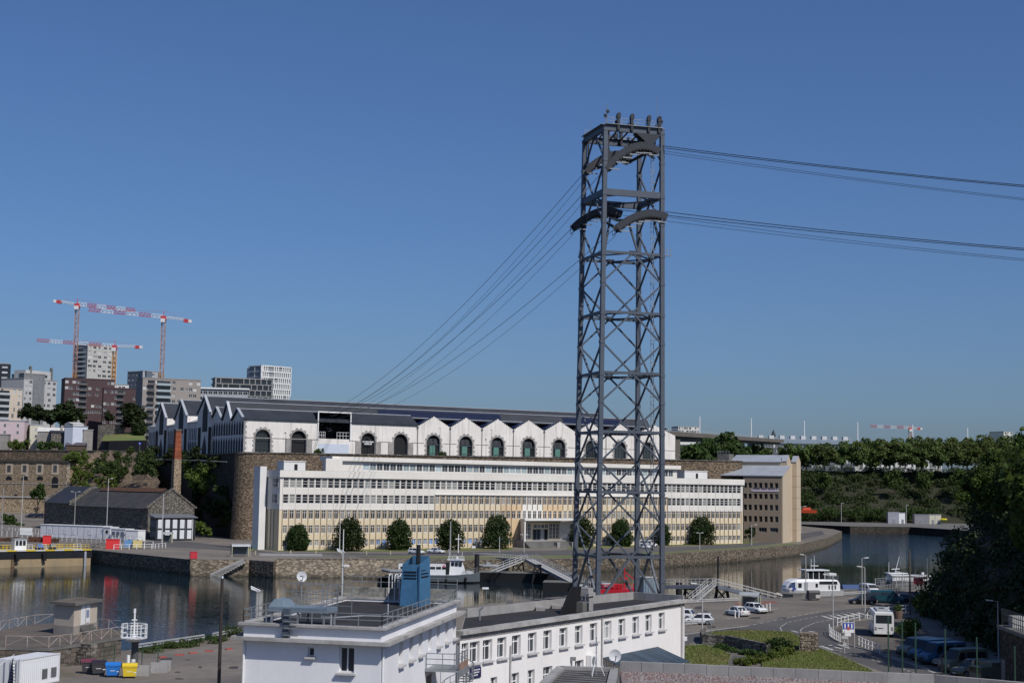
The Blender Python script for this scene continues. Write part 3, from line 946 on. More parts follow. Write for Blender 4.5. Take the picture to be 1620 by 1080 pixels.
# ------------------------------------------------------------------ the long white workshop hall on the plateau
q0=at(385,713,480)
q1=at(1068,728,566)
CZ=PL
CF=Fac(q0,q1,CZ)
hall=thing('workshop_hall','long white stone hall with arched doors and dark slate roofs on the plateau','building',CF.p0,CF.rz)
HE=CF.uv(500,666)[1]
cxs=[415.5,472.5,527,582.5,634,686,737,787,836.5,884.5,936,981,1025.5]
uc=[CF.u(x,700) for x in cxs]
pit=(uc[9]-uc[3])/6
edges=[0.0]+[(uc[i]+uc[i+1])/2 for i in range(12)]+[CF.L]
AW,AS=5.3,None
zb=0.0
def arch_pts(c,r,zs,n=12):
 return [(c-r*math.cos(math.pi*i/n),zs+r*math.sin(math.pi*i/n)) for i in range(n+1)]
wallm=MB()
GAB=HE+3.0
EV=HE-0.55
for i in range(13):
 a,b,c=edges[i],edges[i+1],uc[i]
 if i==2:
  continue
 r=2.55
 zs_=6.6
 pts=arch_pts(c,r,zs_)
 # top line: flat eaves or gable
 if i<5:
  top=[(a,HE),(b,HE)]
 else:
  gc=(a+b)/2
  top=[(a,EV)]
  n=9
  for q in range(n):
   x=a+(gc-a)*(q+.35)/n
   top+=[(x,EV+(GAB-EV)*q/n),(x,EV+(GAB-EV)*(q+1)/n)]
  top+=[(gc+(gc-(a+(gc-a)*(n-1+.35)/n)),GAB)]
  for q in range(n-1,-1,-1):
   x=b-(b-gc)*(q+.35)/n
   if q<n-1: top+=[(x,EV+(GAB-EV)*(q+1)/n)]
   top+=[(x,EV+(GAB-EV)*q/n)]
  top+=[(b,EV)]
  # piers
 wallm.quad((a,0,zb),(c-r,0,zb),(c-r,0,zs_),(a,0,zs_))
 wallm.quad((c+r,0,zb),(b,0,zb),(b,0,zs_),(c+r,0,zs_))
 poly=[(a,0,zs_)]+[(p[0],0,p[1]) for p in pts]+[(b,0,zs_)]+[(p[0],0,p[1]) for p in reversed(top)]
 wallm.add(poly,[tuple(range(len(poly)))])
 # reveal
 seq=[(c-r,zb)]+pts+[(c+r,zb)]
 for j in range(len(seq)-1):
  wallm.quad((seq[j][0],0,seq[j][1]),(seq[j+1][0],0,seq[j+1][1]),(seq[j+1][0],1.1,seq[j+1][1]),(seq[j][0],1.1,seq[j][1]),1)
 if i >= 5:
  for j in range(len(top)-1):
   wallm.quad((top[j][0],0,top[j][1]),(top[j][0],.8,top[j][1]),(top[j+1][0],.8,top[j+1][1]),(top[j+1][0],0,top[j+1][1]),1)
   # dressed surround
 sur=MB()
 ro=r+.55
 nseg=13
 for j in range(nseg):
  t0_,t1_=math.pi*j/nseg,math.pi*(j+1)/nseg
  o_=ro+(.38 if j % 2 else 0)
  P=[(c-r*math.cos(t0_),zs_+r*math.sin(t0_)),(c-o_*math.cos(t0_),zs_+o_*math.sin(t0_)),(c-o_*math.cos(t1_),zs_+o_*math.sin(t1_)),(c-r*math.cos(t1_),zs_+r*math.sin(t1_))]
  sur.add([(x,-.06,z) for (x,z) in P]+[(x,-.002,z) for (x,z) in P],[(0,1,2,3),(0,4,5,1),(1,5,6,2),(2,6,7,3),(3,7,4,0)])
 for sgn in (-1,1):
  for j in range(9):
   z0_=zs_*j/9
   ex=.55+(.4 if j % 2 else 0)
   xa,xb=c+sgn*r,c+sgn*(r+ex)
   sur.box(min(xa,xb),max(xa,xb),-.06,-.002,z0_+.02,z0_+zs_/9-.02)
 sur.build('arch_surround',QUOIN,hall)
 # glazing
 gl_=MB()
 gm=(G_DARK,STEEL)
 if i in (5,6,7,8,9):
 # dark recess with green glass door leaf and bars above
  gl_.add([(p[0],1.0,p[1]) for p in seq],[tuple(range(len(seq)))],0)
  gl_.build('arch_recess',[BLACKM],hall)
  GREEN=MATS.get('green_glass') or mat('green_glass',(0.10,0.22,0.18),.25,.05,spec=.5)
  MB().box(c-1.1,c+1.0,.78,.9,.1,5.7).build('green_door_leaf',GREEN,hall)
  k=MB()
  for q in range(7): k.box(c-1.5+q*.5,c-1.4+q*.5,.7,.77,6.2,8.0)
  k.build('fanlight_grille',STEEL,hall)
  MB().box(c-r,c+r,.68,.84,5.75,6.0).build('transom',PYLON,hall)
  MB().box(c-r,c+r,.66,.76,3.0,3.15).build('transom',PYLON,hall)
 else:
  gl_.add([(p[0],1.0,p[1]) for p in seq],[tuple(range(len(seq)))],0)
  gl_.build('arch_recess',[BLACKM if i in (1,3,4) else G_DARK],hall)
  if i in (0,10,11,12):
   for q in (-1.3,0,1.3):
    MB().box(c+q-.07,c+q+.07,.85,.97,0,zs_+math.sqrt(max(0,r*r-q*q))-.05).build('glazing_bar',mat('bar_green',(0.05,0.075,0.075),.5),hall)
   for z in (3.0,6.0):
    MB().box(c-r,c+r,.84,.95,z,z+.18).build('glazing_bar',MATS['bar_green'],hall)
    # station opening bay
a,b=edges[2],edges[3]
c=uc[2]
BX0,BX1=CF.u(503,690),CF.u(553,690)
zT=CF.uv(527,653)[1]
zM=CF.uv(527,694)[1]
wallm.quad((a,0,0),(BX0,0,0),(BX0,0,HE),(a,0,HE))
wallm.quad((BX1,0,0),(b,0,0),(b,0,HE),(BX1,0,HE))
wallm.quad((BX0,0,0),(BX1,0,0),(BX1,0,zM),(BX0,0,zM))
wallm.quad((CF.L,0,0),(CF.L,14,0),(CF.L,14,EV),(CF.L,0,EV))
wallm.build('front_wall',[WHITE_OLD,QUOIN],hall,recalc=False)
st=MB()
st.box(BX0-.35,BX1+.35,-.45,-.02,zT,zT+.4)
st.box(BX0-.35,BX0,-.45,-.02,zM-.2,zT)
st.box(BX1,BX1+.35,-.45,-.02,zM-.2,zT)
st.build('station_frame',PLAIN_WHITE,hall)
INT=mat('station_interior',(0.02,0.02,0.024),.8,.2)
k=MB()
k.quad((BX0,8,zM),(BX1,8,zM),(BX1,8,zT),(BX0,8,zT))
k.quad((BX0,0,zM),(BX0,8,zM),(BX0,8,zT),(BX0,0,zT))
k.quad((BX1,0,zM),(BX1,8,zM),(BX1,8,zT),(BX1,0,zT))
k.quad((BX0,0,zT),(BX1,0,zT),(BX1,8,zT),(BX0,8,zT))
k.quad((BX0,0,zM),(BX1,0,zM),(BX1,8,zM),(BX0,8,zM))
k.build('station_interior',INT,hall)
MB().box(BX0+.2,BX1-.2,-.08,-.01,.4,zM-1.6).build('station_panel',mat('pale_panel',(0.55,0.6,0.68),.5,.04),hall)
k=MB().rail([(BX0,.3,zM),(BX0+2.6,.3,zM)],2.2,.05,step=.7)
k.rail([(BX1-4.4,.3,zM),(BX1,.3,zM)],2.2,.05,step=1.1)
k.build('platform_rail',PLAIN_WHITE,hall)
for i in range(26):
 p=Vector((random.uniform(BX0+.5,BX1-.5),random.uniform(1.5,6),random.uniform(zM+1.5,zT-.6)))
 q=p+Vector((random.uniform(-2.5,2.5),random.uniform(-.5,.5),random.uniform(-1.2,1.2)))
 q.x=min(BX1-.1,max(BX0+.1,q.x))
 MB().bar(p,q,random.uniform(.08,.25)).build('station_machinery',STEEL if random.random()<.45 else PYLON_D,hall)
 # string course and downpipes, quoins at the corner
MB().box(0,BX0-.4,-.08,-.003,6.35,6.58).build('string_course',QUOIN,hall)
for i in range(3,13):
 for (xa,xb) in ((edges[i] if i>3 else BX1+.5,uc[i]-3.6),(uc[i]+3.6,edges[i+1])):
  MB().box(xa,xb,-.08,-.003,6.3,6.5).build('string_course',QUOIN,hall)
for i in range(5,13):
 k=MB().tube((edges[i],-.14,0),(edges[i],-.14,EV-.3),.11,n=6)
 k.box(edges[i]-.3,edges[i]+.3,-.35,-.03,EV-.5,EV)
 k.build('downpipe',mat('lead',(0.12,0.12,0.13),.6),hall)
for j in range(14):
 MB().box(-.04,.55+(.35 if j % 2 else 0),-.05,-.004,.1+j*HE/14.5,(j+.92)*HE/14.5+.1).build('quoin',QUOIN,hall)
for i in (1,3,4):
 for sgn in (-1,1):
  xa=uc[i]+sgn*2.65
  xb=uc[i]+sgn*4.6
  MB().box(min(xa,xb),max(xa,xb),-.28,-.065,0,6.3).build('granite_pier',QUOIN,hall)
  # sign in the fourth arch: two rows of white letters
for (row,cnt,z0_,x0_,x1_) in ((0,12,6.0,-1.95,2.0),(1,8,5.3,-1.3,1.35)):
 wl=(x1_-x0_)/cnt
 for q in range(cnt):
  if row==0 and q in (2,): continue
  MB().box(uc[3]+x0_+q*wl+.03,uc[3]+x0_+(q+.8)*wl,.1,.16,z0_,z0_+random.uniform(.42,.55)).build('sign_letter',PLAIN_WHITE,hall)
  # roofs: ridges run along the hall. y = distance back, z = height over CZ
DB=CF.L
def gabled(y0,ze0,yr,zr,y1,ze1,x0,x1,name='roof',m=SLATE,th=.25):
 k=MB()
 k.add([(x0,y0,ze0),(x1,y0,ze0),(x1,yr,zr),(x0,yr,zr),(x0,y1,ze1),(x1,y1,ze1)],[(0,1,2,3),(3,2,5,4)])
 k.add([(x0,y0,ze0-th),(x1,y0,ze0-th),(x1,yr,zr-th),(x0,yr,zr-th),(x0,y1,ze1-th),(x1,y1,ze1-th)],[(0,3,2,1),(3,4,5,2)])
 k.add([(x0,y0,ze0),(x1,y0,ze0),(x1,y0,ze0-th),(x0,y0,ze0-th)],[(0,1,2,3)])
 k.add([(x0,y0,ze0),(x0,yr,zr),(x0,yr,zr-th),(x0,y0,ze0-th)],[(0,1,2,3)])
 k.add([(x0,yr,zr),(x0,y1,ze1),(x0,y1,ze1-th),(x0,yr,zr-th)],[(0,1,2,3)])
 o=k.build(name,m,hall)
 MB().box(x0,x1,yr-.25,yr+.25,zr-.06,zr+.16).build('ridge_flashing',ZINC,hall)
 return o
 # left gable wall bays measured on the left end plane (distance back along y)
LFp=Fac(CF.w(0,0,130),CF.w(0,0,0),CZ)
def yb(px): return 130-LFp.uv(px,700)[0]
yA=[yb(p) for p in (385,366.5,351.5,333)]
zsm=[LFp.uv(378.5,646)[1],LFp.uv(361,635.5)[1],LFp.uv(344.5,644)[1]]
zev=LFp.uv(385,664)[1]
def zl(px,py): return LFp.uv(px,py)[1]
B3=(yb(335.6),yb(326),yb(314),zl(335.6,653),zl(326,627),zl(314,655))
B2=(yb(298),yb(288),yb(278),zl(298,658),zl(288,633),zl(278,664))
B1=(yb(265.5),yb(257),yb(248),zl(265.5,662),zl(257,638),zl(248,668))
RX=CF.L
gabled(-.5,HE,(yA[0]+yA[1])/2,zsm[0],yA[1],zev+.2,-.6,edges[5])
gabled(4.6,14.8,4.9,15.0,yA[1],zev+.2,edges[5],RX)
gabled(yA[1],zev+.2,(yA[1]+yA[2])/2,zsm[1],yA[2],zev+.6,-.6,RX-2)
gabled(yA[2],zev+.6,(yA[2]+yA[3])/2,zsm[2],yA[3],zev+.6,-.6,RX*.9)
gabled(B3[0],B3[3],B3[1],B3[4],B3[2],B3[5],-1.0,RX*.94)
gabled(B2[0],B2[3],B2[1],B2[4],B2[2],B2[5],-1.0,RX*.9)
gabled(B1[0],B1[3],B1[1],B1[4],B1[2],B1[5],-1.0,RX*.85)
for i in range(5,13):
 a,b,g=edges[i],edges[i+1],(edges[i]+edges[i+1])/2
 k=MB()
 k.add([(a,.5,EV-.15),(g,.5,GAB-.35),(b,.5,EV-.15),(a,9,EV-.15),(g,9,GAB-.35),(b,9,EV-.15)],[(0,1,4,3),(1,2,5,4),(0,2,1)])
 k.build('cross_roof',SLATE,hall)
 # zinc coping down the gables and gable walls on the left end
def gable_wall(y0,z0_,yr,zr,y1,z1_,name='left_gable',x=0.0,base=0.0):
 k=MB()
 k.add([(x,y0,base),(x,y0,z0_),(x,yr,zr),(x,y1,z1_),(x,y1,base)],[(0,1,2,3,4)])
 k.build(name,WHITE_OLD,hall,recalc=False)
 for (p,q) in (((x,y0,z0_),(x,yr,zr)),((x,yr,zr),(x,y1,z1_))):
  MB().bar((p[0]-.25,p[1],p[2]+.15),(q[0]-.25,q[1],q[2]+.15),.9,.4).build('gable_coping',ZINC,hall)
gable_wall(yA[0],HE,(yA[0]+yA[1])/2,zsm[0],yA[1],zev+.2)
gable_wall(yA[1],zev+.2,(yA[1]+yA[2])/2,zsm[1],yA[2],zev+.6)
gable_wall(yA[2],zev+.6,(yA[2]+yA[3])/2,zsm[2],yA[3],zev+.6)
for B in (B3,B2,B1):
 gable_wall(B[0],B[3],B[1],B[4],B[2],B[5],x=-.6)
 MB().box(-.62,8,B[0]-.05,B[0]-.02,0,B[3]).build('return_wall',WHITE_OLD,hall)
lowz=[zl(306,668),zl(272,673),zl(242,675)]
yL=yb(235)
for (y0,y1,z) in ((B3[2],B2[0],lowz[0]),(B2[2],B1[0],lowz[1]),(B1[2],yL,lowz[2])):
 MB().box(-.05,14,y0,y1,0,z).build('low_wall',WHITE_OLD,hall)
 MB().add([(-.6,y0,z+.1),(-.6,y1,z+.1),(9,y1,z+3.5),(9,y0,z+3.5)],[(0,1,2,3)]).build('low_roof',ZINC,hall)
 # pointed openings on the left end
DKG=mat('lancet_dark',(0.014,0.015,0.018),.6,.1)
def lancet(wd,ht):
 k=MB()
 P=[(-wd/2,0),(wd/2,0),(wd/2,ht-wd),(0,ht),(-wd/2,ht-wd)]
 k.add([(-.05,y,z) for (y,z) in P]+[(0,y,z) for (y,z) in P],[(0,4,3,2,1),(0,1,6,5),(1,2,7,6),(2,3,8,7),(3,4,9,8),(4,0,5,9)])
 return k.mesh('lancet_opening',[DKG])
lz=[(zl(360,718),zl(360,691)),(zl(360,688.5),zl(360,666))]
for (z0_,z1_) in lz:
 z0_=max(.1,z0_)
 n=13
 me=lancet((yA[3]-yA[0])/n*.66,z1_-z0_)
 for j in range(n):
  inst('lancet_opening',me,hall,(-.01,yA[0]+(yA[3]-yA[0])*(j+.5)/n,z0_))
for B,w_ in ((B3,1),(B2,1),(B1,1)):
 ww=(B[2]-B[0])
 me=lancet(ww*.36,(B[4]-9.5))
 inst('lancet_opening',me,hall,(-.62,B[1],9.0))
 me=lancet(ww*.3,7.6)
 inst('lancet_opening',me,hall,(-.62,B[1],.2))
 for sgn in (-1,1):
  MB().box(-.75,-.61,B[1]+sgn*ww*.38-ww*.09,B[1]+sgn*ww*.38+ww*.09,0,10.5).build('buttress',ST_DARK,hall)
for (y0,y1,z) in ((B3[2],B2[0],lowz[0]),(B2[2],B1[0],lowz[1]),(B1[2],yL,lowz[2])):
 n=6
 me,me2=lancet((y1-y0)/n*.4,4.3),lancet((y1-y0)/n*.62,5.2)
 for j in range(n):
  inst('lancet_opening',me,hall,(-.06,y0+(y1-y0)*(j+.5)/n,z-6.0))
  inst('lancet_opening',me2,hall,(-.06,y0+(y1-y0)*(j+.5)/n,1.2))
  # solar panels
SOLAR=mat('solar_cell',(0.010,0.016,0.05),.25,.1,spec=.6)
def solar(y0,z0_,y1,z1_,x0,x1,f0,f1,nx,nz):
 k=MB()
 for i in range(nx):
  for j in range(nz):
   ta,tb=f0+(f1-f0)*(j+.06)/nz,f0+(f1-f0)*(j+.94)/nz
   xa,xb=x0+(x1-x0)*(i+.05)/nx,x0+(x1-x0)*(i+.95)/nx
   P=[(xa,y0+(y1-y0)*ta,z0_+(z1_-z0_)*ta),(xb,y0+(y1-y0)*ta,z0_+(z1_-z0_)*ta),(xb,y0+(y1-y0)*tb,z0_+(z1_-z0_)*tb),(xa,y0+(y1-y0)*tb,z0_+(z1_-z0_)*tb)]
   k.add([(p[0],p[1]-.06,p[2]+.12) for p in P],[(0,1,2,3)])
 k.build('solar_array',SOLAR,hall)
r2=((yA[1]+yA[2])/2,zsm[1])
solar(yA[1],zev+.2,r2[0],r2[1],CF.u(596,650,15),CF.u(790,660,15),.22,.92,44,4)
solar(yA[1],zev+.2,r2[0],r2[1],CF.u(888,658,15),CF.u(985,662,15),.25,.9,24,4)
solar(B3[0],B3[3],B3[1],B3[4],CF.u(828,652,40),CF.u(843,652,40),.4,.75,4,3)
for i in range(5,10):
 a,b,g=edges[i],edges[i+1],(edges[i]+edges[i+1])/2
 k=MB()
 P0,P1,P2,P3=(g+.9,1.2,GAB-.9),(b-.2,1.2,EV+.25),(b-.2,6,EV+.25),(g+.9,6,GAB-.9)
 k.add([(p[0]+.12,p[1],p[2]+.16) for p in (P0,P1,P2,P3)],[(0,1,2,3)])
 P0,P1,P2,P3=(g-.9,1.2,GAB-.9),(a+.2,1.2,EV+.25),(a+.2,6,EV+.25),(g-.9,6,GAB-.9)
 k.add([(p[0]-.12,p[1],p[2]+.16) for p in (P0,P1,P2,P3)],[(0,3,2,1)])
 k.build('solar_array',mat('solar_blue',(0.012,0.024,0.075),.35,.1,spec=.5),hall)
 # low stone annex at the right end
MB().box(CF.L-1.0,CF.L+3.5,1.5,10,0,5.2).build('stone_lean_to',ST_GREY,hall)
for (px_,hh) in ((450,7),(583,8),(686,6),(768,6)):
 u_=CF.u(px_+10,690,-3)
 l=thing('plateau_lamp','thin grey lamp post before the white hall, '+{450: 'left of the big square opening',583: 'right of the big square opening',686: 'beside the first stepped gable',768: 'beside the third stepped gable'}[px_],'lamp post',CF.w(u_,0,-3),CF.rz,'lamp posts on the rampart')
 MB().tube((0,0,0),(0,0,11.5),.09,.06,6).build('post',STEEL,l)
 MB().box(-.5,.15,-.12,.12,11.45,11.6).build('lamp_head',STEEL,l)
 # ------------------------------------------------------------------ cable-car pylon
PYF=18.0
P_FL=at(945.5,938,236)
P_FL.z=LB
phi=R(17)
S0=10.7
TOPZ=None
top=at(957,200,236)
HT_=top.z-LB
TAP=0.905
pyl=thing('cable_car_pylon','tall grey steel lattice pylon carrying the cable-car ropes','pylon',P_FL,phi)
# local frame: FL at origin, x towards FR, y towards BL; tapering about the right-hand side so that faces stay nearly plumb
def leg(i,z):
 t=z/HT_
 s=S0*(1-(1-TAP)*t)
 off=(S0-s)
 cx_,cy_=S0/2+0.25*off,S0/2
 dx,dy=((-1,-1),(1,-1),(1,1),(-1,1))[i]
 return Vector((cx_+dx*s/2,cy_+dy*s/2,z))
def zpx(py):
 return at(957,py,236).z-LB
LEVY=[938,881,778,682,588,492,397,302,205]
LEV=[0.0]+[zpx(y) for y in LEVY[1:]]
LEV[-1]=HT_
# each leg a column of boxed lengths with splice plates
for i in range(4):
 k=MB()
 for j in range(len(LEV)-1):
  k.bar(leg(i,LEV[j]),leg(i,LEV[j+1]),.66,.66,up=(0,1,0))
 for j in range(len(LEV)-1):
  for f in (.5,0.97):
   z=LEV[j]+(LEV[j+1]-LEV[j])*f
   k.bar(leg(i,z-.22),leg(i,z+.22),.76,.76,up=(0,1,0))
 k.build('leg',PYLON,pyl)
 MB().box(-1.3,1.3,-1.3,1.3,-.3,.45).build('footing',CONC,pyl,loc=leg(i,0))
faces=((0,1),(1,2),(2,3),(3,0))
for j in range(1,len(LEV)):
 z=LEV[j]
 big=j in (7,8)
 for (a,b) in faces:
  MB().bar(leg(a,z),leg(b,z),.34 if not big else .5,.4 if not big else 1.0).build('horizontal_beam',PYLON,pyl)
 if j<len(LEV)-1:
  c=[(leg(a,z)+leg(b,z))/2 for (a,b) in faces]
  for q in range(4):
   MB().bar(c[q],c[(q+1) % 4],.2,.2).build('plan_brace',PYLON_D,pyl)
for j in range(len(LEV)-1):
 z0_,z1_=LEV[j],LEV[j+1]
 zm=(z0_+z1_)/2
 for fi,(a,b) in enumerate(faces):
  if j >= 6 and fi in (0,2):
  # top panels stay open towards the cabins
   continue
  m0,m1=(leg(a,z0_)+leg(b,z0_))/2,(leg(a,z1_)+leg(b,z1_))/2
  if j==0:
   MB().bar(leg(a,.4),m1,.32,.32).build('diagonal_brace',PYLON,pyl)
   MB().bar(leg(b,.4),m1,.32,.32).build('diagonal_brace',PYLON,pyl)
   continue
  for L_ in (a,b):
   if fi in (1,3) and j >= 6:
    pass
   MB().bar(m0,leg(L_,zm),.25,.25).build('diagonal_brace',PYLON,pyl)
   MB().bar(leg(L_,zm),m1,.25,.25).build('diagonal_brace',PYLON,pyl)
   # gusset plates
 for fi,(a,b) in enumerate(faces):
  if j >= 6 and fi in (0,2): continue
  m1=(leg(a,z1_)+leg(b,z1_))/2
  d=(leg(b,z1_)-leg(a,z1_)).normalized()
  MB().bar(m1-d*.6,m1+d*.6,.12,.8).build('gusset',PYLON_D,pyl)
  # ladder up the right-hand side with cage hoops
k=MB()
lx=[leg(1,z)+Vector((-1.3,.9,0)) for z in (0,HT_-4)]
for dx in (-.22,.22):
 k.bar(lx[0]+Vector((dx,0,0)),lx[1]+Vector((dx,0,0)),.07)
n=int((HT_-4)/.6)
for i in range(n):
 p=lx[0].lerp(lx[1],i/n)
 k.bar(p+Vector((-.22,0,0)),p+Vector((.22,0,0)),.045)
k.build('ladder',STEEL,pyl)
k=MB()
for i in range(n // 3):
 p=lx[0].lerp(lx[1],i*3/n)
 k.bar(p+Vector((-.4,-.1,0)),p+Vector((-.4,-.75,0)),.05)
 k.bar(p+Vector((.4,-.1,0)),p+Vector((.4,-.75,0)),.05)
 k.bar(p+Vector((-.4,-.75,0)),p+Vector((.4,-.75,0)),.05)
k.build('ladder_cage',STEEL,pyl)
# arched rope saddles. rope plane direction in pylon frame: x (towards +x is the right-hand span)
def saddle(y,x0,x1,ztop,drop0,drop1):
 k=MB()
 n=16
 pts=[]
 for i in range(n+1):
  t=i/n
  x=x0+(x1-x0)*t
  pk=.72
  z=ztop-(drop0*((pk-t)/pk) ** 2 if t<pk else drop1*((t-pk)/(1-pk)) ** 2)
  pts.append(Vector((x,y,z)))
 for i in range(n):
  a,b=pts[i],pts[i+1]
  for dy in (-.75,.75):
   k.bar(a+Vector((0,dy,0)),b+Vector((0,dy,0)),.14,1.15)
  k.bar(a+Vector((0,-.75,-.1)),a+Vector((0,.75,-.1)),.14,.14)
 o=k.build('rope_saddle',PYLON_D,pyl)
 for i in range(1,n):
  p=pts[i]
  MB().tube(p+Vector((0,-.93,-.62)),p+Vector((0,.93,-.62)),.2,n=8).build('roller',BLACKM,o)
  # service walkway with rail on the far side and grating under
 k=MB()
 for i in range(n):
  k.bar(pts[i]+Vector((0,1.35,-.75)),pts[i+1]+Vector((0,1.35,-.75)),.8,.06)
  k.bar(pts[i]+Vector((0,1.7,.3)),pts[i+1]+Vector((0,1.7,.3)),.05)
  k.bar(pts[i]+Vector((0,1.7,-.2)),pts[i+1]+Vector((0,1.7,-.2)),.04)
  k.bar(pts[i]+Vector((0,1.7,-.75)),pts[i]+Vector((0,1.7,.3)),.05)
 k.build('walkway',STEEL,pyl)
 for i in range(2,n-1,2):
  MB().bar(pts[i]+Vector((-.8,-1.0,-1.25)),pts[i]+Vector((.8,-1.0,-1.25)),.12,.16).build('saddle_bracket',STEEL,pyl)
 return pts
ZU=zpx(231)
ZD=zpx(338)
SADS=[]
SADS.append(saddle(0.9,1.0,9.9,ZU+.7,4.4,.8))
SADS.append(saddle(9.6,.7,8.6,ZU+1.0,3.5,.4))
SADS.append(saddle(0.9,2.9,11.3,ZD+.7,2.9,.5))
SADS.append(saddle(9.6,-1.2,6.9,ZD+2.3,3.2,.5))
# cross girders that carry the saddles
def sz(pts,x):
 for i in range(len(pts)-1):
  if pts[i].x <= x <= pts[i+1].x:
   return pts[i].z+(pts[i+1].z-pts[i].z)*(x-pts[i].x)/(pts[i+1].x-pts[i].x)
 return pts[-1].z
for (A_,B_,xs) in ((SADS[0],SADS[1],(2.6,5.2,8.2)),(SADS[2],SADS[3],(3.4,6.6))):
 for x in xs:
  MB().bar((x,.2,sz(A_,x)-.85),(x,10.3,sz(B_,x)-.85),.3,.4).build('saddle_girder',PYLON_D,pyl)
for (y,x,zt) in ((.9,1.4,sz(SADS[0],1.4)),(.9,9.4,sz(SADS[0],9.4)),(9.6,1.2,sz(SADS[1],1.2)),(9.6,8.2,sz(SADS[1],8.2))):
 MB().bar((x,y,zt+.4),(x,y,HT_-.3),.22).build('saddle_hanger',PYLON_D,pyl)
for (y,x,zt) in ((.9,9.2,sz(SADS[2],9.2)-.5),(.9,5.0,sz(SADS[2],5.0)-.5),(9.6,1.0,sz(SADS[3],1.0)-.5),(9.6,5.2,sz(SADS[3],5.2)-.5)):
 MB().bar((x,y,zt),(x+(1.6 if y<5 else -1.2),y,LEV[6]+.2),.3,.3).build('saddle_strut',PYLON,pyl)
for (y,x,zt) in ((.9,7.0,ZU+.6),(9.6,5.2,ZU+.2)):
 MB().bar((x,y,zt),(x-.8,y,HT_-.2),.35,.35).build('saddle_hanger',PYLON_D,pyl)
k=MB().add([(5.8,.1,HT_-.5),(10.2,.1,HT_-.5),(8.4,.1,HT_-2.6),(5.8,1.6,HT_-.5),(10.2,1.6,HT_-.5),(8.4,1.6,HT_-2.6)],[(0,1,2),(3,5,4),(0,2,5,3),(1,4,5,2),(0,3,4,1)])
k.build('hanger_plate',PYLON_D,pyl)
# top platform, rails, davits, antennas
tl=[leg(i,HT_) for i in range(4)]
k=MB()
for (a,b) in faces:
 k.bar(tl[a]+Vector((0,0,.55)),tl[b]+Vector((0,0,.55)),1.3,.08)
k.build('top_walkway',STEEL,pyl)
k=MB().rail([p+Vector((0,0,.55)) for p in (tl[0],tl[1],tl[2],tl[3])],1.15,.035,(1,.55),1.4)
k.build('top_rail',STEEL,pyl)
for (x,y) in ((2.4,.2),(4.7,.2),(7.6,.2),(9.4,.2),(4.2,9.6),(6.5,9.6)):
 k=MB().box(-.2,.2,-.25,.25,-.9,1.3)
 k.box(-.26,.34,-.3,.3,1.0,1.55)
 k.tube((.1,-.2,1.6),(.1,.2,1.6),.32,n=8)
 k.build('davit',PYLON_D,pyl,loc=(x+.4,y,HT_+.6))
for (x,y,h) in ((.7,.2,2.9),(.95,.2,3.4),(9.6,.6,5.6),(10.2,.4,2.8),(.3,6.5,2.0)):
 MB().tube((x,y,HT_+.5),(x,y,HT_+.5+h),.05,.03,6).build('antenna',STEEL,pyl)
for (x,z) in ((.6,1.6),(1.0,2.3),(10.2,1.4),(9.9,1.9)):
 MB().box(x-.2,x+.2,0,.3,HT_+z,HT_+z+.45).build('instrument_box',BLACKM,pyl)
for i in range(16):
 x,y=random.uniform(.5,10),random.choice((.1,.5,9.4,9.9))
 q=random.uniform(.12,.4)
 MB().box(x,x+q*random.uniform(1,2.4),y,y+q,HT_+.6,HT_+.6+q*random.uniform(.8,2.6)).build('top_equipment',random.choice((STEEL,PYLON_D,PYLON)),pyl)
for i in range(5):
 x=1.2+i*1.9
 MB().bar((x,.4,HT_+.1),(x+1.7,9.8,HT_+.1),.2).build('top_brace',PYLON_D,pyl)
 # outrigger landing on the right side
MB().bar(leg(1,LEV[6])+Vector((0,.2,0)),leg(1,LEV[6])+Vector((1.6,.2,0)),.5,.12).build('landing',STEEL,pyl)
k=MB().rail([leg(1,LEV[6])+Vector((.3,.2,.1)),leg(1,LEV[6])+Vector((1.6,.2,.1))],1.1,.03,step=.65)
k.build('landing_rail',STEEL,pyl)
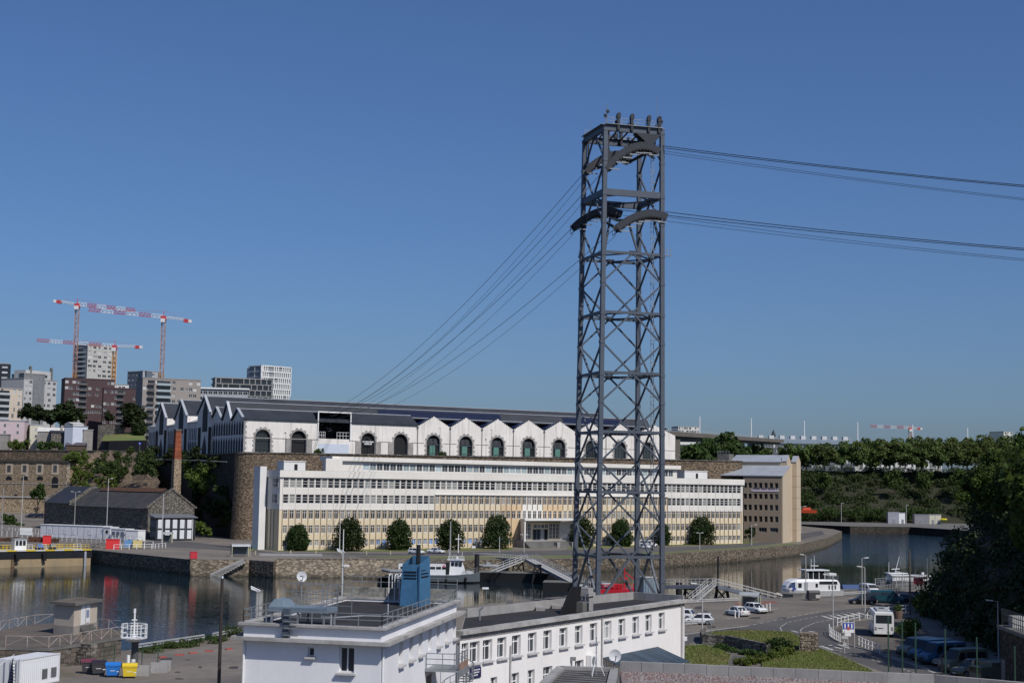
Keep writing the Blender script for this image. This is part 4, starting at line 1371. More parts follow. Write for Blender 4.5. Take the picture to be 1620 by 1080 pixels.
# the ropes
bpy.context.view_layer.update()
PM=Matrix.Translation(P_FL) @ Matrix.Rotation(phi,4,'Z')
ROPE=mat('steel_rope',(0.02,0.022,0.026),.5,.05)
def rope(name,label,A,B,sag,r,n=18,group=None):
 k=MB()
 pts=[]
 for i in range(n+1):
  t=i/n
  p=A.lerp(B,t)
  pts.append(p-Vector((0,0,4*sag*t*(1-t))))
 o=Vector(A)
 k.path([p-o for p in pts],r,5)
 ob=k.build(name,ROPE,None,loc=o)
 tag(ob,label,'cable',group,'thing')
right_end=[(1700,301,150),(1700,325,150),(1700,395,150),(1700,412,150)]
names=['upper','lower']
wL=[CF.w(CF.u(519,672),zM+5.5,1.0),CF.w(CF.u(536,672),zM+5.5,1.0)]
lines=[]
for si,(pts,lvl,side) in enumerate(((SADS[0],'upper','near'),(SADS[1],'upper','far'),(SADS[2],'lower','near'),(SADS[3],'lower','far'))):
 A_l,A_r=PM @ pts[0],PM @ pts[-1]
 for ri,(dz,r) in enumerate(((0.35,.045),(-0.9,.03))):
  kind='track rope' if ri==0 else 'thin hauling rope'
  dst=wL[0 if side=='far' else 1].copy()
  dst.z+=(2.6 if lvl=='upper' else 1.2)+dz*.8
  rope('cable','%s of the %s-tier %s saddle, descending left to the white hall' % (kind,lvl,side),A_l+Vector((0,0,dz)),dst,5.0 if ri==0 else 6.5,r,group='ropes from pylon to hall')
  sh=0 if side=='near' else 2.5
  ys={'upper': (230,237.5),'lower': (335,343)}[lvl][ri]+sh
  ye={'upper': (302,325),'lower': (401,419)}[lvl][ri]+sh
  D0,D1_=A_r.y,A_r.y-38
  E=at(1720,ye,D1_)
  S_=at(1052 if side=='near' else 1006,ys-(0 if side=='near' else 5),D0)
  S_.x=A_r.x
  rope('cable','%s of the %s-tier %s saddle, running out to the right' % (kind,lvl,side),S_,E,0.4,r*(1.3 if ri==0 else 1.05),10,group='ropes running right from the pylon')
  # ------------------------------------------------------------------ near white building: taller block with roof terrace
ZB,ZF=11.73,9.5
bA,bB,bC,bD=[atz(x,y,ZB) for (x,y) in ((378.5,983.5),(608,993),(728,948),(540,942))]
def offset_poly(P,d):
 """move every side of a CCW polygon outwards by d"""
 n=len(P)
 out=[]
 L=[]
 for i in range(n):
  a,b=Vector((P[i][0],P[i][1])),Vector((P[(i+1) % n][0],P[(i+1) % n][1]))
  u=(b-a).normalized()
  nn=Vector((u.y,-u.x))*d
  L.append((a+nn,u))
 for i in range(n):
  (p,u),(q,v)=L[i-1],L[i]
  den=u.x*v.y-u.y*v.x
  t=((q-p).x*v.y-(q-p).y*v.x)/den
  out.append(p+u*t)
 return out
cap=[bA,bB,bC,bD]
body=offset_poly(cap,-0.22)
annex=thing('terrace_building','white rendered block with railed black roof terrace and deep eaves in the foreground','building',(0,0,0))
NEARW=mat('near_white',(0.79,0.785,0.80),.85,.05,.3,4.0,streak=.10,streak_col=(.40,.39,.38),world=True)
EAVE=mat('eave_concrete',(0.42,0.41,0.40),.9,.15,.5,4.0,col2=(.25,.24,.22),world=True)
EZ=ZB-1.0
# front wall and right wall with openings
FA=Fac(body[0],body[1],LB)
FB=Fac(body[1],body[2],LB)
FC=Fac(body[2],body[3],LB)
FD=Fac(body[3],body[0],LB)
wf=[FA.uv(487,1023),FA.uv(496.5,1038)]
wg=[FA.uv(537,1022),FA.uv(560,1064)]
rows_={}
k=MB()
H_=EZ-LB
# two openings of different heights: split the wall in two stretches
xs_=(wf[1][0]+wg[0][0])/2
wall_rows(k,xs_,H_,{(wf[1][1],wf[0][1]): [(wf[0][0],wf[1][0])]},.3)
wall_rows(k,FA.L,H_,{(wg[1][1],wg[0][1]): [(wg[0][0],wg[1][0])]},.3,x0=xs_)
k.build('front_wall',NEARW,annex,recalc=False,loc=FA.p0,rz=FA.rz)
inst('small_window',win_mesh('small_window',wf[1][0]-wf[0][0],wf[0][1]-wf[1][1],PLAIN_WHITE,G_DARK,1,1,.07),annex,FA.w(wf[0][0],wf[1][1],.22),FA.rz)
inst('tall_window',win_mesh('tall_window',wg[1][0]-wg[0][0],wg[0][1]-wg[1][1],PLAIN_WHITE,G_DARK,2,1,.08),annex,FA.w(wg[0][0],wg[1][1],.22),FA.rz)
SILL=mat('sill_stone',(0.5,0.49,0.49),.85,.1,1.,6.)
def sill(F,x0,x1,z,parent):
 k=MB()
 k.extr([(-.22,-.13),(.2,-.13),(.2,.03),(-.22,-.02)],x0-.12,x1+.12,'x')
 return k.build('window_sill',SILL,parent,loc=F.w(0,z),rz=F.rz)
sill(FA,wf[0][0],wf[1][0],wf[1][1],annex)
sill(FA,wg[0][0],wg[1][0],wg[1][1],annex)
z1_,z0_=FB.uv(634,1013)[1],FB.uv(634,1051)[1]
ctr=[634.5,650.5,665.5,680,693.5,706.5,718.5]
ws=[]
for c in ctr:
 u_=FB.u(c,1025)
 ws.append((u_-.55,u_+.55))
k=wall_rows(MB(),FB.L,H_,{(z0_,z1_): ws},.42)
k.build('right_wall',NEARW,annex,recalc=False,loc=FB.p0,rz=FB.rz)
me=win_mesh('window',1.1,z1_-z0_,PLAIN_WHITE,G_DARK,2,1,.07)
for i,(a,b) in enumerate(ws):
 inst('window',me,annex,FB.w(a,z0_,.34),FB.rz)
 if i != 3: sill(FB,a,b,z0_,annex)
for F in (FC,FD):
 MB().quad((0,0,0),(F.L,0,0),(F.L,0,H_),(0,0,H_)).build('rear_wall',NEARW,annex,recalc=False,loc=F.p0,rz=F.rz)
 # attic wall above the eave slab
def frame_ring(outer,inner,z0,z1):
 k=MB()
 n=len(outer)
 for i in range(n):
  j=(i+1) % n
  a,b,c,d=outer[i],outer[j],inner[j],inner[i]
  v=[(p[0],p[1],z) for z in (z0,z1) for p in (a,b,c,d)]
  k.add(v,[(0,1,5,4),(2,3,7,6),(4,5,6,7),(0,3,2,1)])
 return k
frame_ring(offset_poly(body,.62),offset_poly(body,-.3),EZ,EZ+.16).build('eave_slab',EAVE,annex)
frame_ring(offset_poly(body,.6),offset_poly(body,.5),EZ+.16,EZ+.22).build('gutter_lip',EAVE,annex)
frame_ring(body,offset_poly(body,-.3),EZ+.16,ZB-.14).build('attic_wall',NEARW,annex)
frame_ring(offset_poly(cap,.06),offset_poly(body,-.35),ZB-.14,ZB).build('parapet_cap',EAVE,annex)
ins=offset_poly(body,-.3)
MB().prism(ins,EZ,ZB-.3).build('roof_deck',BITUMEN,annex)
DZ=ZB-.3
# raised back upstand, pale weathered
bk=offset_poly(body,-.05)
ka=MB()
for (p,q) in ((bk[3],bk[2]),):
 ka.bar((p[0],p[1],ZB+.35),(q[0],q[1],ZB+.35),.3,.72)
ka.build('rear_upstand',mat('lichen_concrete',(0.36,0.35,0.31),.95,.4,1.5,4.0,col2=(.12,.12,.11),world=True),annex)
# railing round the terrace
rp=offset_poly(cap,-.2)
P3=[Vector((p[0],p[1],ZB)) for p in rp]
for (i,j,h,zz) in ((0,1,.75,0),(1,2,.75,0),(3,0,.75,0),(2,3,.8,.7)):
 k=MB().rail([P3[i]+Vector((0,0,zz)),P3[j]+Vector((0,0,zz))],h,.022,(1.0,.52),1.35)
 k.build('terrace_rail',STEEL,annex)
 # joint lines of the roof felt: battens
def in_block(s,t):
 a=Vector((bA.x,bA.y,0)).lerp(Vector((bB.x,bB.y,0)),s)
 b=Vector((bD.x,bD.y,0)).lerp(Vector((bC.x,bC.y,0)),s)
 p=a.lerp(b,t)
 return Vector((p.x,p.y,DZ))
k=MB()
for (p,q) in (((.55,.45),(.95,.47)),((.40,.36),(.55,.45)),((.3,.36),(.4,.36))):
 k.bar(in_block(*p)+Vector((0,0,.04)),in_block(*q)+Vector((0,0,.04)),.10,.06)
k.build('roof_conduit',ZINC,annex)
for (s,t) in ((.69,.53),(.55,.12)):
 MB().tube((0,0,0),(0,0,.7),.05,n=6).build('vent_pipe',ZINC,annex,loc=in_block(s,t))
 # drain pipes at the corners
for (F,u_) in ((FA,.1),(FB,.15)):
 MB().tube((0,0,0),(0,0,H_-.2),.07,n=8).build('downpipe',PLAIN_WHITE,annex,loc=F.w(u_,0,-.1))
 # ladder stand with pale blue machine housing at the front edge of the terrace
lt=thing('roof_equipment_stand','railed grey-blue equipment stand on the front edge of the roof terrace','equipment stand',in_block(.28,.16),FA.rz)
k=MB().box(-1.5,2.3,-1.0,.8,.75,1.05)
k.add([(-1.5,-1.0,1.05),(-.5,-1.0,1.05),(-.5,.8,1.05),(-1.5,.8,1.05),(-1.2,-.8,1.5),(-.7,-.8,1.4),(-.7,.6,1.4),(-1.2,.6,1.5)],[(0,1,5,4),(1,2,6,5),(2,3,7,6),(3,0,4,7),(4,5,6,7)])
k.build('housing',mat('blue_grey_paint',(0.17,0.22,0.27),.5,.12),lt)
for (x,y) in ((-1.3,-.9),(2.1,-.9),(-1.3,.7),(2.1,.7),(.4,-.9),(.4,.7)):
 MB().bar((x,y,0),(x,y,.75),.1).build('leg',STEEL,lt)
k=MB().rail([(-1.4,.8,1.05),(2.3,.8,1.05),(2.3,-1.0,1.05)],1.3,.018,(1,.66,.33),.9)
k.build('guard_rail',STEEL,lt)
k=MB().rail([(-1.4,2.4,.3),(2.6,2.4,.3)],2.0,.018,(1,.66,.33),1.1)
k.build('rear_rail',STEEL,lt)
pt=FA.w(FA.u(456,990),EZ+.2-LB,-.1)
lg=thing('bracket_post','dark steel post with ladder rungs fixed to the front parapet','post',pt,FA.rz)
MB().box(-.2,.2,-.35,-.05,0,1.7).build('post',PYLON,lg)
for z in (.15,.55,.95,1.3): MB().box(-.05,.8,-.45,-.33,z,z+.06).build('rung',STEEL,lg)
# satellite dish on a mast
def dish(name,label,loc,r,mast,yaw,tilt,parent_group=None,txt=False):
 t=thing(name,label,'satellite dish',loc,0)
 MB().tube((0,0,0),(0,0,mast),.04,n=6).build('mast',STEEL,t)
 k=MB()
 n,rn=20,5
 for j in range(rn+1):
  rr=r*j/rn
  for i in range(n):
   a=2*math.pi*i/n
   k.v.append((rr*math.cos(a),.28*(rr/r) ** 2*r*-1.0,rr*math.sin(a)))
 for j in range(rn):
  for i in range(n):
   k.f.append((j*n+i,j*n+(i+1) % n,(j+1)*n+(i+1) % n,(j+1)*n+i))
   k.m.append(0)
 o=k.build('reflector',mat('dish_grey',(0.55,0.56,0.57),.5,.06),t,smooth=True,loc=(0,-.1,mast),rot=(R(tilt),0,R(yaw)))
 a=MB().bar((0,-.2*r,-r*.9),(0,-r*1.1,-r*.1),.04)
 a.box(-.07,.07,-r*1.2,-r*1.0,-r*.2,0)
 a.build('feed_arm',STEEL,t,loc=(0,-.1,mast),rot=(R(tilt),0,R(yaw)))
 if txt:
  q=MB()
  x=-.3*r
  for ww in (.14,.08,.08,.08,.08,.08):
   q.box(x,x+ww*r*.8,-.05*r,-.02*r,0,.2*r)
   x+=ww*r
  q.build('dish_lettering',mat('ink',(0.08,.06,.14)),o)
 return t
dish('satellite_dish','round white satellite dish on a mast at the back of the roof terrace',in_block(.17,.33),.34,2.6,25,-12,txt=True)
# mast, flood lamps and hand hoops
m_=thing('roof_mast','tall thin white mast at the back corner of the roof terrace','mast',in_block(.03,.965))
MB().tube((0,0,0),(0,0,5.2),.045,.03,6).build('pole',PLAIN_WHITE,m_)
MB().box(-.05,.5,-.1,.1,2.5,2.62).build('bracket',PLAIN_WHITE,m_)
for (s,t,lab) in ((.03,.12,'small white flood lamp at the left corner of the roof terrace'),(.06,.93,'small white flood lamp by the roof mast')):
 f_=thing('flood_lamp',lab,'lamp',in_block(s,t),0,'flood lamps on the near roofs')
 hh=2.0 if s<.05 else 3.6
 MB().tube((0,0,0),(0,0,hh),.03,n=6).build('stem',STEEL,f_)
 k=MB().add([(-.5,-.15,hh+.25),(.05,-.2,hh),(.05,.2,hh),(-.5,.15,hh+.25),(-.45,-.15,hh+.05),(.05,-.15,hh-.1),(.05,.15,hh-.1),(-.45,.15,hh+.05)],[(0,1,2,3),(4,7,6,5),(0,4,5,1),(1,5,6,2),(2,6,7,3),(3,7,4,0)])
 k.build('lamp_head',PLAIN_WHITE,f_)
for i,(s,lab) in enumerate(((.42,'left'),(.51,'right'))):
 h_=thing('ladder_hoops','white ladder hoop at the back of the roof terrace, the %s of two' % lab,'ladder',in_block(s,.97),FA.rz,'ladder hoops')
 k=MB()
 for dx in ((0,.45) if i==0 else (0,)):
  k.path([(dx,0,0),(dx,0,1.9),(dx+.05,.15,2.05),(dx+.1,.4,2.0),(dx+.1,.45,.8)],.035)
 k.build('hoop',PLAIN_WHITE,h_)
 # blue chimney housing
ch=thing('blue_flue_housing','tall tapered blue metal flue housing with louvres at the back of the roof terrace','chimney',in_block(.685,.9),FA.rz)
BLUE=mat('flue_blue',(0.055,0.165,0.30),.55,.14,.8,3.0,streak=.35,streak_col=(.10,.22,.36))
sc_=1.0/(2400/in_block(.685,.9).y)
w0,w1=32*sc_,27*sc_
hh=(954-890)*sc_
dp=2.6
k=MB()
P0=[(-w0/2,-dp/2),(w0/2,-dp/2),(w0/2,dp/2),(-w0/2,dp/2)]
P1=[(-w1/2,-dp/2+.1),(w1/2,-dp/2+.1),(w1/2,dp/2-.1),(-w1/2,dp/2-.1)]
zt_=[hh,hh,hh+.5,hh+.5]
k.add([(p[0],p[1],0) for p in P0]+[(p[0],p[1],z) for p,z in zip(P1,zt_)],[(0,1,5,4),(1,2,6,5),(2,3,7,6),(3,0,4,7),(0,3,2,1)])
k.add([(p[0]*.9,p[1]*.9,hh-.25) for p in P1],[(0,1,2,3)],1)
k.build('housing',[BLUE,BLACKM],ch,recalc=False)
for i in range(3):
 MB().box(-w1*.38,w1*.38,-dp/2+.02,-dp/2+.13,hh-.55-i*.22,hh-.48-i*.22).build('louvre_slot',BLACKM,ch)
 MB().box(w1/2-.03,w1/2+.03+.03*i,-dp*.3,dp*.3,hh-.5-i*.22,hh-.42-i*.22).build('louvre_slot',BLACKM,ch)
MB().box(w0/2-.1,w0/2-.02,-dp/2-.02,-dp/2+.05,0,hh-.05).build('corner_seam',mat('flue_blue_dark',(0.035,0.1,0.19),.6),ch)
for (x,r_,h2) in ((.15,.16,1.35),(-.32,.05,.5)):
 MB().tube((x,0,hh-.3),(x,0,hh+h2),r_,n=10).build('flue_pipe',mat('flue_steel',(.05,.05,.055),.35,.1,metal=.6),ch)
 # balcony and outside stair on the right wall
bal=thing('steel_stair','grey steel balcony with winding outside stair on the white block','stair',FB.w(FB.u(680,1050),FB.uv(680,1054)[1]),FB.rz)
dw=ws[3][1]-ws[3][0]
MB().box(-1.6,1.6,-2.3,-.02,-.12,0).build('landing',STEEL,bal)
MB().box(-1.6,1.6,-2.34,-2.28,-.45,.02).build('landing_edge',STEEL,bal)
k=MB().rail([(-1.55,-.1,0),(-1.55,-2.25,0),(1.55,-2.25,0)],1.05,.025,(1,.66,.33),.9)
k.build('railing',STEEL,bal)
MB().box(-1.5,1.5,-2.31,-2.29,.02,.45).build('kick_plate',mat('faded_red',(.32,.2,.15),.8,.2),bal)
MB().tube((2.4,-1.4,-8),(2.4,-1.4,1.2),.09,n=8).build('newel',STEEL,bal)
for i in range(14):
 a=R(180+24*i)
 z=-.2-i*.2
 k=MB()
 c0=Vector((2.4,-1.4,z))
 d1,d2=Vector((math.cos(a),math.sin(a),0)),Vector((math.cos(a+.42),math.sin(a+.42),0))
 k.add([c0+d1*.1,c0+d1*1.15,c0+d2*1.15,c0+d2*.1,c0+d1*.1-Vector((0,0,.05)),c0+d1*1.15-Vector((0,0,.05)),c0+d2*1.15-Vector((0,0,.05)),c0+d2*.1-Vector((0,0,.05))],[(0,1,2,3),(4,7,6,5),(0,4,5,1),(1,5,6,2),(2,6,7,3),(3,7,4,0)])
 k.build('step',STEEL,bal)
 MB().bar(c0+d1*1.13,c0+d1*1.13+Vector((0,0,1.0)),.04).build('baluster',STEEL,bal)
k=MB()
pr_=None
for i in range(15):
 a=R(180+24*i)
 p=Vector((2.4+1.13*math.cos(a),-1.4+1.13*math.sin(a),.8-i*.2))
 if pr_ is not None:
  k.bar(pr_,p,.05)
  k.bar(pr_-Vector((0,0,.45)),p-Vector((0,0,.45)),.04)
 pr_=p
k.build('stair_rail',STEEL,bal)
for (x,y) in ((-1.5,-2.2),(1.5,-2.2)): MB().bar((x,y,-6),(x,y,0),.12).build('post',STEEL,bal)
MB().box(-1.0,.6,.0,.08,-3.2,-.5).build('door',mat('door_dark',(.03,.03,.035),.5),bal)
# ------------------------------------------------------------------ long wing of the near building
eC=atz(728,997,ZF)
eE=atz(1083,947,ZF)
LFc=Fac(eC,eE,LB)
wing=thing('long_wing','long two-storey white wing with a row of small windows in the foreground','building',(0,0,0))
WW=mat('wing_white',(0.80,0.775,0.755),.85,.05,.25,3.0,streak=.2,streak_col=(.45,.42,.39),world=True)
HW_=ZF-.32-LB
zx=[203,272,350,437,525,622,715,812,905,995,1083,1168,1252,1330,1410]
us=[LFc.u(680+(x+4)/3.857,1000) for x in zx]
zt1,zt0=LFc.uv(914,989)[1],LFc.uv(914,1019)[1]
opn=[(u-.68,u+.68) for u in us]
opn[0]=(max(.25,opn[0][0]),opn[0][1])
lowo=[]
for (xa,xb) in ((500,545),(598,640),(692,748),(885,938),(372,412)):
 ua,ub=LFc.u(680+xa/3.857,1060),LFc.u(680+xb/3.857,1060)
 lowo.append((ua,ub))
zl1=LFc.uv(680+620/3.857,900+612/3.857)[1]
k=wall_rows(MB(),LFc.L,HW_,{(zt0,zt1): opn,(zl1-1.9,zl1): sorted(lowo)},.38)
k.build('front_wall',WW,wing,recalc=False,loc=LFc.p0,rz=LFc.rz)
me=win_mesh('window',opn[3][1]-opn[3][0],zt1-zt0,PLAIN_WHITE,G_DARK,2,1,.085,zs=[(zt1-zt0)*.68])
for (a,b) in opn:
 inst('window',me,wing,LFc.w(a,zt0,.3),LFc.rz)
 sill(LFc,a,b,zt0,wing)
for (a,b) in lowo:
 inst('lower_window',win_mesh('lower_window',b-a,1.9,PLAIN_WHITE,G_DARK,2,1,.085,zs=[1.25]),wing,LFc.w(a,zl1-1.9,.3),LFc.rz)
bk1,bk2,bk3=atz(736,962,ZF+.35),atz(895,945.5,ZF+.35),atz(1001,935.5,ZF+.35)
poly=[(eC.x,eC.y),(eE.x,eE.y),(bk3.x,bk3.y),(bk2.x,bk2.y),(bk1.x,bk1.y)]
k=MB()
n_=len(poly)
for i in range(1,n_):
 a,b=poly[i],poly[(i+1) % n_]
 k.quad((a[0],a[1],LB),(b[0],b[1],LB),(b[0],b[1],ZF-.3),(a[0],a[1],ZF-.3))
k.build('rear_wall',WW,wing,recalc=False)
MB().prism(poly,ZF-.75,ZF-.38).build('roof_deck',BITUMEN,wing)
d_=LFc.d
for i in range(15):
 a,b=i/15,(i+1)/15
 p,q=LFc.w(LFc.L*a+(.02 if i else 0),0),LFc.w(LFc.L*b+(.25 if i==14 else 0),0)
 k=MB()
 nn=LFc.n
 P=[p+nn*.28,q+nn*.28,q-nn*.55,p-nn*.55]
 v=[(x.x,x.y,ZF-.32+random.uniform(-.012,.012)) for x in P]+[(x.x,x.y,ZF-.02+random.uniform(-.012,.012)) for x in P]
 k.add(v,[(0,3,2,1),(4,5,6,7),(0,1,5,4),(1,2,6,5),(2,3,7,6),(3,0,4,7)])
 k.build('coping_stone',EAVE,wing)
def parapet(parent,pts,z0,z1,th,step,m,name='parapet_block'):
 for i in range(len(pts)-1):
  a,b=Vector((pts[i][0],pts[i][1],0)),Vector((pts[i+1][0],pts[i+1][1],0))
  L=(b-a).length
  n=max(1,round(L/step))
  d=(b-a)/L
  nn=Vector((-d.y,d.x,0))*th
  for j in range(n):
   p,q=a+d*(L*j/n+.012),a+d*(L*(j+1)/n-.012)
   dz=random.uniform(-.01,.01)
   k=MB()
   P=[p,q,q+nn,p+nn]
   v=[(x.x,x.y,z0) for x in P]+[(x.x,x.y,z1+dz) for x in P]
   k.add(v,[(0,3,2,1),(4,5,6,7),(0,1,5,4),(1,2,6,5),(2,3,7,6),(3,0,4,7)])
   k.build(name,m,parent)
parapet(wing,[poly[4],poly[3],poly[2],poly[1]],ZF-.4,ZF+.35,-.22,1.6,CONC)
for (px_,r_) in ((680+487/3.857,.06),(680+1045/3.857,.07),(680+1533/3.857,.12)):
 MB().tube((0,0,0),(0,0,HW_-(.3 if px_>900 else 1.3)),r_,n=8).build('downpipe',mat('pipe_grey',(.5,.49,.48),.7,.2,streak=.4),wing,loc=LFc.w(LFc.u(px_,1020),0,-.12))
k=MB()
pu=LFc.uv(680+240/3.857,1062)
pv=LFc.uv(680+308/3.857,1058)
ZPq=LFc.uv(751,1062)[1]
MB().box(pu[0],pv[0],-.08,-.02,ZPq-.45,ZPq+.3).build('name_plaque',mat('plaque_navy',(.02,.02,.09),.4),wing,loc=LFc.p0,rz=LFc.rz)
for r_ in range(3):
 k=MB()
 x=pu[0]+(pv[0]-pu[0])*.2
 while x<pv[0]-(pv[0]-pu[0])*(.15+.1*r_):
  ww=random.uniform(.05,.12)
  k.box(x,x+ww,-.092,-.082,ZPq+.1-r_*.19,ZPq+.2-r_*.19)
  x+=ww+.05
 k.build('plaque_lettering',PLAIN_WHITE,wing,loc=LFc.p0,rz=LFc.rz)
 # glass and steel canopy, wall unit
ca=thing('blue_canopy','blue-grey corrugated canopy roof against the white wing','canopy',LFc.p0,LFc.rz)
cu0,cu1=LFc.u(953,1040),LFc.u(1040,1030)
czh=LFc.uv(1000,1030)[1]
nst=26
for i in range(nst):
 xa,xb=cu0+(cu1-cu0)*i/nst,cu0+(cu1-cu0)*(i+.93)/nst
 MB().add([(xa,-.05,czh),(xb,-.05,czh),(xb,-3.2,czh-1.1),(xa,-3.2,czh-1.1),(xa,-.05,czh-.05),(xb,-.05,czh-.05),(xb,-3.2,czh-1.15),(xa,-3.2,czh-1.15)],[(0,1,2,3),(4,7,6,5),(0,4,5,1),(2,6,7,3),(1,5,6,2),(0,3,7,4)]).build('roof_sheet',mat('canopy_blue',(.05,.075,.105),.6,.15,rand=.25,spec=.2),ca)
for x in (cu0,(cu0+cu1)/2,cu1): MB().bar((x,-3.1,-5),(x,-3.1,czh-1.15),.12).build('post',STEEL,ca)
ac=thing('air_conditioner','white air conditioning unit fixed on the wall of the wing','air conditioner',LFc.w(LFc.u(932,1048),LFc.uv(932,1053)[1]),LFc.rz)
MB().box(-.6,.6,-.5,-.05,0,.95).build('casing',PLAIN_WHITE,ac)
MB().tube((-.1,-.52,.48),(-.1,-.49,.48),.36,n=16).build('fan_grille',STEEL,ac)
wl_=thing('wall_lamp','small grey wall lamp below the windows of the wing','lamp',LFc.w(LFc.u(903,1044),LFc.uv(903,1044)[1]),LFc.rz)
MB().box(-.15,.15,-.4,-.02,0,.3).build('housing',STEEL,wl_)
# things on the wing roof
rt=thing('slanted_roof_hatch','black slanted panel with concrete stack on the roof of the long wing','roof vent',atz(912,968,ZF-.35),LFc.rz)
k=MB().add([(-2.6,0,0),(.4,0,0),(.9,0,2.2),(-.6,0,2.2),(-2.6,.3,0),(.4,.3,0),(.9,.3,2.2),(-.6,.3,2.2)],[(0,1,2,3),(4,7,6,5),(0,4,5,1),(1,5,6,2),(2,6,7,3),(3,7,4,0)])
k.build('panel',BLACKM,rt)
MB().box(1.6,2.6,-.3,.9,0,2.0).box(1.45,2.75,-.45,1.05,1.3,1.6).build('stack',CONC,rt)
MB().rail([(.9,-.4,0),(1.5,-.4,0),(1.5,.9,0)],1.6,.04,(1,.5),.6).build('guard_rail',STEEL,rt)
MB().box(.0,.8,-.6,.2,0,.9).build('vent_box',CONC_D,rt)
for (px_,py_,lab) in ((805,985,'flood lamp on a pole at the near end of the wing roof'),(759,975,'short vent pipe with cowl on the wing roof'),(860,961,'grey roof cowl beside the rear parapet of the wing')):
 v_=thing('roof_vent' if 'flood' not in lab else 'flood_lamp','grey '+lab,'vent' if 'flood' not in lab else 'lamp',atz(px_,py_,ZF-.37),0)
 if 'flood' in lab:
  v_.location=atz(769,961,ZF-.3)
  MB().tube((0,0,0),(0,0,1.7),.03,n=6).build('stem',STEEL,v_)
  MB().box(-.35,.2,-.15,.15,1.65,1.8).build('lamp_head',PLAIN_WHITE,v_)
 elif 'cowl on' in lab:
  v_.location=atz(759,981,ZF-.37)
  MB().tube((0,0,0),(0,0,.9),.06,n=8).build('pipe',STEEL,v_)
  MB().tube((0,0,.85),(.25,0,1.1),.08,n=8).build('cowl',STEEL,v_)
 else:
  v_.location=atz(806,965,ZF-.37)
  MB().box(-.3,.3,-.2,.2,.5,.9).build('cowl',CONC_D,v_)
  MB().box(-.2,.2,-.15,.15,0,.5).build('base',CONC,v_)
for i,(px_,py_,ln) in enumerate(((855,964,2.4),(880,961,1.6))):
 s_=thing('roof_slab_stack',('longer' if i==0 else 'shorter')+' low stack of concrete slabs lying on the wing roof','slab',atz(px_,py_,ZF-.37),LFc.rz+.5)
 for j in range(2): MB().box(-ln/2+j*.1,ln/2-j*.2,-.4,.4,j*.16,j*.16+.14).build('slab',CONC,s_)
 # ------------------------------------------------------------------ nearest roofs at the bottom edge
ZN=10.0
n0,n1,n2=atz(981,1045.5,ZN),atz(1478,1067,ZN),atz(1700,1086,ZN)
nr=thing('gravel_roof','flat gravel roof with pale concrete parapet at the bottom edge','roof',(0,0,0))
GRAVEL=mat('gravel',(0.25,0.215,0.205),.95,.3,.25,9.0,col2=(.19,.125,.12),world=True,bump=1.0)
gx=atz(962,1080,ZN-.5)
gp=[(gx.x-1.5,40),(60,40),(n2.x,n2.y),(n1.x,n1.y),(n0.x,n0.y)]
MB().prism(gp,LB,ZN-.55,1,0).build('gravel_bed',[GRAVEL,CONC_D],nr)
parapet(nr,[(n0.x,n0.y),(n1.x,n1.y),(n2.x,n2.y)],ZN-.9,ZN,.3,1.25,CONC)
# scattered pebbles
g_=MB()
for i in range(5200):
 t=random.random() ** .7
 p=Vector((n0.x,n0.y,0)).lerp(Vector((n1.x+5,n1.y,0)),random.random())
 q=p+Vector((0,-1,0))*(.45+9.5*random.random() ** 1.4)
 r_=random.uniform(.03,.085)
 z=ZN-.55
 m=0 if random.random()<.6 else (1 if random.random()<.55 else 2)
 a=random.uniform(0,6)
 ca_,sa_=math.cos(a)*r_,math.sin(a)*r_
 g_.add([(q.x+ca_,q.y+sa_,z),(q.x-sa_,q.y+ca_,z),(q.x-ca_,q.y-sa_,z),(q.x+sa_,q.y-ca_,z),(q.x,q.y,z+r_*.9)],[(0,1,4),(1,2,4),(2,3,4),(3,0,4)],m)
o=g_.build('pebbles',[mat('pebble_a',(.31,.275,.26),.9,.2),mat('pebble_b',(.20,.10,.095),.9,.2),mat('pebble_c',(.14,.12,.12),.9,.2)],nr,recalc=False)
o['kind']='stuff'
# small felt roof to its left
s0,s1,s2,s3=atz(862,1078,ZN+.3),atz(887,1054,ZN+.3),atz(972,1057,ZN+.3),atz(966,1084,ZN+.3)
fl=thing('felt_roof','small weathered grey felt roof with concrete kerb at the bottom edge','roof',(0,0,0))
dn=Vector((0,-1,0))
P=[(s0.x-1.2,s0.y-9),(s3.x,s3.y-9),(s3.x,s3.y),(s2.x,s2.y),(s1.x,s1.y),(s0.x,s0.y)]
MB().prism(P,LB,ZN+.18,1,0).build('roof_felt',[mat('felt_grey',(.15,.145,.14),.9,.3,.4,3.0,col2=(.07,.066,.064),world=True),CONC_D],fl)
for (a,b) in ((P[0],P[5]),(P[5],P[4]),(P[4],P[3]),(P[3],P[2])):
 MB().bar((a[0],a[1],ZN+.2),(b[0],b[1],ZN+.2),.42,.28).build('kerb',CONC,fl)
for i in range(7):
 f=.12+i*.13
 a,b=Vector((s1.x,s1.y,0)).lerp(Vector((s0.x,s0.y,0)),f),Vector((s2.x,s2.y,0)).lerp(Vector((s3.x,s3.y,0)),f)
 MB().bar((a.x+.35,a.y,ZN+.19),(b.x-.35,b.y,ZN+.19),.05,.03).build('felt_seam',BITUMEN,fl)
dish('satellite_dish','plain pale round satellite dish on the small felt roof',atz(972,1063,ZN-.5),.36,.95,8,-8)
tp=thing('antenna_tripod','thin white antenna tripod standing on the small felt roof','antenna',atz(943,1068,ZN+.2),0)
MB().tube((0,0,0),(0,0,2.0),.03,n=6).build('mast',STEEL,tp)
for a in (0,120,240):
 MB().bar((.45*math.cos(R(a)),.45*math.sin(R(a)),0),(0,0,1.1),.03).build('leg',PLAIN_WHITE,tp)
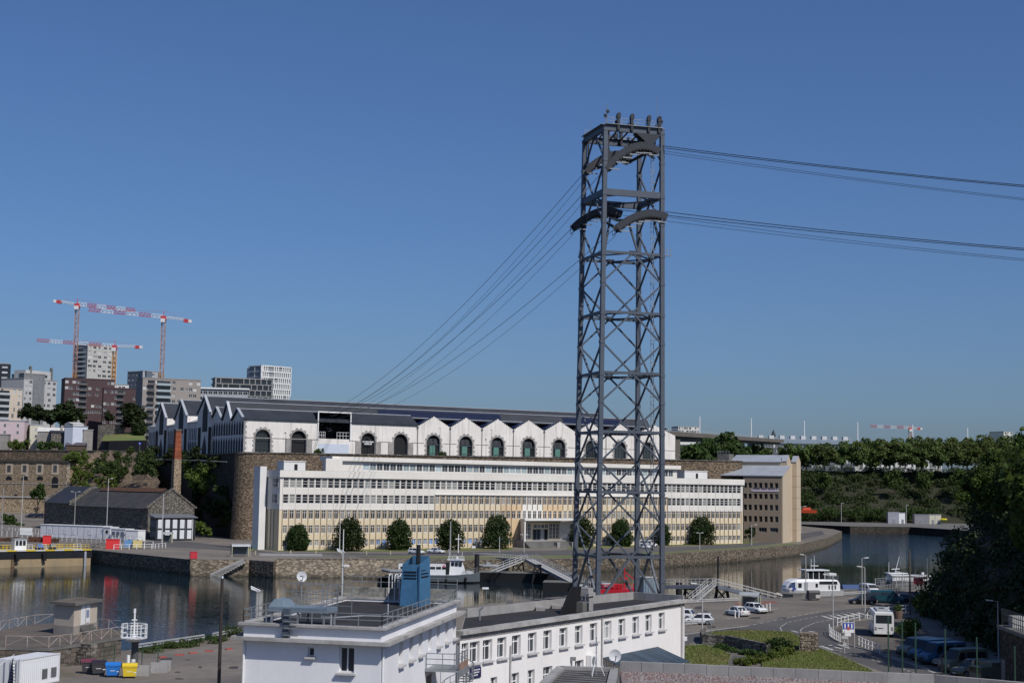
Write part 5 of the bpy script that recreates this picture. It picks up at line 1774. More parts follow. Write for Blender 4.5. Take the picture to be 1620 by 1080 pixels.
 # ------------------------------------------------------------------ left foreground: stone pier head, hut, beacon, bins
ZP=3.7
pp=[atz(x,y,ZP) for (x,y) in ((-60,1026),(9,1023),(77,1025),(112,1020),(128,1017.5),(192,1007),(193,996),(152,992.5),(90,985),(55,986),(0,997),(-60,1003))]
pier=thing('stone_pier_head','raised dark stone pier head under the concrete hut','pier',(0,0,0))
MB().prism([(p.x,p.y) for p in pp],-2,ZP-.25,0,0).build('pier_wall',ST_GREY,pier)
MB().prism(offset_poly([(p.x,p.y) for p in pp],.12),ZP-.25,ZP,0,1).build('pier_top',[CONC_D,mat('pier_paving',(.14,.115,.095),.95,.3,.3,2.0,col2=(.09,.08,.07),world=True,bump=.5)],pier)
# dressed blocks of the front face, built as stones
def blocks(parent,a,b,z0,z1,rows,wid,m):
 d=Vector((b.x-a.x,b.y-a.y,0))
 L=d.length
 d.normalize()
 nn=Vector((d.y,-d.x,0))
 rz=math.atan2(d.y,d.x)
 hh=(z1-z0)/rows
 me=[MB().box(.02,w_-.02,-.05-.03*(i % 2),.05,.015,hh-.015).mesh('stone_block',[m]) for i,w_ in enumerate((wid,wid*.7,wid*1.35))]
 ws_=(wid,wid*.7,wid*1.35)
 for r_ in range(rows):
  x=0.0
  i=r_ % 2
  while True:
   k_=random.randrange(3)
   if x+ws_[k_]>L: break
   p=a+d*x
   inst('stone_block',me[k_],parent,(p.x+nn.x*.02,p.y+nn.y*.02,z0+r_*hh),rz)
   x+=ws_[k_]
PBLK=mat('pier_block',(.155,.13,.105),.95,.3,.8,4.0,rand=.28)
for i in range(0,5):
 a,b=pp[i],pp[i+1]
 blocks(pier,a,b,LB-.1,ZP-.3,4,.85,PBLK)
for i in range(7):
 f=i/7
 p=atz(139,1018,ZP).lerp(atz(112,1051,LB),f)
 MB().box(-.8,.8,-.35,.5,0,ZP-f*(ZP-LB)-LB+.05).build('stair_step',ST_GREY,pier,loc=(p.x,p.y,LB-.02),rz=R(-30))
WR_=mat('rail_white_rust',(.55,.5,.45),.7,.25,1.,5.,col2=(.3,.2,.15))
def xrail(name,label,pts,h=1.05,step=2.0):
 t=thing(name,label,'railing',(0,0,0))
 for i in range(len(pts)-1):
  a,b=pts[i],pts[i+1]
  L=(b-a).length
  n=max(1,round(L/step))
  MB().bar(a+Vector((0,0,h)),b+Vector((0,0,h)),.035).build('top_rail',WR_,t)
  for j in range(n):
   p,q=a.lerp(b,j/n),a.lerp(b,(j+1)/n)
   MB().bar(p,p+Vector((0,0,h)),.045).build('post',WR_,t)
   if j % 2==0: MB().bar(p+Vector((0,0,.1)),q+Vector((0,0,h)),.028).build('brace',WR_,t)
   else: MB().bar(p+Vector((0,0,h)),q+Vector((0,0,.1)),.028).build('brace',WR_,t)
 return t
xrail('pier_railing','white cross-braced railing along the front of the pier head',[atz(x,y,ZP) for (x,y) in ((9,1022),(77,1024),(112,1019),(128,1016.5),(191,1006.5))])
xrail('pier_railing','white cross-braced railing along the water side, left of the hut',[atz(x,y,ZP) for (x,y) in ((-40,1001),(0,997.5),(55,987),(84,985.5))])
xrail('pier_railing','white cross-braced railing along the water side, right of the hut',[atz(x,y,ZP) for (x,y) in ((154,993.5),(190,996.8))])
xrail('pier_railing','white sloping railing of the pier head steps',[atz(141,1015,ZP),atz(110,1050,LB)],1.0,1.6)
# hut
hA,hB,hC=atz(85,1001.6,ZP),atz(115.6,1004.6,ZP),atz(152.5,997,ZP)
hD=hA+(hC-hB)
hut=thing('concrete_hut','small cream concrete hut with flat roof on the pier head','hut',(0,0,0))
HH=(at(115.6,957,hB.y).z-ZP)
HUTW=mat('hut_cream',(.52,.45,.37),.9,.08,.6,4.,streak=.2,streak_col=(.3,.25,.2),world=True)
HUTG=mat('hut_plinth',(.33,.30,.26),.9,.15,.6,4.,world=True)
hp=[(p.x,p.y) for p in (hA,hB,hC,hD)]
MB().prism(hp,ZP+.95,ZP+HH).build('wall',HUTW,hut)
MB().prism(offset_poly(hp,.04),ZP,ZP+.95).build('plinth',HUTG,hut)
MB().prism(offset_poly(hp,.42),ZP+HH,ZP+HH+.28,0,1).build('roof_slab',[CONC_D,mat('roof_moss',(.17,.14,.11),.95,.3,.5,3.)],hut)
FH=Fac(hB,hC,ZP)
MB().box(FH.L*.29,FH.L*.66,-.07,-.01,.95,HH-.1).build('door',PLAIN_WHITE,hut,loc=FH.p0,rz=FH.rz)
MB().box(FH.L*.47,FH.L*.475+.03,-.08,-.071,.95,HH-.1).build('door_gap',BLACKM,hut,loc=FH.p0,rz=FH.rz)
MB().box(FH.L*.5,FH.L*.62,-.085,-.072,HH-1.5,HH-.7).build('door_notice',mat('notice_blue',(.25,.3,.42),.6),hut,loc=FH.p0,rz=FH.rz)
MB().box(FH.L*.5,FH.L*.62,-.085,-.072,HH-2.6,HH-2.0).build('door_notice',mat('notice_grey',(.5,.42,.42),.6),hut,loc=FH.p0,rz=FH.rz)
for i in range(3): MB().box(FH.L*.25,FH.L*.75,-.9+i*.28,-.045,0,.3+i*.28).build('step',CONC_D,hut,loc=FH.p0,rz=FH.rz)
# beacon
bp=atz(210,1056,LB)
be=thing('beacon_tower','white navigation beacon on a round railed platform above the bins','beacon',bp)
sb=2400/bp.y
zpl=(1056-1010)/sb
MB().tube((0,.6,0),(0,.6,zpl),.35,n=12).build('column',mat('beacon_column',(.10,.10,.10),.7,.2),be)
MB().tube((-.35,-.5,0),(-.35,-.5,zpl-1.6),.16,n=8).tube((.15,-.5,0),(.15,-.5,zpl-2.0),.2,n=8).build('conduit',PLAIN_WHITE,be)
MB().lathe([(.4,zpl-.35),(1.25,zpl-.05),(1.3,zpl+.05)],10).build('platform',PLAIN_WHITE,be)
k=MB()
N_=8
for i in range(N_):
 a,b=2*math.pi*i/N_,2*math.pi*(i+1)/N_
 pa,pb=Vector((1.25*math.cos(a),1.25*math.sin(a),zpl)),Vector((1.25*math.cos(b),1.25*math.sin(b),zpl))
 for h in (.5,1.0,1.35):
  k.bar(pa+Vector((0,0,h)),pb+Vector((0,0,h)),.06)
 k.bar(pa,pa+Vector((0,0,1.35)),.08)
k.build('railing',PLAIN_WHITE,be)
MB().tube((0,0,zpl),(0,0,zpl+2.4),.1,.08,8).lathe([(.3,0),(.3,.12),(.12,.4)],10,c=(0,0,zpl)).build('mast',PLAIN_WHITE,be)
MB().box(-.25,.25,-.12,.12,zpl+1.7,zpl+1.8).box(-.08,.1,-.1,.1,zpl+2.4,zpl+2.85).build('light_head',PLAIN_WHITE,be)
MB().box(-.06,.06,.02,.14,zpl+1.2,zpl+2.2).build('back_plate',CONC_D,be)
# wheeled bins
def wheelie(label,px,py,body,lid,loc_dx=0):
 p=atz(px,py,LB)
 t=thing('wheeled_bin',label,'bin',p,R(12),'wheeled bins by the pier')
 k=MB()
 P0=[(-.55,-.42),(.55,-.42),(.55,.42),(-.55,.42)]
 P1=[(-.66,-.52),(.66,-.52),(.66,.52),(-.66,.52)]
 k.add([(x,y,.18) for (x,y) in P0]+[(x,y,1.1) for (x,y) in P1],[(0,1,5,4),(1,2,6,5),(2,3,7,6),(3,0,4,7),(0,3,2,1),(4,5,6,7)])
 k.box(-.7,.7,-.56,.56,1.02,1.1)
 k.build('tub',body,t)
 prof=[(-.56,1.1),(.56,1.1),(.56,1.2),(.3,1.34),(0,1.38),(-.3,1.34),(-.56,1.2)]
 MB().extr(prof,-.69,.69,'x').build('lid',lid,t)
 MB().box(-.25,.2,-.535,-.5,.55,.9).build('label_plate',PLAIN_WHITE,t,rot=(R(-6),0,0))
 MB().box(.35,.6,-.52,-.49,.45,.7).build('label_plate',PLAIN_WHITE,t,rot=(R(-6),0,0))
 for (x,y) in ((-.45,-.32),(.45,-.32),(-.45,.32),(.45,.32)):
  MB().tube((x-.04,y,.1),(x+.04,y,.1),.1,n=10).build('wheel',BLACKM,t)
 for s_ in (-1,1):
  MB().tube((s_*.69,0,1.0),(s_*.8,0,1.0),.05,n=6).build('trunnion',BLACKM,t)
GREYP=paint('bin_grey',(.055,.055,.06),.5)
wheelie('dark grey wheeled bin with maroon lid',140,1064.5,GREYP,paint('lid_maroon',(.16,.035,.06),.5))
wheelie('dark grey wheeled bin with black lid',156.5,1066.5,GREYP,paint('lid_black',(.025,.02,.03),.5))
BB=paint('bin_blue',(.02,.17,.55),.45)
wheelie('bright blue wheeled bin beside the yellow one',178.5,1070,BB,BB)
YB=paint('bin_yellow',(.72,.52,.03),.45)
wheelie('bright yellow wheeled bin, rightmost of four',205,1071.5,YB,YB)
# shipping container
c0=atz(93.5,1076.5,LB)
c1=at(27,1092,c0.y-6.0)
cd=thing('shipping_container','white corrugated shipping container with two grey vents','container',(c0.x,c0.y,LB),0)
dirc=Vector((c1.x-c0.x,c1.y-c0.y,0)).normalized()
rzc=math.atan2(-dirc.y,-dirc.x)
cd.location=(c0.x+dirc.x*6.06,c0.y+dirc.y*6.06,LB)
cd.rotation_euler=(0,0,rzc)
CW=paint('container_white',(.68,.69,.71),.5)
Hc=2.55
k=MB()
k.box(.06,6.0,.06,2.38,.1,Hc-.05)
k.build('shell',CW,cd)
me=MB().extr([(-.0,0),(.05,0),(.05,0),(.0,0)],0,1)
rb=MB().add([(0,.06,.12),(.05,.01,.12),(.15,.01,.12),(.2,.06,.12),(0,.06,Hc-.12),(.05,.01,Hc-.12),(.15,.01,Hc-.12),(.2,.06,Hc-.12)],[(0,1,5,4),(1,2,6,5),(2,3,7,6),(4,5,6,7),(0,3,2,1)]).mesh('corrugation',[CW])
for i in range(20):
 inst('corrugation',rb,cd,(.1+i*.29,0,0))
for (a,b) in ((3.35,4.15),(4.75,5.55)):
 v_=MB().box(a,b,-.03,.02,.5,1.35).build('vent',STEEL,cd)
 for i in range(7): MB().box(a+.05,b-.05,-.06,-.031,.56+i*.11,.61+i*.11).build('vent_slat',CONC_D,v_)
for x in (0,5.94): MB().box(x,x+.12,-.01,.1,0,Hc).build('corner_post',CW,cd)
MB().box(0,6.06,-.012,.1,Hc-.12,Hc).build('top_beam',CW,cd)
MB().box(0,6.06,-.012,.1,0,.14).build('bottom_beam',CW,cd)
for i in range(4): MB().tube((-.05,.3+i*.6,.15),(-.05,.3+i*.6,Hc-.15),.03,n=6).build('lock_rod',STEEL,cd)
# flag on a slanting pole
fp=at(20,1040,c0.y-7.5)
fg=thing('flag','navy and white flag hanging from a slanting white pole','flag',fp)
MB().tube((.15,0,.3),(-1.6,-.6,-1.1),.03,n=6).build('pole',PLAIN_WHITE,fg)
k=MB()
n=10
for (x0,x1,m,zt) in ((-.42,.22,0,0),(.22,.42,1,-.15)):
 for i in range(n):
  def P(u,v):
   top=Vector((0.05+.12*(u-.5),0,-v*.1))
   bot=Vector((x0+(x1-x0)*u,.14*math.sin(u*9+v*3),-2.6+zt))
   return top.lerp(bot,v)
  for j in range(4):
   k.quad(P(j/4,i/n),P((j+1)/4,i/n),P((j+1)/4,(i+1)/n),P(j/4,(i+1)/n),m)
o=k.build('cloth',[mat('flag_navy',(.012,.016,.05),.8),PLAIN_WHITE],fg,smooth=True,recalc=False)
sd=o.modifiers.new('thick','SOLIDIFY')
sd.thickness=.02
# guard rails, blocks, fence posts
def armco(label,a,b,z,h=.75):
 t=thing('guard_rail',label,'guard rail',(0,0,0),0,'guard rails')
 p,q=atz(a[0],a[1],z),atz(b[0],b[1],z)
 for dz in (h,h-.28):
  MB().bar(p+Vector((0,0,dz)),q+Vector((0,0,dz)),.08,.17).build('rail',paint('galv_pale',(.5,.51,.52),.4,.3),t)
 L=(q-p).length
 n=max(2,round(L/4))
 for i in range(n+1):
  c=p.lerp(q,i/n)
  MB().bar(c,c+Vector((0,0,h)),.12).build('post',STEEL,t)
armco('long pale guard rail along the near water edge, left length',(218,1030),(323,1014),LB)
armco('short pale guard rail along the near water edge beside the white block',(336,1012),(380,1003),LB)
for (px_,py_,wd,lab) in ((225,1068,1.3,'pale concrete block right of the yellow bin'),(252,1063,1.6,'long concrete block at the foot of the right green fence post'),(262,1060,1.0,'small concrete block, rightmost by the bins')):
 o=MB().extr([(-.4,0),(.4,0),(.3,.95),(-.3,.95)],-wd/2,wd/2,'x').build('concrete_block',CONC,None,loc=atz(px_,py_,LB),rz=R(8))
 tag(o,lab,'block','concrete blocks','thing')
GRN=paint('fence_green',(.02,.06,.035),.5)
for (px_,py_,lab) in ((180,1056,'green wire fence frame behind the blue bin'),(224,1060,'green fence post left of the two right concrete blocks'),(249,1063,'green fence post beside the long concrete block')):
 t=thing('fence_post',lab,'fence post',atz(px_,py_,LB),R(8),'green fence posts')
 MB().bar((0,0,0),(0,0,2.4),.08).build('post',GRN,t)
 if px_==180:
  MB().bar((-1.0,0,0),(-1.0,0,2.2),.06).build('post',GRN,t)
  k=MB()
  for i in range(8): k.bar((-1+i*.14,0,.1),(-1+i*.14,0,2.1),.015)
  for i in range(8): k.bar((-1,0,.2+i*.25),(0,0,.2+i*.25),.015)
  k.build('mesh_panel',GRN,t)
RED=paint('barrier_red',(.30,.06,.05),.7)
for i,(px_,py_,lab) in enumerate(((257,1040,'leftmost'),(284,1036,'second'),(305,1033,'third'),(331,1030,'fourth'),(362,1027,'rightmost'))):
 o=MB().extr([(-.15,0),(.15,0),(.1,.16),(-.1,.16)],-.45,.45,'x').build('road_barrier',RED,None,loc=atz(px_,py_,LB),rz=R(random.uniform(-30,60)))
 tag(o,'low red plastic barrier lying in the weeds, %s of five' % lab,'barrier','red barriers','thing')
 # dark lamp post
lp=at(346,1090,95)
dl=thing('lamp_post','tall dark lamp post beside the white block','lamp post',(lp.x,lp.y,LB))
tz=at(350,914,95).z-LB
MB().tube((0,0,0),(0,0,tz),.13,.09,10).build('post',mat('post_brown',(.06,.05,.045),.5,.1,metal=.3),dl)
MB().tube((0,0,tz),(0,0,tz+.15),.12,.05,10).build('cap',STEEL,dl)
# verge of weeds at the water edge
vg=[atz(222,1036,LB),atz(378,1012,LB),atz(378,1001,LB),atz(222,1027,LB)]
struct('weedy_verge',MB().prism(offset_poly([(p.x,p.y) for p in vg],-.1),LB-.5,LB+.03),DIRT)
sd_=MB().prism([(p.x,p.y) for p in (atz(96,1056,LB),atz(140,1058,LB),atz(128,1068,LB),atz(96,1072,LB))],LB-.5,LB+.02)
struct('sand_patch',sd_,DIRT)
cs,rs=[],[]
for i in range(46):
 t=random.random()
 p=vg[0].lerp(vg[1],t).lerp(vg[3].lerp(vg[2],t),random.random())
 h=random.uniform(.15,.55)*(1.6 if t>.8 else 1)
 cs.append((p.x,p.y,LB+h*.7))
 rs.append((random.uniform(.4,1.0),random.uniform(.4,1.0),h))
o=inst('weeds',leaf_mesh('weeds',leaf_cloud(5200,cs,rs,.12,shell=.2,seed=5),LEAF_MID))
tag(o,'green weeds and brush along the near water edge','weeds',kind='stuff')
# ------------------------------------------------------------------ far quay furniture: roads, grass, bank, slipway
def flat(name,pts,z,m,lift,thick=0.3):
 """thin sheet laid on the ground through points seen at these places"""
 P=[atz(x,y,z) for (x,y) in pts]
 P=[(p.x,p.y) for p in P]
 a=sum(P[i][0]*P[(i+1) % len(P)][1]-P[(i+1) % len(P)][0]*P[i][1] for i in range(len(P)))
 if a<0: P=P[::-1]
 k=MB().add([(p[0],p[1],z+lift) for p in P],[tuple(range(len(P)))])
 return struct(name,k,m,recalc=False)
flat('quay_road',[(200,862),(330,868),(420,874.5),(640,879),(905,878),(1052,872.5),(1180,865),(1250,857),(1305,845),(1300,839),(1262,844),(1200,858),(1100,864),(900,869.5),(640,874.5),(440,874),(330,860),(262,852)],RQ,ASPH,.006)
flat('quay_lawn',[(386,874),(412,868),(440,871.5),(640,872),(810,869.5),(812,866),(700,867),(440,869.5),(415,864),(388,868)],RQ,GRASS,.05)
flat('quay_lawn',[(896,868.5),(1050,863.5),(1140,861.5),(1192,859),(1197,855),(1176,856),(1050,860.5),(900,865)],RQ,GRASS,.05)
flat('quay_verge',[(560,880.5),(640,882.5),(760,883.5),(905,881.5),(1052,875),(1180,867.5),(1262,860.2),(1258,858.5),(1180,865.5),(1052,873),(905,878.5),(760,880.5),(640,879.5)],RQ,GRASS,.05)
# sloping masonry bank and slipway between the quays
bkp=[atz(433,887.5,RQ),atz(560,884,RQ),atz(640,884,RQ),atz(720,884,RQ)]
def footp(px,py): return atz(px,py,0.0)
k=MB()
top_=[atz(436,884,RQ),atz(520,885.5,RQ),atz(640,885.5,RQ)]
f0,f1,f2=footp(436,913),footp(520,914),footp(600,912)
for p in (f0,f1,f2): p.z=-.4
k.quad(top_[0],top_[1],f1,f0)
k.quad(top_[1],top_[2],f2,f1)
struct('sloping_bank',k,ST_QUAYL)
k=MB()
sa,sb_,sc2,sd2=atz(632,886,RQ),atz(655,887.5,RQ),footp(566,915),footp(538,914)
for p in (sc2,sd2): p.z=-.2
sa.z=sb_.z=RQ-.05
k.quad(sa,sb_,sc2,sd2)
k.quad(sb_,sb_-Vector((0,0,5)),sc2-Vector((0,0,5)),sc2)
struct('slipway',k,ST_QUAYL)
# pale quay length with stair
a,b=atz(302,885.2,RQ),atz(394,885.6,RQ)
k=MB()
dq=(b-a).normalized()
nq=Vector((dq.y,-dq.x,0))
k.quad(a+nq*.06-Vector((0,0,5)),b+nq*.06-Vector((0,0,5)),b+nq*.06,a+nq*.06)
struct('pale_quay_face',k,ST_QUAYL)
qs=thing('quay_stair','steep stone stair running down the pale quay wall','stair',(0,0,0))
for i in range(12):
 f=i/11
 p=a.lerp(b,.86-.5*f)
 MB().box(-.9,.9,-1.0,0,-.5,0).build('step',CONC,qs,loc=(p.x+nq.x*.1,p.y+nq.y*.1,RQ-.2-f*(RQ-.1)),rz=math.atan2(dq.y,dq.x))
MB().bar(a.lerp(b,.9)+nq*1.1+Vector((0,0,.2)),a.lerp(b,.34)+nq*1.1-Vector((0,0,RQ-.4)),.12,.5).build('string',CONC,qs)
# bollards and low posts along the far quay edge
def lamp(label,px,py,z,top_y,arms=((.0,1.2),),m=None,r=.1,head=True,name='lamp_post',group=None,tall=None):
 p=atz(px,py,z)
 h=tall or (at(px,top_y,p.y).z-z)
 t=thing(name,label,'lamp post',p,R(random.uniform(-8,8)),group)
 MB().tube((0,0,0),(0,0,h),r,r*.65,8).build('post',m or STEEL,t)
 for (ang,ln) in arms:
  d=Vector((math.cos(ang),math.sin(ang),0))
  MB().bar((0,0,h),d*ln+Vector((0,0,h+.12)),.06).build('arm',m or STEEL,t)
  MB().bar(d*ln*.8+Vector((0,0,h+.1)),d*(ln+.55)+Vector((0,0,h+.16)),.26,.12).build('lamp_head',PLAIN_WHITE,t)
 return t
LS=paint('post_pale',(.46,.46,.45),.5)
lamp('pale lamp post with white head in front of the barracks, leftmost',33,843,RQ,752,((0.3,.8),),LS,.13,group='far quay lamp posts')
lamp('pale lamp post behind the white mobile cabin',168,851,RQ,757,((0.3,.8),),LS,.13,group='far quay lamp posts')
lamp('pale wooden pole before the dark two-storey cabin',256,859,RQ,781,(),LS,.16,group='far quay lamp posts')
lamp('double-armed pole rising between the two slate roofs',117,846,RQ,778,((0,.9),(math.pi,.9)),CONC,.16,group='far quay lamp posts')
lamp('grey pole at the far left edge of the quay',2,848,RQ,772,(),CONC,.16,group='far quay lamp posts')
lamp('white mast on the lawn before the office block, left of the cars',537,873,RQ,858,(),PLAIN_WHITE,.09,tall=8.5,group='far quay lamp posts')
lamp('tall concrete pole among the office trees, right of the second car',712,877,RQ,824,(),CONC,.2,group='far quay lamp posts')
lamp('street lamp before the office wall, left of the porch',790,874,RQ,848,(),LS,.11,group='far quay lamp posts')
lamp('two-headed street lamp before the entrance porch',829,873,RQ,846,((0,.4),(math.pi,.4)),LS,.1,group='far quay lamp posts')
lamp('street lamp right of the rightmost office tree',1107,869,RQ,843,((0,.4),(math.pi,.4)),LS,.1,group='far quay lamp posts')
lamp('tall street lamp at the quay end beside the beige block',1267,842,RQ,801,((.2,1.8),),LS,.16,group='far quay lamp posts')
lamp('thin street lamp in front of the beige block windows',1189,862,RQ,830,((.2,1.2),),LS,.12,group='far quay lamp posts')
lamp('street lamp between the beige block and the quay edge',1229,855,RQ,826,(),LS,.12,group='far quay lamp posts')
for i,(px_,py_) in enumerate(((404,877),(460,875.5),(500,876),(540,876.5),(580,877),(618,877))):
 o=MB().box(-.1,.1,-.1,.1,0,.9).build('marker_post',mat('post_cream',(.5,.46,.3),.7),None,loc=atz(px_,py_,RQ))
 tag(o,'short cream marker post on the office lawn edge, %s from the left' % ['first','second','third','fourth','fifth','sixth'][i],'post','cream marker posts','thing')
 # bus shelter and red box
def shelter(label,px,py,z,rz,w_=4.2):
 t=thing('bus_shelter',label,'bus shelter',atz(px,py,z),rz)
 k=MB()
 n=8
 for i in range(n):
  a0,a1=math.pi*i/n,math.pi*(i+1)/n
  k.add([(-w_/2,-1.0*math.cos(a0),2.3+.55*math.sin(a0)),(w_/2,-1.0*math.cos(a0),2.3+.55*math.sin(a0)),(w_/2,-1.0*math.cos(a1),2.3+.55*math.sin(a1)),(-w_/2,-1.0*math.cos(a1),2.3+.55*math.sin(a1))],[(0,1,2,3)])
 k.build('vault_roof',mat('shelter_roof',(.36,.38,.39),.3,.1),t,smooth=True,recalc=False)
 for (x,y) in ((-w_/2+.1,-.95),(w_/2-.1,-.95),(-w_/2+.1,.95),(w_/2-.1,.95)):
  MB().bar((x,y,0),(x,y,2.35),.12).build('post',mat('post_yellowed',(.55,.52,.36),.6),t)
 MB().box(-w_/2+.2,w_/2-.2,.92,.96,.3,2.0).build('back_pane',mat('shelter_glass',(.12,.14,.14),.1,.02),t)
 MB().box(-w_/2+.6,w_/2-.6,.45,.85,.42,.5).build('bench',STEEL,t)
 return t
shelter('small vaulted glass shelter at the top of the quay stair',380,880,RQ,R(20))
rb_=thing('red_cabinet','small red cabinet on the edge of the far quay','cabinet',atz(306,884,RQ),R(20))
MB().box(-.75,.75,-.5,.5,.1,1.5).build('body',paint('cabinet_red',(.5,.03,.05),.5),rb_)
MB().box(-.8,.8,-.55,.55,1.5,1.62).build('lid',MATS['cabinet_red'],rb_)
MB().box(-.6,.6,-.4,.4,0,.1).build('base',BLACKM,rb_)
# handrail-like beam on the near edge of the road
armco('dark low guard rail along the far quay road',(410,880.5),(510,881.5),RQ,.7)
# small signs
def road_sign(label,px,py,z,h,wd,ht,m,name='road_sign',shape='box'):
 t=thing(name,label,'sign',atz(px,py,z))
 MB().tube((0,0,0),(0,0,h),.05,n=6).build('post',STEEL,t)
 if shape=='round':
  MB().tube((0,-.08,h-.2),(0,-.05,h-.2),wd,n=16).build('plate',m,t)
 else:
  MB().box(-wd,wd,-.09,-.05,h-ht,h).build('plate',m,t)
 return t
road_sign('small white road sign on the far quay left of the gangway',749,881,RQ,2.6,.45,.5,PLAIN_WHITE)
cr_=thing('white_cross_post','white cross-shaped post before the office trees','post',atz(725,874,RQ))
MB().box(-.1,.1,-.08,.08,0,4.6).build('post',PLAIN_WHITE,cr_)
MB().box(-.75,.75,-.07,.07,3.3,3.5).build('crossbar',PLAIN_WHITE,cr_)
road_sign('tall pale sign panel at the foot of the beige block',1240,852,RQ,5.4,.9,4.8,mat('totem_white',(.6,.62,.66),.5))
# ------------------------------------------------------------------ stone workshop with slate roofs
wa,wb_=atz(70,842,RQ),atz(234,856.5,RQ)
WF=Fac(at(69,830,485),at(233.5,830,436),RQ)
ws_t=thing('stone_workshop','old stone workshop with two worn slate roofs below the rampart','building',WF.p0,WF.rz)
He=WF.uv(150,799)[1]
Wd=15.0
split=WF.u(112,800)
GR=MATS['stone_grey']
def wk(x0,x1,he,hr,mroof,nm):
 k=MB()
 k.quad((x0,0,0),(x1,0,0),(x1,0,he),(x0,0,he))
 for x in (x0,x1):
  k.add([(x,0,0),(x,Wd,0),(x,Wd,he),(x,Wd/2,hr),(x,0,he)],[(0,1,2,3,4)])
 k.quad((x0,Wd,0),(x1,Wd,0),(x1,Wd,he),(x0,Wd,he))
 k.build('wall',ST_TAN if False else ST_GREY,ws_t,recalc=False)
 k=MB()
 k.add([(x0-.4,-.6,he-.35),(x1+.1,-.6,he-.35),(x1+.1,Wd/2,hr+.1),(x0-.4,Wd/2,hr+.1),(x0-.4,Wd+.6,he-.35),(x1+.1,Wd+.6,he-.35)],[(0,1,2,3),(3,2,5,4)])
 k.build('roof',mroof,ws_t,recalc=False)
 for x in (x0+.1,x1-.1):
  for (p,q) in (((x,-.6,he-.1),(x,Wd/2,hr+.35)),((x,Wd/2,hr+.35),(x,Wd+.6,he-.1))):
   MB().bar(p,q,.7,.5).build('gable_coping',ST_GREY,ws_t)
OLDSL=mat('slate_old',(.06,.058,.058),.8,.25,.25,1.2,col2=(.035,.035,.038),streak=.35,streak_col=(.10,.085,.07))
wk(0,split,He+.6,He+5.4,SLATE,'a')
wk(split,WF.L,He,He+5.0,OLDSL,'b')
MB().add([(split+6,Wd/2-1.5,He+4.4),(WF.L-3,Wd/2-1.5,He+4.4),(WF.L-3,Wd/2,He+5.5),(split+6,Wd/2,He+5.5),(split+6,Wd/2+1.5,He+4.4),(WF.L-3,Wd/2+1.5,He+4.4)],[(0,1,2,3),(3,2,5,4)]).build('rusty_roof_lantern',RUST,ws_t,recalc=False)
for i in range(11):
 x=2.5+i*(WF.L-5)/10.5
 o=MB().box(x,x+1.8,-.05,.0,1.0,3.2).build('opening',BLACKM,ws_t)
 MB().box(x-.15,x+1.95,-.12,-.052,3.2,3.5).build('lintel',QUOIN,o)
 # brick chimney
cp=atz(278,842,RQ)
cpp=at(277,800,452)
chm=thing('brick_chimney','tall square factory chimney, stone below and red brick above','chimney',(cpp.x,cpp.y,RQ),R(33))
zt=at(279,680,452).z-RQ
zm=at(277,726,452).z-RQ
def taper(z0,z1,s0,s1): return MB().add([(-s0,-s0,z0),(s0,-s0,z0),(s0,s0,z0),(-s0,s0,z0),(-s1,-s1,z1),(s1,-s1,z1),(s1,s1,z1),(-s1,s1,z1)],[(0,1,5,4),(1,2,6,5),(2,3,7,6),(3,0,4,7),(4,5,6,7)])
taper(0,zm,1.25,1.05).build('stone_shaft',ST_TAN,chm)
taper(zm,zt,1.05,.82).build('brick_shaft',BRICK,chm)
MB().box(-.95,.95,-.95,.95,zt-.2,zt+.25).build('cap',CONC_D,chm)
for i in range(6):
 z=zm+(zt-zm)*(i+.5)/6
 s=1.05-.23*(i+.5)/6+.03
 MB().box(-s,s,-s,s,z,z+.1).build('iron_band',RUST,chm)
 # ------------------------------------------------------------------ site cabins
def cabin(label,p0,p1,h,depth,m,stor=1,wins=(),pale=None):
 F=Fac(p0,p1,RQ)
 t=thing('site_cabin',label,'cabin',F.p0,F.rz,'site cabins on the far quay')
 MB().box(0,F.L,0,depth,.15,h).build('body',m,t)
 MB().box(-.12,F.L+.12,-.12,depth+.12,h,h+.15).build('roof',mat('cabin_roof',(.17,.18,.20),.6,.15) if m.name=='cabin_navy' else PLAIN_WHITE,t)
 for (fx,z,ww,hh_) in wins:
  MB().box(F.L*fx,F.L*fx+ww,-.05,-.004,z,z+hh_).build('window',G_FAR if pale is None else pale,t)
 n=int(F.L/2.4)
 for i in range(1,n):
  MB().box(F.L*i/n-.05,F.L*i/n+.05,-.03,-.002,.2,h-.05).build('panel_joint',mat('joint_grey',(.2,.21,.24),.7),t)
 return t,F
CABG=paint('cabin_grey',(.72,.73,.76),.6)
PALEW=paint('panel_pale',(.66,.67,.70),.6)
cabin('long low grey-white mobile cabin in front of the slate workshop',at(64,838,436),at(163,847,424),3.6,3.2,CABG,wins=((.13,1.2,1.2,1.4),(.37,1.2,1.4,1.5),(.5,1.2,1.4,1.5),(.76,1.2,1.6,1.5)),pale=PALEW)
cabin('white cabin end with a dark window beside the long grey cabin',at(163.3,847,423.5),at(174,849,422),3.5,3.0,PLAIN_WHITE,wins=((.35,1.9,.9,.8),),pale=BLACKM)
cabin('grey cabin with three shuttered windows left of the white one',at(175,850,420),at(198,852,417),3.2,3.0,CABG,wins=((.08,1.1,1.2,1.4),(.38,1.1,1.2,1.4),(.68,1.1,1.2,1.4)),pale=mat('shutter_grey',(.16,.17,.2),.6))
cabin('plain white cabin wall beside the dark two-storey cabin',at(198.3,852,416),at(218,853,414),3.0,3.0,PLAIN_WHITE)
p0,p1=atz(245,853,RQ),atz(309,853,RQ)
NAVY=paint('cabin_navy',(.014,.018,.026),.6)
t,F=cabin('dark navy two-storey cabin with pale shutters on the far quay',at(246,852,425),at(308.5,852.5,430),6.3,7.0,NAVY,wins=())
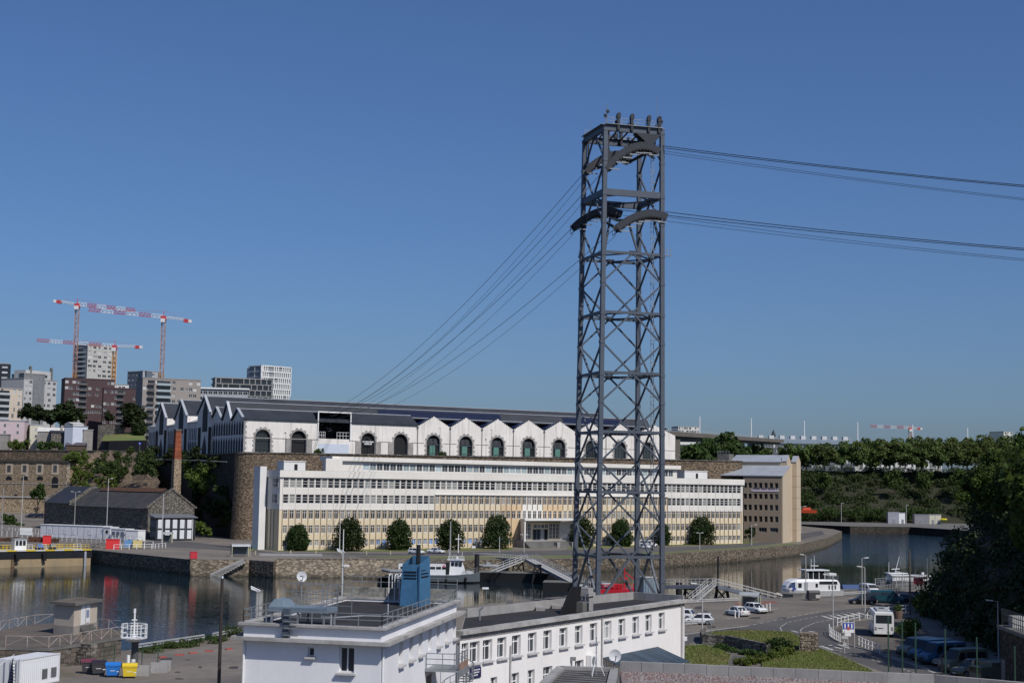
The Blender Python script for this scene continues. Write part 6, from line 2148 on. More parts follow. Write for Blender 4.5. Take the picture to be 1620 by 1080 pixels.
for z in (.5,3.4):
 for i in range(5):
  MB().box(F.L*(.05+.185*i),F.L*(.05+.185*i)+1.25,-.06,-.004,z,z+2.4).build('pale_panel',PALEW,t)
MB().box(F.L-.9,F.L-.75,-.12,-.01,.1,6.2).build('downpipe',PLAIN_WHITE,t)
for z in (.9,3.7):
 for i in range(3):
  MB().box(-.06,-.004,.6+i*2.1,2.2+i*2.1,z,z+1.7).build('side_window',mat('shutter_grey',(.16,.17,.2),.6),t)
MB().add([(-.6,-.5,6.3),(F.L+.5,-.5,6.3),(F.L+.5,7.4,7.0),(-.6,7.4,7.0),(-.6,-.5,6.5),(F.L+.5,-.5,6.5),(F.L+.5,7.4,7.2),(-.6,7.4,7.2)],[(0,3,2,1),(4,5,6,7),(0,1,5,4),(1,2,6,5),(2,3,7,6),(3,0,4,7)]).build('sloping_roof',mat('cabin_roof',(.33,.34,.36)),t)
shelter('small pale shelter at the foot of the dark cabin',265,858,RQ,R(5),2.6)
# barracks with arched openings
BAf=Fac(at(-25,785,590),at(108,787,578),13.2)
bar_=thing('stone_barracks','old tan stone barracks with small windows and arched openings below the wall','building',BAf.p0,BAf.rz)
HBk=BAf.uv(50,730.5)[1]
MB().box(0,BAf.L,0,12,-1,HBk).build('wall',ST_TAN,bar_)
MB().box(-.4,BAf.L+.3,-.5,12,HBk,HBk+.7).build('cornice',mat('cornice_dark',(.07,.065,.06),.9,.2),bar_)
MB().box(-.1,BAf.L+.1,-.12,-.003,HBk*.36,HBk*.36+.25).build('string_course',QUOIN,bar_)
for x in (14.5,39.2,63,87.5):
 u_,v_=BAf.uv(x,741)
 MB().box(u_-1.6,u_+1.6,-.1,-.004,v_-2.2,v_+2.0).build('window_surround',mat('dressing_tan',(.5,.42,.32),.85,.1),bar_)
 inst('window',win_mesh('window',1.6,2.6,CONC_D,G_DARK,3,3,.1),bar_,(u_-.8,-.11,v_-1.3))
def arch_panel(r,h):
 k=MB()
 P=[(-r,0)]+[(-r*math.cos(math.pi*i/10),h+r*math.sin(math.pi*i/10)) for i in range(11)]+[(r,0)]
 k.add([(x,-.06,z) for (x,z) in P]+[(x,-.003,z) for (x,z) in P],[tuple(range(len(P)))]+[(i,(i+1) % len(P),(i+1) % len(P)+len(P),i+len(P)) for i in range(len(P))])
 return k
for x in (14,39,63):
 u_,v_=BAf.uv(x,759)
 arch_panel(1.45,.15).build('half_round_opening',DKG,bar_,loc=(u_,0,v_))
u_,v_=BAf.uv(86.5,771)
arch_panel(1.4,2.8).build('arched_door',DKG,bar_,loc=(u_,0,v_))
for j in range(9): MB().box(BAf.L-.9-(.4 if j % 2 else 0),BAf.L+.06,-.06,-.004,.2+j*HBk/9.2,(j+.9)*HBk/9.2+.2).build('quoin',mat('dressing_tan',(.5,.42,.32)),bar_)
tw0,tw1=at(-30,800,560),at(78,800,560)
tt_=wall_run('terrace_wall','low tan stone terrace wall with two dark openings under the barracks','wall',[(tw0.x,tw0.y),(tw1.x,tw1.y)],6,13.0,1.5,ST_TAN,QUOIN,.5,.4)
for x in (24.5,49.5):
 p=at(x,784,560)
 MB().box(-.6,.6,-.08,-.003,-.5,.6).build('opening',DKG,tt_,loc=(p.x-tw0.x,p.y-tw0.y-.02,p.z))
wall_run('roadside_wall','long low pale stone wall beside the ramp road','wall',[tuple(at(-30,808,553)[:2]),tuple(at(72,808,553)[:2])],6,9.6,.8,ST_TAN)
for (px_,dx,lab) in ((50,0,'dark blue car parked on the ramp road, the left of two'),(61,4.4,'dark blue car parked on the ramp road, the right of two')):
 pass
 # ------------------------------------------------------------------ dock caisson at far left
ca0,ca1=atz(-70,862,RQ),atz(144,869.5,RQ)
w0_,w1_=atz(-70,899,0),atz(143,894,0)
CAf=Fac((w0_.x,w0_.y),(w1_.x,w1_.y),0)
cs_=thing('dock_caisson','floating dock caisson with black band, tan hull and yellow-striped edge','dock gate',CAf.p0,CAf.rz)
HULLT=mat('hull_tan',(.34,.25,.145),.75,.2,.25,1.5,col2=(.24,.2,.13),streak=.25)
MB().box(-2,CAf.L,0,8,-2,2.0).build('lower_hull',HULLT,cs_)
MB().box(-2,CAf.L+.2,-.25,8,2.0,3.55).build('upper_band',mat('hull_black',(.014,.016,.02),.5,.2),cs_)
n=14
for i in range(n):
 MB().box(CAf.L*i/n,CAf.L*(i+1)/n-.02,-.45,8,3.55,3.8).build('edge_stripe',paint('stripe_yellow',(.62,.45,.03),.5) if i % 2 else paint('stripe_pale',(.55,.55,.53),.5),cs_)
MB().tube((CAf.L-1.6,-.5,-1),(CAf.L-1.6,-.5,3.3),.3,n=8).build('guide_post',ZINC,cs_)
for (px_) in (24,67):
 u_=CAf.u(px_,880)
 k=MB()
 k.tube((u_,-.7,3.2),(u_+.3,-.7,1.4),.42,n=10)
 k.build('tyre_fender',BLACKM,cs_)
k=MB()
u_=CAf.u(20,890)
for dx in (-.35,.35): k.bar((u_+dx,-.1,-1),(u_+dx,-.1,2.0),.1)
for i in range(8): k.bar((u_-.35,-.1,-.6+i*.34),(u_+.35,-.1,-.6+i*.34),.07)
k.build('ladder',RUST,cs_)
u_=CAf.u(37,860)
cb=thing('control_cabin','small white control cabin with dark windows on the dock caisson','cabin',CAf.w(u_,3.8,2.5),CAf.rz)
MB().box(-1.4,1.4,-1,1,0,2.4).build('body',PLAIN_WHITE,cb)
MB().box(-1.6,1.6,-1.2,1.2,2.4,2.55).build('roof',ZINC,cb)
for i in range(3): MB().box(-1.2+i*.85,-.55+i*.85,-1.06,-1.004,1.0,2.1).build('window',G_DARK,cb)
ORD=['first','second','third','fourth','fifth','sixth','seventh','eighth','ninth','tenth','eleventh','twelfth','thirteenth','fourteenth','fifteenth']
for i,px_ in enumerate((8,16,54,62,73,80,92,98,108,115,122,131,138)):
 u_=CAf.u(px_,862)
 col_=random.choice([paint('rail_yellow',(.6,.43,.04),.5)]*3+[PLAIN_WHITE])
 t=thing('yellow_barrier' if col_ is not PLAIN_WHITE else 'white_barrier','low %s tubular barrier on the caisson deck, %s from the left' % ('yellow' if col_ is not PLAIN_WHITE else 'white',ORD[i]),'barrier',CAf.w(u_,3.8,1.0+(i % 3)),CAf.rz,'barriers on the caisson deck')
 MB().rail([(-.9,0,0),(.9,0,0)],1.15,.035,(1,.55),.9).build('frame',col_,t)
for (px_,lab,col_) in ((67,'small blue motor housing on the caisson deck',BB),(88,'grey winch drum on the caisson deck',STEEL)):
 t=thing('winch',lab,'winch',CAf.w(CAf.u(px_,862),3.8,1.6),CAf.rz)
 MB().tube((-.6,0,.7),(.6,0,.7),.55,n=12).build('drum',col_,t)
 MB().box(-.8,.8,-.6,.6,0,.3).build('base',BLACKM,t)
MB()
t=thing('rust_machinery','row of rusty brown dock machinery behind the caisson','machinery',at(10,856,392),R(-12))
for i in range(9):
 x=-4+i*2.1
 MB().box(x,x+random.uniform(.8,1.7),-.6,.6,0,random.uniform(.6,1.5)).build('rusty_frame',RUST,t)
 MB().tube((x+.3,-.2,.4),(x+1.9,.2,.9),.15,n=6).build('rusty_bar',RUST,t)
for (px_,py_,w_,h_,lab) in ((74,861,2.0,2.3,'red steel box behind the caisson'),(178,868,3.2,2.4,'larger bright red steel box on the quay corner')):
 t=thing('red_box',lab,'box',atz(px_,py_,RQ),R(15))
 MB().box(-w_/2,w_/2,-.8,.8,0,h_).build('body',paint('box_red',(.62,.03,.03),.5),t)
 MB().box(-w_/2-.08,w_/2+.08,-.88,.88,h_-.2,h_).build('rim',MATS['box_red'],t)
for (px_,py_,lab,m) in ((204,866,'pale blue tank on the far quay',paint('tank_blue',(.12,.27,.5),.5)),(217.5,866.5,'pale yellow tank on the far quay',paint('tank_yellow',(.6,.5,.2),.5))):
 t=thing('storage_tank',lab,'tank',atz(px_,py_,RQ),R(10))
 MB().box(-1.1,1.1,-.9,.9,.15,1.9).build('body',m,t)
 MB().box(-1.2,1.2,-1,1,0,.15).build('pallet',CONC_D,t)
 MB().tube((0,0,1.9),(0,0,2.05),.25,n=8).build('cap',BLACKM,t)
for (px_,py_) in ((162,866),):
 o=MB().lathe([(2.6,0),(2.2,.5),(1.1,1.0),(.2,1.2)],12).build('rubble_heap',ST_GREY,None,loc=atz(px_,py_,RQ))
 tag(o,'low grey heap of rubble on the quay corner','heap',kind='thing')
 # white railing of the dock
def stakes(label,pts,z,step,h,name='white_railing',top=True,group=None):
 t=thing(name,label,'railing',(0,0,0),0,group)
 P=[atz(x,y,z) for (x,y) in pts]
 for i in range(len(P)-1):
  a,b=P[i],P[i+1]
  n=max(1,round((b-a).length/step))
  if top:
   MB().bar(a+Vector((0,0,h)),b+Vector((0,0,h)),.07).build('top_rail',PLAIN_WHITE,t)
   MB().bar(a+Vector((0,0,h*.5)),b+Vector((0,0,h*.5)),.05).build('mid_rail',PLAIN_WHITE,t)
  for j in range(n+(1 if i==len(P)-2 else 0)):
   c=a.lerp(b,j/n)
   MB().bar(c,c+Vector((0,0,h)),.13).build('post',PLAIN_WHITE,t)
 return t
stakes('long white railing behind the dock, nearest row',[(-20,846),(60,852),(130,858),(190,864),(242,867)],RQ,3.2,1.7)
stakes('white railing in front of the grey cabins, farther row',[(-20,838),(40,843),(100,848),(160,854),(225,858)],RQ,2.6,1.5)
stakes('low white railing round the quay corner',[(180,869),(240,868),(262,866)],RQ,2.2,1.2)
o=thing('metal_hoarding','white sheet-metal hoarding standing before the railing','panel',atz(41,847,RQ),R(-10))
MB().box(-1.9,1.9,-.1,.1,.2,2.3).build('sheet',PLAIN_WHITE,o)
for x in (-1.6,1.6): MB().box(x-.08,x+.08,.1,.5,0,2.0).build('prop',STEEL,o)
# ------------------------------------------------------------------ town on the plateau, left background
def apartment(label,px0,px1,ytop,Y0,Y1,m,rows,cols,depth=16,z0=None,wsize=(1.5,1.6),keep=.85,side=None,gl=None,balc=None,cat='building',name='apartment_building',irregular=True,trimm=None,roofm=None,leftm=None,seed=None):
 rnd=random.Random(seed or sum(map(ord,label)))
 a,b=at(px0,ytop,Y0),at(px1,ytop,Y1)
 zt=(a.z+b.z)/2
 z0=PL if z0 is None else z0
 F=Fac(a,b,z0)
 H=zt-z0
 t=thing(name,label,cat,F.p0,F.rz)
 fh=H/rows if rows<30 else 3
 R_={}
 cw=F.L/cols
 lst=[]
 for r_ in range(rows):
  zb_=H-(r_+1)*min(3.1,fh)+.7
  if zb_<.5: break
  op=[]
  for c in range(cols):
   if rnd.random()>keep: continue
   ww=wsize[0]*(rnd.choice((.6,1,1,1.3)) if irregular else 1)
   ww=min(ww,cw*.85)
   x=cw*(c+.5)+(rnd.uniform(-.15,.15)*cw if irregular else 0)
   x=min(max(x,ww/2+.2),F.L-ww/2-.2)
   if op and x-ww/2<op[-1][1]+.15: continue
   op.append((x-ww/2,x+ww/2))
  if op:
   R_[(zb_,zb_+wsize[1])]=op
   lst+=[(o_,zb_) for o_ in op]
 k=wall_rows(MB(),F.L,H,R_,.3)
 k.build('front_wall',m,t,recalc=False)
 k=MB()
 k.quad((0,0,0),(0,depth,0),(0,depth,H),(0,0,H))
 k.build('left_wall',leftm or m,t,recalc=False)
 k=MB()
 k.quad((F.L,0,0),(F.L,depth,0),(F.L,depth,H),(F.L,0,H))
 k.quad((0,depth,0),(F.L,depth,0),(F.L,depth,H),(0,depth,H))
 k.build('right_wall',m,t,recalc=False)
 MB().box(-.15,F.L+.15,-.15,depth+.15,H,H+.5).build('roof',roofm or CONC,t)
 cache={}
 for ((x0,x1),z) in lst:
  wd=round(x1-x0,2)
  if wd not in cache: cache[wd]=win_mesh('window',wd,wsize[1],FRAME,gl or G_FAR,2 if wd>1.0 else 1,1,.09)
  inst('window',cache[wd],t,(x0,.2,z))
 if balc:
  for (f0,f1,mm) in balc:
   nb=int(H/3.1)-1
   for r_ in range(nb):
    z=H-(r_+1)*3.1
    if z<1: break
    o=MB().box(F.L*f0,F.L*f1,-1.3,-.02,z-.15,z).build('balcony',mm,t)
    MB().box(F.L*f0,F.L*f1,-1.3,-1.22,z,z+.95).build('balcony_front',mm,o)
    MB().box(F.L*f0+.2,F.L*f1-.2,-.05,-.012,z+.05,z+2.2).build('balcony_door',G_DARK,t)
 return t,F,H
GREYL=mat('town_grey',(.46,.46,.455),.85,.06,.1,1.)
WHT=mat('town_white',(.62,.62,.61),.85,.06,.1,1.)
BRN=mat('town_brown',(.085,.052,.055),.8,.12,.15,1.)
TPE=mat('town_taupe',(.31,.28,.255),.85,.08,.1,1.)
PCH=mat('town_peach',(.55,.47,.38),.85,.06,.1,1.)
NVY=mat('town_navy',(.02,.024,.035),.6,.1)
PALEB=paint('balcony_pale',(.42,.44,.45),.6)
DBAL=paint('balcony_dark',(.11,.10,.10),.6)
apartment('dark navy tower with white window bands at the far left edge',-40,15,575,900,905,NVY,12,4,14,wsize=(3.2,1.2),keep=1,irregular=False,gl=glass('glass_white',(.4,.42,.44),(.7,.7,.7),.7))
t,F,H=apartment('peach apartment block with balconies at the far left edge',-45,36,614,760,775,PCH,5,9,14,wsize=(1.2,2.2),keep=.7,balc=((.45,.75,PALEB),))
t,F,H=apartment('light grey apartment block with roof-top storey left of the dark trees',38,90,601,830,850,GREYL,7,7,18,wsize=(2.0,1.6),keep=.9)
MB().box(F.L*.15,F.L*.95,3,12,H,H+5.2).build('roof_storey',GREYL,t)
for x in (.3,.5,.72): MB().box(F.L*x,F.L*x+2.2,2.93,2.999,H+1.6,H+3.2).build('roof_window',G_FAR,t)
for x in (.28,.92): MB().box(F.L*x,F.L*x+1.4,3,4,H,H+7.5).build('chimney_stack',CONC_D,t)
apartment('shaded grey balcony wing beside the light grey block',19,38,592,845,832,mat('town_grey_dark',(.2,.21,.22),.85),8,2,12,wsize=(2.4,1.8),keep=1,balc=((.1,.9,PALEB),))  # left side of the light grey block, its shade painted as darker grey
t,F,H=apartment('tall pale tower block behind the yellow crane mast',139,186,547,1000,1015,mat('town_stone',(.5,.49,.46),.85),17,6,18,wsize=(2.3,1.7),keep=.85)
apartment('dark balcony stack on the left of the tall pale tower',121,139.5,551,1008,1002,mat('town_grey_dark',(.2,.21,.22)),17,2,12,wsize=(3.0,1.9),keep=1,balc=((.05,.95,PALEB),))
apartment('dark brown apartment block with the higher roof below the tall tower',103,182,600,800,810,BRN,6,13,16,wsize=(2.1,1.6),keep=.6,balc=((.3,.44,DBAL),),roofm=BRN)
apartment('dark brown apartment block with the lower roof right of its taller twin',164,228,615,780,786,BRN,6,11,14,wsize=(2.1,1.6),keep=.6,balc=((.35,.5,DBAL),),roofm=BRN)
t,F,H=apartment('slate blue-grey block with flat dark roof behind the brown ones',202,232,588,950,940,mat('town_slate',(.13,.16,.2),.8),9,5,12,wsize=(1.7,1.5),keep=.9)
apartment('pale right half of the slate blue-grey block',226,250,588,940,946,mat('town_pale',(.4,.41,.43),.8),8,2,12,wsize=(2.6,1.4),keep=.9)
apartment('white low block showing between the brown buildings',180,204,609,900,903,WHT,4,4,10,wsize=(1.6,1.6))
t,F,H=apartment('taupe apartment block with pale rounded balconies in the middle',226,318,600,740,752,TPE,6,14,16,wsize=(1.7,1.6),keep=.62,balc=((.24,.48,paint('balcony_glass',(.36,.42,.44),.3)),(.08,.2,DBAL)))
t,F,H=apartment('low white-roofed block above the end gables of the hall',313,392,617,820,824,mat('town_pale',(.4,.41,.43)),4,10,16,wsize=(3.4,1.7),keep=1,irregular=False,gl=G_DARK)
MB().box(-.8,F.L+.8,-.8,16.8,H+.5,H+1.3).build('white_roof_edge',PLAIN_WHITE,t)
def lattice(label,px0,px1,ytop,Y0,Y1,m,cw,fh,depth,z0=PL,core=None):
 a,b=at(px0,ytop,Y0),at(px1,ytop,Y1)
 F=Fac(a,b,z0)
 H=(a.z+b.z)/2-z0
 t=thing('lattice_building',label,'building',F.p0,F.rz)
 MB().box(.6,F.L-.6,.6,depth-.6,0,H-.3).build('glazed_core',core or G_DARK,t)
 n=int(F.L/cw)
 nf=int(H/fh)
 for i in range(nf+1):
  z=H-i*fh
  MB().box(0,F.L,0,depth,z-.55,z).build('floor_band',m,t)
 fin_=MB().box(-.28,.28,.02,.7,0,fh-.56).mesh('fin',[m])
 for i in range(nf):
  for j in range(n+1):
   if random.random()<.08: continue
   inst('fin',fin_,t,(F.L*j/n+(cw*.25 if i % 2 else -cw*.1)*(0 if j in (0,n) else 1),0,H-(i+1)*fh+.003))
 for i in range(nf):
  for y in (0.02,depth*.5):
   inst('fin',fin_,t,(.0,y+.4,H-(i+1)*fh+.003),rz=-math.pi/2)
 return t
lattice('grey concrete lattice-fronted block behind the hall roof',341,432,598,860,872,mat('lattice_grey',(.27,.27,.265),.85,.1),3.2,3.3,14)
lattice('white lattice-fronted tower behind the hall roof',414,461,579,900,915,mat('lattice_white',(.72,.72,.70),.7,.04),1.5,3.4,14,core=mat('pale_core',(.30,.32,.33),.5))
lattice('shaded left face of the white lattice tower',391,413.8,580,925,901,mat('lattice_white',(.72,.72,.70)),1.7,3.4,8,core=MATS['pale_core'])
# a small block far off behind the bridge
apartment('small white apartment block on the skyline above the bridge',1073,1106,675,1500,1505,WHT,4,8,20,wsize=(2.5,2.0),z0=50,keep=.9)
apartment('small pale block on the skyline above the far right trees',1588,1602,683,1500,1505,WHT,3,3,20,wsize=(2.5,2.0),z0=55,keep=.9)
# village houses on the plateau edge
def house(label,px0,px1,yeave,yridge,ybase,Y,m,roofm,depth=9,wins=2,hip=False,dY=4,floors=2):
 a,b=at(px0,ybase,Y),at(px1,ybase,Y+dY)
 z0=min(a.z,b.z)-3
 F=Fac(a,b,z0)
 he=at(px0,yeave,Y).z-z0
 hr=at(px0,yridge,Y).z-z0
 t=thing('village_house',label,'house',F.p0,F.rz,'houses on the plateau edge')
 k=MB().box(0,F.L,0,depth,0,he)
 k.build('wall',m,t)
 if hr>he+.5:
  k=MB()
  k.add([(-.3,-.3,he),(F.L+.3,-.3,he),(F.L+.3,depth/2,hr),(-.3,depth/2,hr),(-.3,depth+.3,he),(F.L+.3,depth+.3,he)],[(0,1,2,3),(3,2,5,4),(0,3,4),(1,5,2)])
  k.build('roof',roofm,t)
  MB().box(F.L-1.2,F.L-.2,depth/2-.4,depth/2+.4,he,hr+1.0).build('chimney',CONC,t)
 else:
  MB().box(-.2,F.L+.2,-.2,depth+.2,he,he+.35).build('roof',roofm,t)
 me=win_mesh('window',1.1,1.5,FRAME,G_DARK,2,1,.09)
 for f in range(floors):
  for i in range(wins):
   z=he-2.6-f*3
   if z>.4: inst('window',me,t,(F.L*(i+.5)/wins-.55,-.025,z))
 return t
PINK=mat('house_pink',(.58,.47,.48),.85,.06)
HWH=mat('house_white',(.62,.6,.57),.85,.08,streak=.15,streak_col=(.35,.33,.3))
HGR=mat('house_grey',(.30,.28,.26),.9,.15,streak=.3)
HYL=mat('house_cream',(.56,.53,.43),.85,.06)
house('large pale pink house at the far left of the plateau',-25,37,665,664,712,655,PINK,ZINC,10,3,dY=2)
house('small grey wall house in front of the pink one',-20,12,687,686,712,645,HGR,CONC,5,0,dY=1)
house('cream house with flat roof beside the pink house',46,66,672,671,712,660,HYL,ZINC,8,1,dY=2)
house('grey rendered house with white gable in the middle of the plateau edge',58,98,682,675,712,650,HGR,HWH,9,1,dY=2)
house('grey stone gable house with dark roof beside the tall white house',80,100,684,680,712,646,ST_GREY,SLATE,7,0,dY=2)
house('tall white house with chimney cluster above the barracks',101,114,674,673,712,645,mat('house_bluewhite',(.6,.64,.72),.85,.05),ZINC,9,0,dY=-2)
house('white stepped house joined to the tall white one',114,131,670,667,706,650,HWH,HWH,9,1,dY=3)
house('weathered grey tower-like house at the right end of the row',131,146,680,679,712,648,HGR,CONC,8,0,dY=2)
house('low brown-roofed shed in front of the white houses',104,134,704,699,712,642,mat('shed_brown',(.12,.08,.06),.9),mat('shed_roof',(.09,.08,.09),.8),5,0,dY=1,floors=0)
wall_run('plateau_retaining_wall','short grey stone retaining wall beside the grass slope on the plateau','wall',[tuple(at(155,680,690)[:2]),tuple(at(196,680,690)[:2])],25,[at(155,672,690).z,at(196,671,690).z],1.0,ST_GREY)
gs=[at(160,697,660),at(232,699,662),at(226,681,700),at(165,688,690)]
struct('plateau_grass_slope',MB().add(gs,[(0,1,2,3)]),GRASS,recalc=False)
wall_run('dark_street_wall','dark low wall with a blue sign on the plateau street','wall',[tuple(at(172,703,652)[:2]),tuple(at(232,703,640)[:2])],25,[at(172,697,652).z,at(232,696,640).z],.6,mat('wall_black',(.03,.03,.034),.8))
rs_=thing('blue_road_sign','small round blue road sign before the dark street wall','sign',at(221,708,638))
MB().tube((0,0,-2),(0,0,2.2),.06,n=6).build('post',STEEL,rs_)
MB().tube((0,-.1,1.8),(0,-.06,1.8),.55,n=14).build('plate',paint('sign_blue',(.03,.05,.5),.4),rs_)
MB().box(-.12,.12,-.13,-.105,1.5,2.1).build('arrow',PLAIN_WHITE,rs_)
# ------------------------------------------------------------------ tower cranes
CR_R=paint('crane_red',(.5,.05,.06),.5)
CR_W=paint('crane_white',(.72,.72,.72),.5)
CR_Y=paint('crane_yellow',(.5,.22,.03),.5)
CR_P=paint('crane_pink',(.42,.26,.22),.6)
def crane(label,Y,pxm,ybase,yjib,px_tip,y_tip,px_cw,y_cw,mastw=2.0,jibh=1.9,mastm=None):
 base=at(pxm,ybase,Y)
 zj=at(pxm,yjib,Y).z
 t=thing('tower_crane',label,'crane',base,0,'tower cranes')
 H=zj-base.z
 mm=mastm or CR_P
 h=mastw/2
 n=int(H/2.6)
 segs=max(2,n // 3)
 for s in range(segs):
  k=MB()
  za,zb_=H*s/segs,H*(s+1)/segs
  nn=max(2,round((zb_-za)/2.4))
  for (x,y) in ((-h,-h),(h,-h),(h,h),(-h,h)): k.bar((x,y,za),(x,y,zb_),.26)
  for i in range(nn):
   z1_,z2_=za+(zb_-za)*i/nn,za+(zb_-za)*(i+1)/nn
   for ((x1,y1),(x2,y2)) in (((-h,-h),(h,-h)),((h,-h),(h,h)),((h,h),(-h,h)),((-h,h),(-h,-h))):
    k.bar((x1,y1,z1_),(x2,y2,z2_),.16) if i % 2 else k.bar((x2,y2,z1_),(x1,y1,z2_),.16)
    k.bar((x1,y1,z1_),(x2,y2,z1_),.14)
  k.build('mast_section',CR_Y if (s==0 and mastm is None) else mm,t)
 tip,cw=at(px_tip,y_tip,Y)-base,at(px_cw,y_cw,Y)-base
 root=Vector((0,0,H))
 def truss(a,b,parts,hh,m1,m2):
  d=(b-a)
  L=d.length
  d.normalize()
  up=Vector((0,0,1))
  sd_=d.cross(up).normalized()*.9
  for s in range(parts):
   k=MB()
   p,q=a+d*(L*s/parts),a+d*(L*(s+1)/parts)
   nn=max(2,round((q-p).length/2.2))
   k.bar(p+sd_,q+sd_,.22)
   k.bar(p-sd_,q-sd_,.22)
   k.bar(p+up*hh,q+up*hh,.24)
   for i in range(nn):
    e,f=p.lerp(q,i/nn),p.lerp(q,(i+1)/nn)
    mid=e.lerp(f,.5)+up*hh
    for s2 in (1,-1):
     k.bar(e+sd_*s2,mid,.13)
     k.bar(f+sd_*s2,mid,.13)
   k.build('jib_section',m1 if s % 2==0 else m2,t)
 truss(root,tip,6,jibh,CR_W,CR_R)
 truss(root,cw,1,jibh*.6,CR_W,CR_R)
 d=(cw-root).normalized()
 MB().bar(cw-d*.5,cw+d*2.4,1.8,2.0).build('counterweight',CR_R,t)
 MB().bar(cw+d*2.4,cw+d*4.2,1.6,1.7).build('counterweight_end',CR_W,t)
 MB().box(-1.4,1.4,-1.4,1.4,H-1.6,H+1.2).build('slewing_head',CR_R,t)
 MB().box(-1.2,1.2,-2.6,-1.2,H-2.6,H-.5).build('cab',CR_W,t)
 k=MB()
 k.bar((0,0,H+1),(0,0,H+jibh+2.2),.3)
 k.bar((0,0,H+jibh+2.2),tip.lerp(root,.45)+Vector((0,0,jibh)),.08)
 k.bar((0,0,H+jibh+2.2),cw+Vector((0,0,1)),.08)
 k.build('tie_bars',CR_R,t)
 MB().box(-3,3,-3,3,-.6,0).build('footing',CONC,t)
crane('red and white tower crane with the tallest mast, leftmost',900,117,612,483,214,493,96,478)
crane('red and white tower crane whose jib points left, rightmost of the cluster',880,255,612,503,140,492,292,507)
crane('red and white tower crane standing before the pale tower block',970,179,612,549,58,540,215,549,mastm=CR_Y)
crane('distant red and white tower crane on the right skyline',1500,1440,700,678,1377,675.5,1452,678,2.4,2.2)
# ------------------------------------------------------------------ round trees before the office block
round_spots=[(470,871,34,40),(551,871.5,50,48),(630,870,40,46),(711,869.5,45,44),(785.5,868,48,50),(921,865.5,40,46),(983,864,36,42),(1048,862.5,26,34),(1111,861.5,44,42)]
lab_r=['leftmost, narrow one','wide one second from left','third from the left','fourth, behind the concrete pole','tallest, beside the porch','just right of the porch','in the middle of the pylon legs','small one by the right pylon leg','rightmost of all']
for i,((px_,py_,wpx,hpx),lb) in enumerate(zip(round_spots,lab_r)):
 p=atz(px_,py_,RQ)
 s=2400/p.y
 rx,hz=wpx/s/2*1.08,hpx/s*1.03
 t=thing('round_tree','round dark evergreen before the office block, '+lb,'tree',p+Vector((0,1,0)),random.uniform(0,6),'round trees before the office block')
 # egg-shaped crown of many small clumps, widest below the middle
 g=np.random.default_rng(40+i)
 c,r_=[],[]
 for q in range(150):
  v=g.uniform(0,1)
  prof=math.sin(math.pi*(0.12+0.86*v) ** .8) ** .55 if v<.98 else .2
  a=g.uniform(0,6.283)
  rr=rx*prof*.82*(1+g.uniform(-.14,.08))
  c.append((math.cos(a)*rr,math.sin(a)*rr,.35+v*(hz-.9)))
  k_=rx*.24*g.uniform(.7,1.25)
  r_.append((k_,k_,k_))
 for q in range(14):
  c.append((0,0,.8+(hz-2)*q/14)); r_.append((rx*.62,)*3)
 inst('crown',leaf_mesh('crown',leaf_cloud(5200,c,r_,.26,seed=40+i),LEAF_HEDGE),t)
 MB().tube((0,0,-.2),(0,0,hz*.6),.35,.2,7).build('trunk',BARKM,t)
p=atz(1186,858.5,RQ)
make_tree('small_tree','tiny dark bush tree at the corner between office and beige block','tree',p,1.7,2.0,1.2,LEAF_HEDGE,900,.24,14,77)
# ------------------------------------------------------------------ plane trees and buildings on the far right terrace
def pool(n,rx,rz,leafm,nl,leaf,seed0,clumps=26,cr=.3,low=-.5):
 out=[]
 for i in range(n):
  c,r_=crown_clumps(rx,rx,rz,clumps,seed0+i,cr,low)
  out.append(leaf_mesh('crown',leaf_cloud(nl,c,r_,leaf,seed=seed0+i),leafm))
 return out
PL_P=pool(4,6.6,5.6,LEAF_PLANE,2400,.55,100,34,.27,-.75)
PL_T=[trunk_mb(6.5,.42,7,5,12.5,130+i).mesh('trunk',[mat('bark_pale',(.13,.115,.09),.9,.3)],True) for i in range(3)]
def plane(label,px_,py_,Y,s,cat='tree',group='plane trees on the far terrace',rzz=None,name='plane_tree',pool_=None,th=8.6,base_z=None):
 p=at(px_,py_,Y)
 if base_z is not None: p.z=base_z
 t=thing(name,label,cat,p,0,group)
 me=random.choice(pool_ or PL_P)
 inst('crown',me,t,(0,0,th*s),random.uniform(0,6),(s*random.uniform(.9,1.12),s*random.uniform(.9,1.12),s*random.uniform(1.02,1.2)))
 inst('trunk',random.choice(PL_T),t,(0,0,0),random.uniform(0,6),s*th/8.6)
 return t
place_w=['first','second','third','fourth','fifth','sixth','seventh','eighth','ninth','tenth','eleventh','twelfth','thirteenth','fourteenth','fifteenth','sixteenth','seventeenth','eighteenth','nineteenth','twentieth','twenty-first','twenty-second','twenty-third','twenty-fourth','twenty-fifth','twenty-sixth','twenty-seventh','twenty-eighth']
xs=[1170,1200,1250,1276,1304,1332,1362,1385,1408,1432,1458,1484,1506,1530,1556,1582,1608,1634]
for i,x in enumerate(xs):
 plane('plane tree in the front row on the far terrace, %s from the left' % place_w[i],x,741+random.uniform(-1,1),868+random.uniform(-3,3),random.uniform(1.25,1.45)*(.92 if x<1340 else 1.0),th=6.3)
xs2=[1378,1402,1424,1450,1476,1500,1524,1552,1578,1604]
for i,x in enumerate(xs2):
 plane('taller plane tree in the back row on the far terrace, %s from the left' % place_w[i],x,738,905,random.uniform(1.25,1.5),th=7.2)
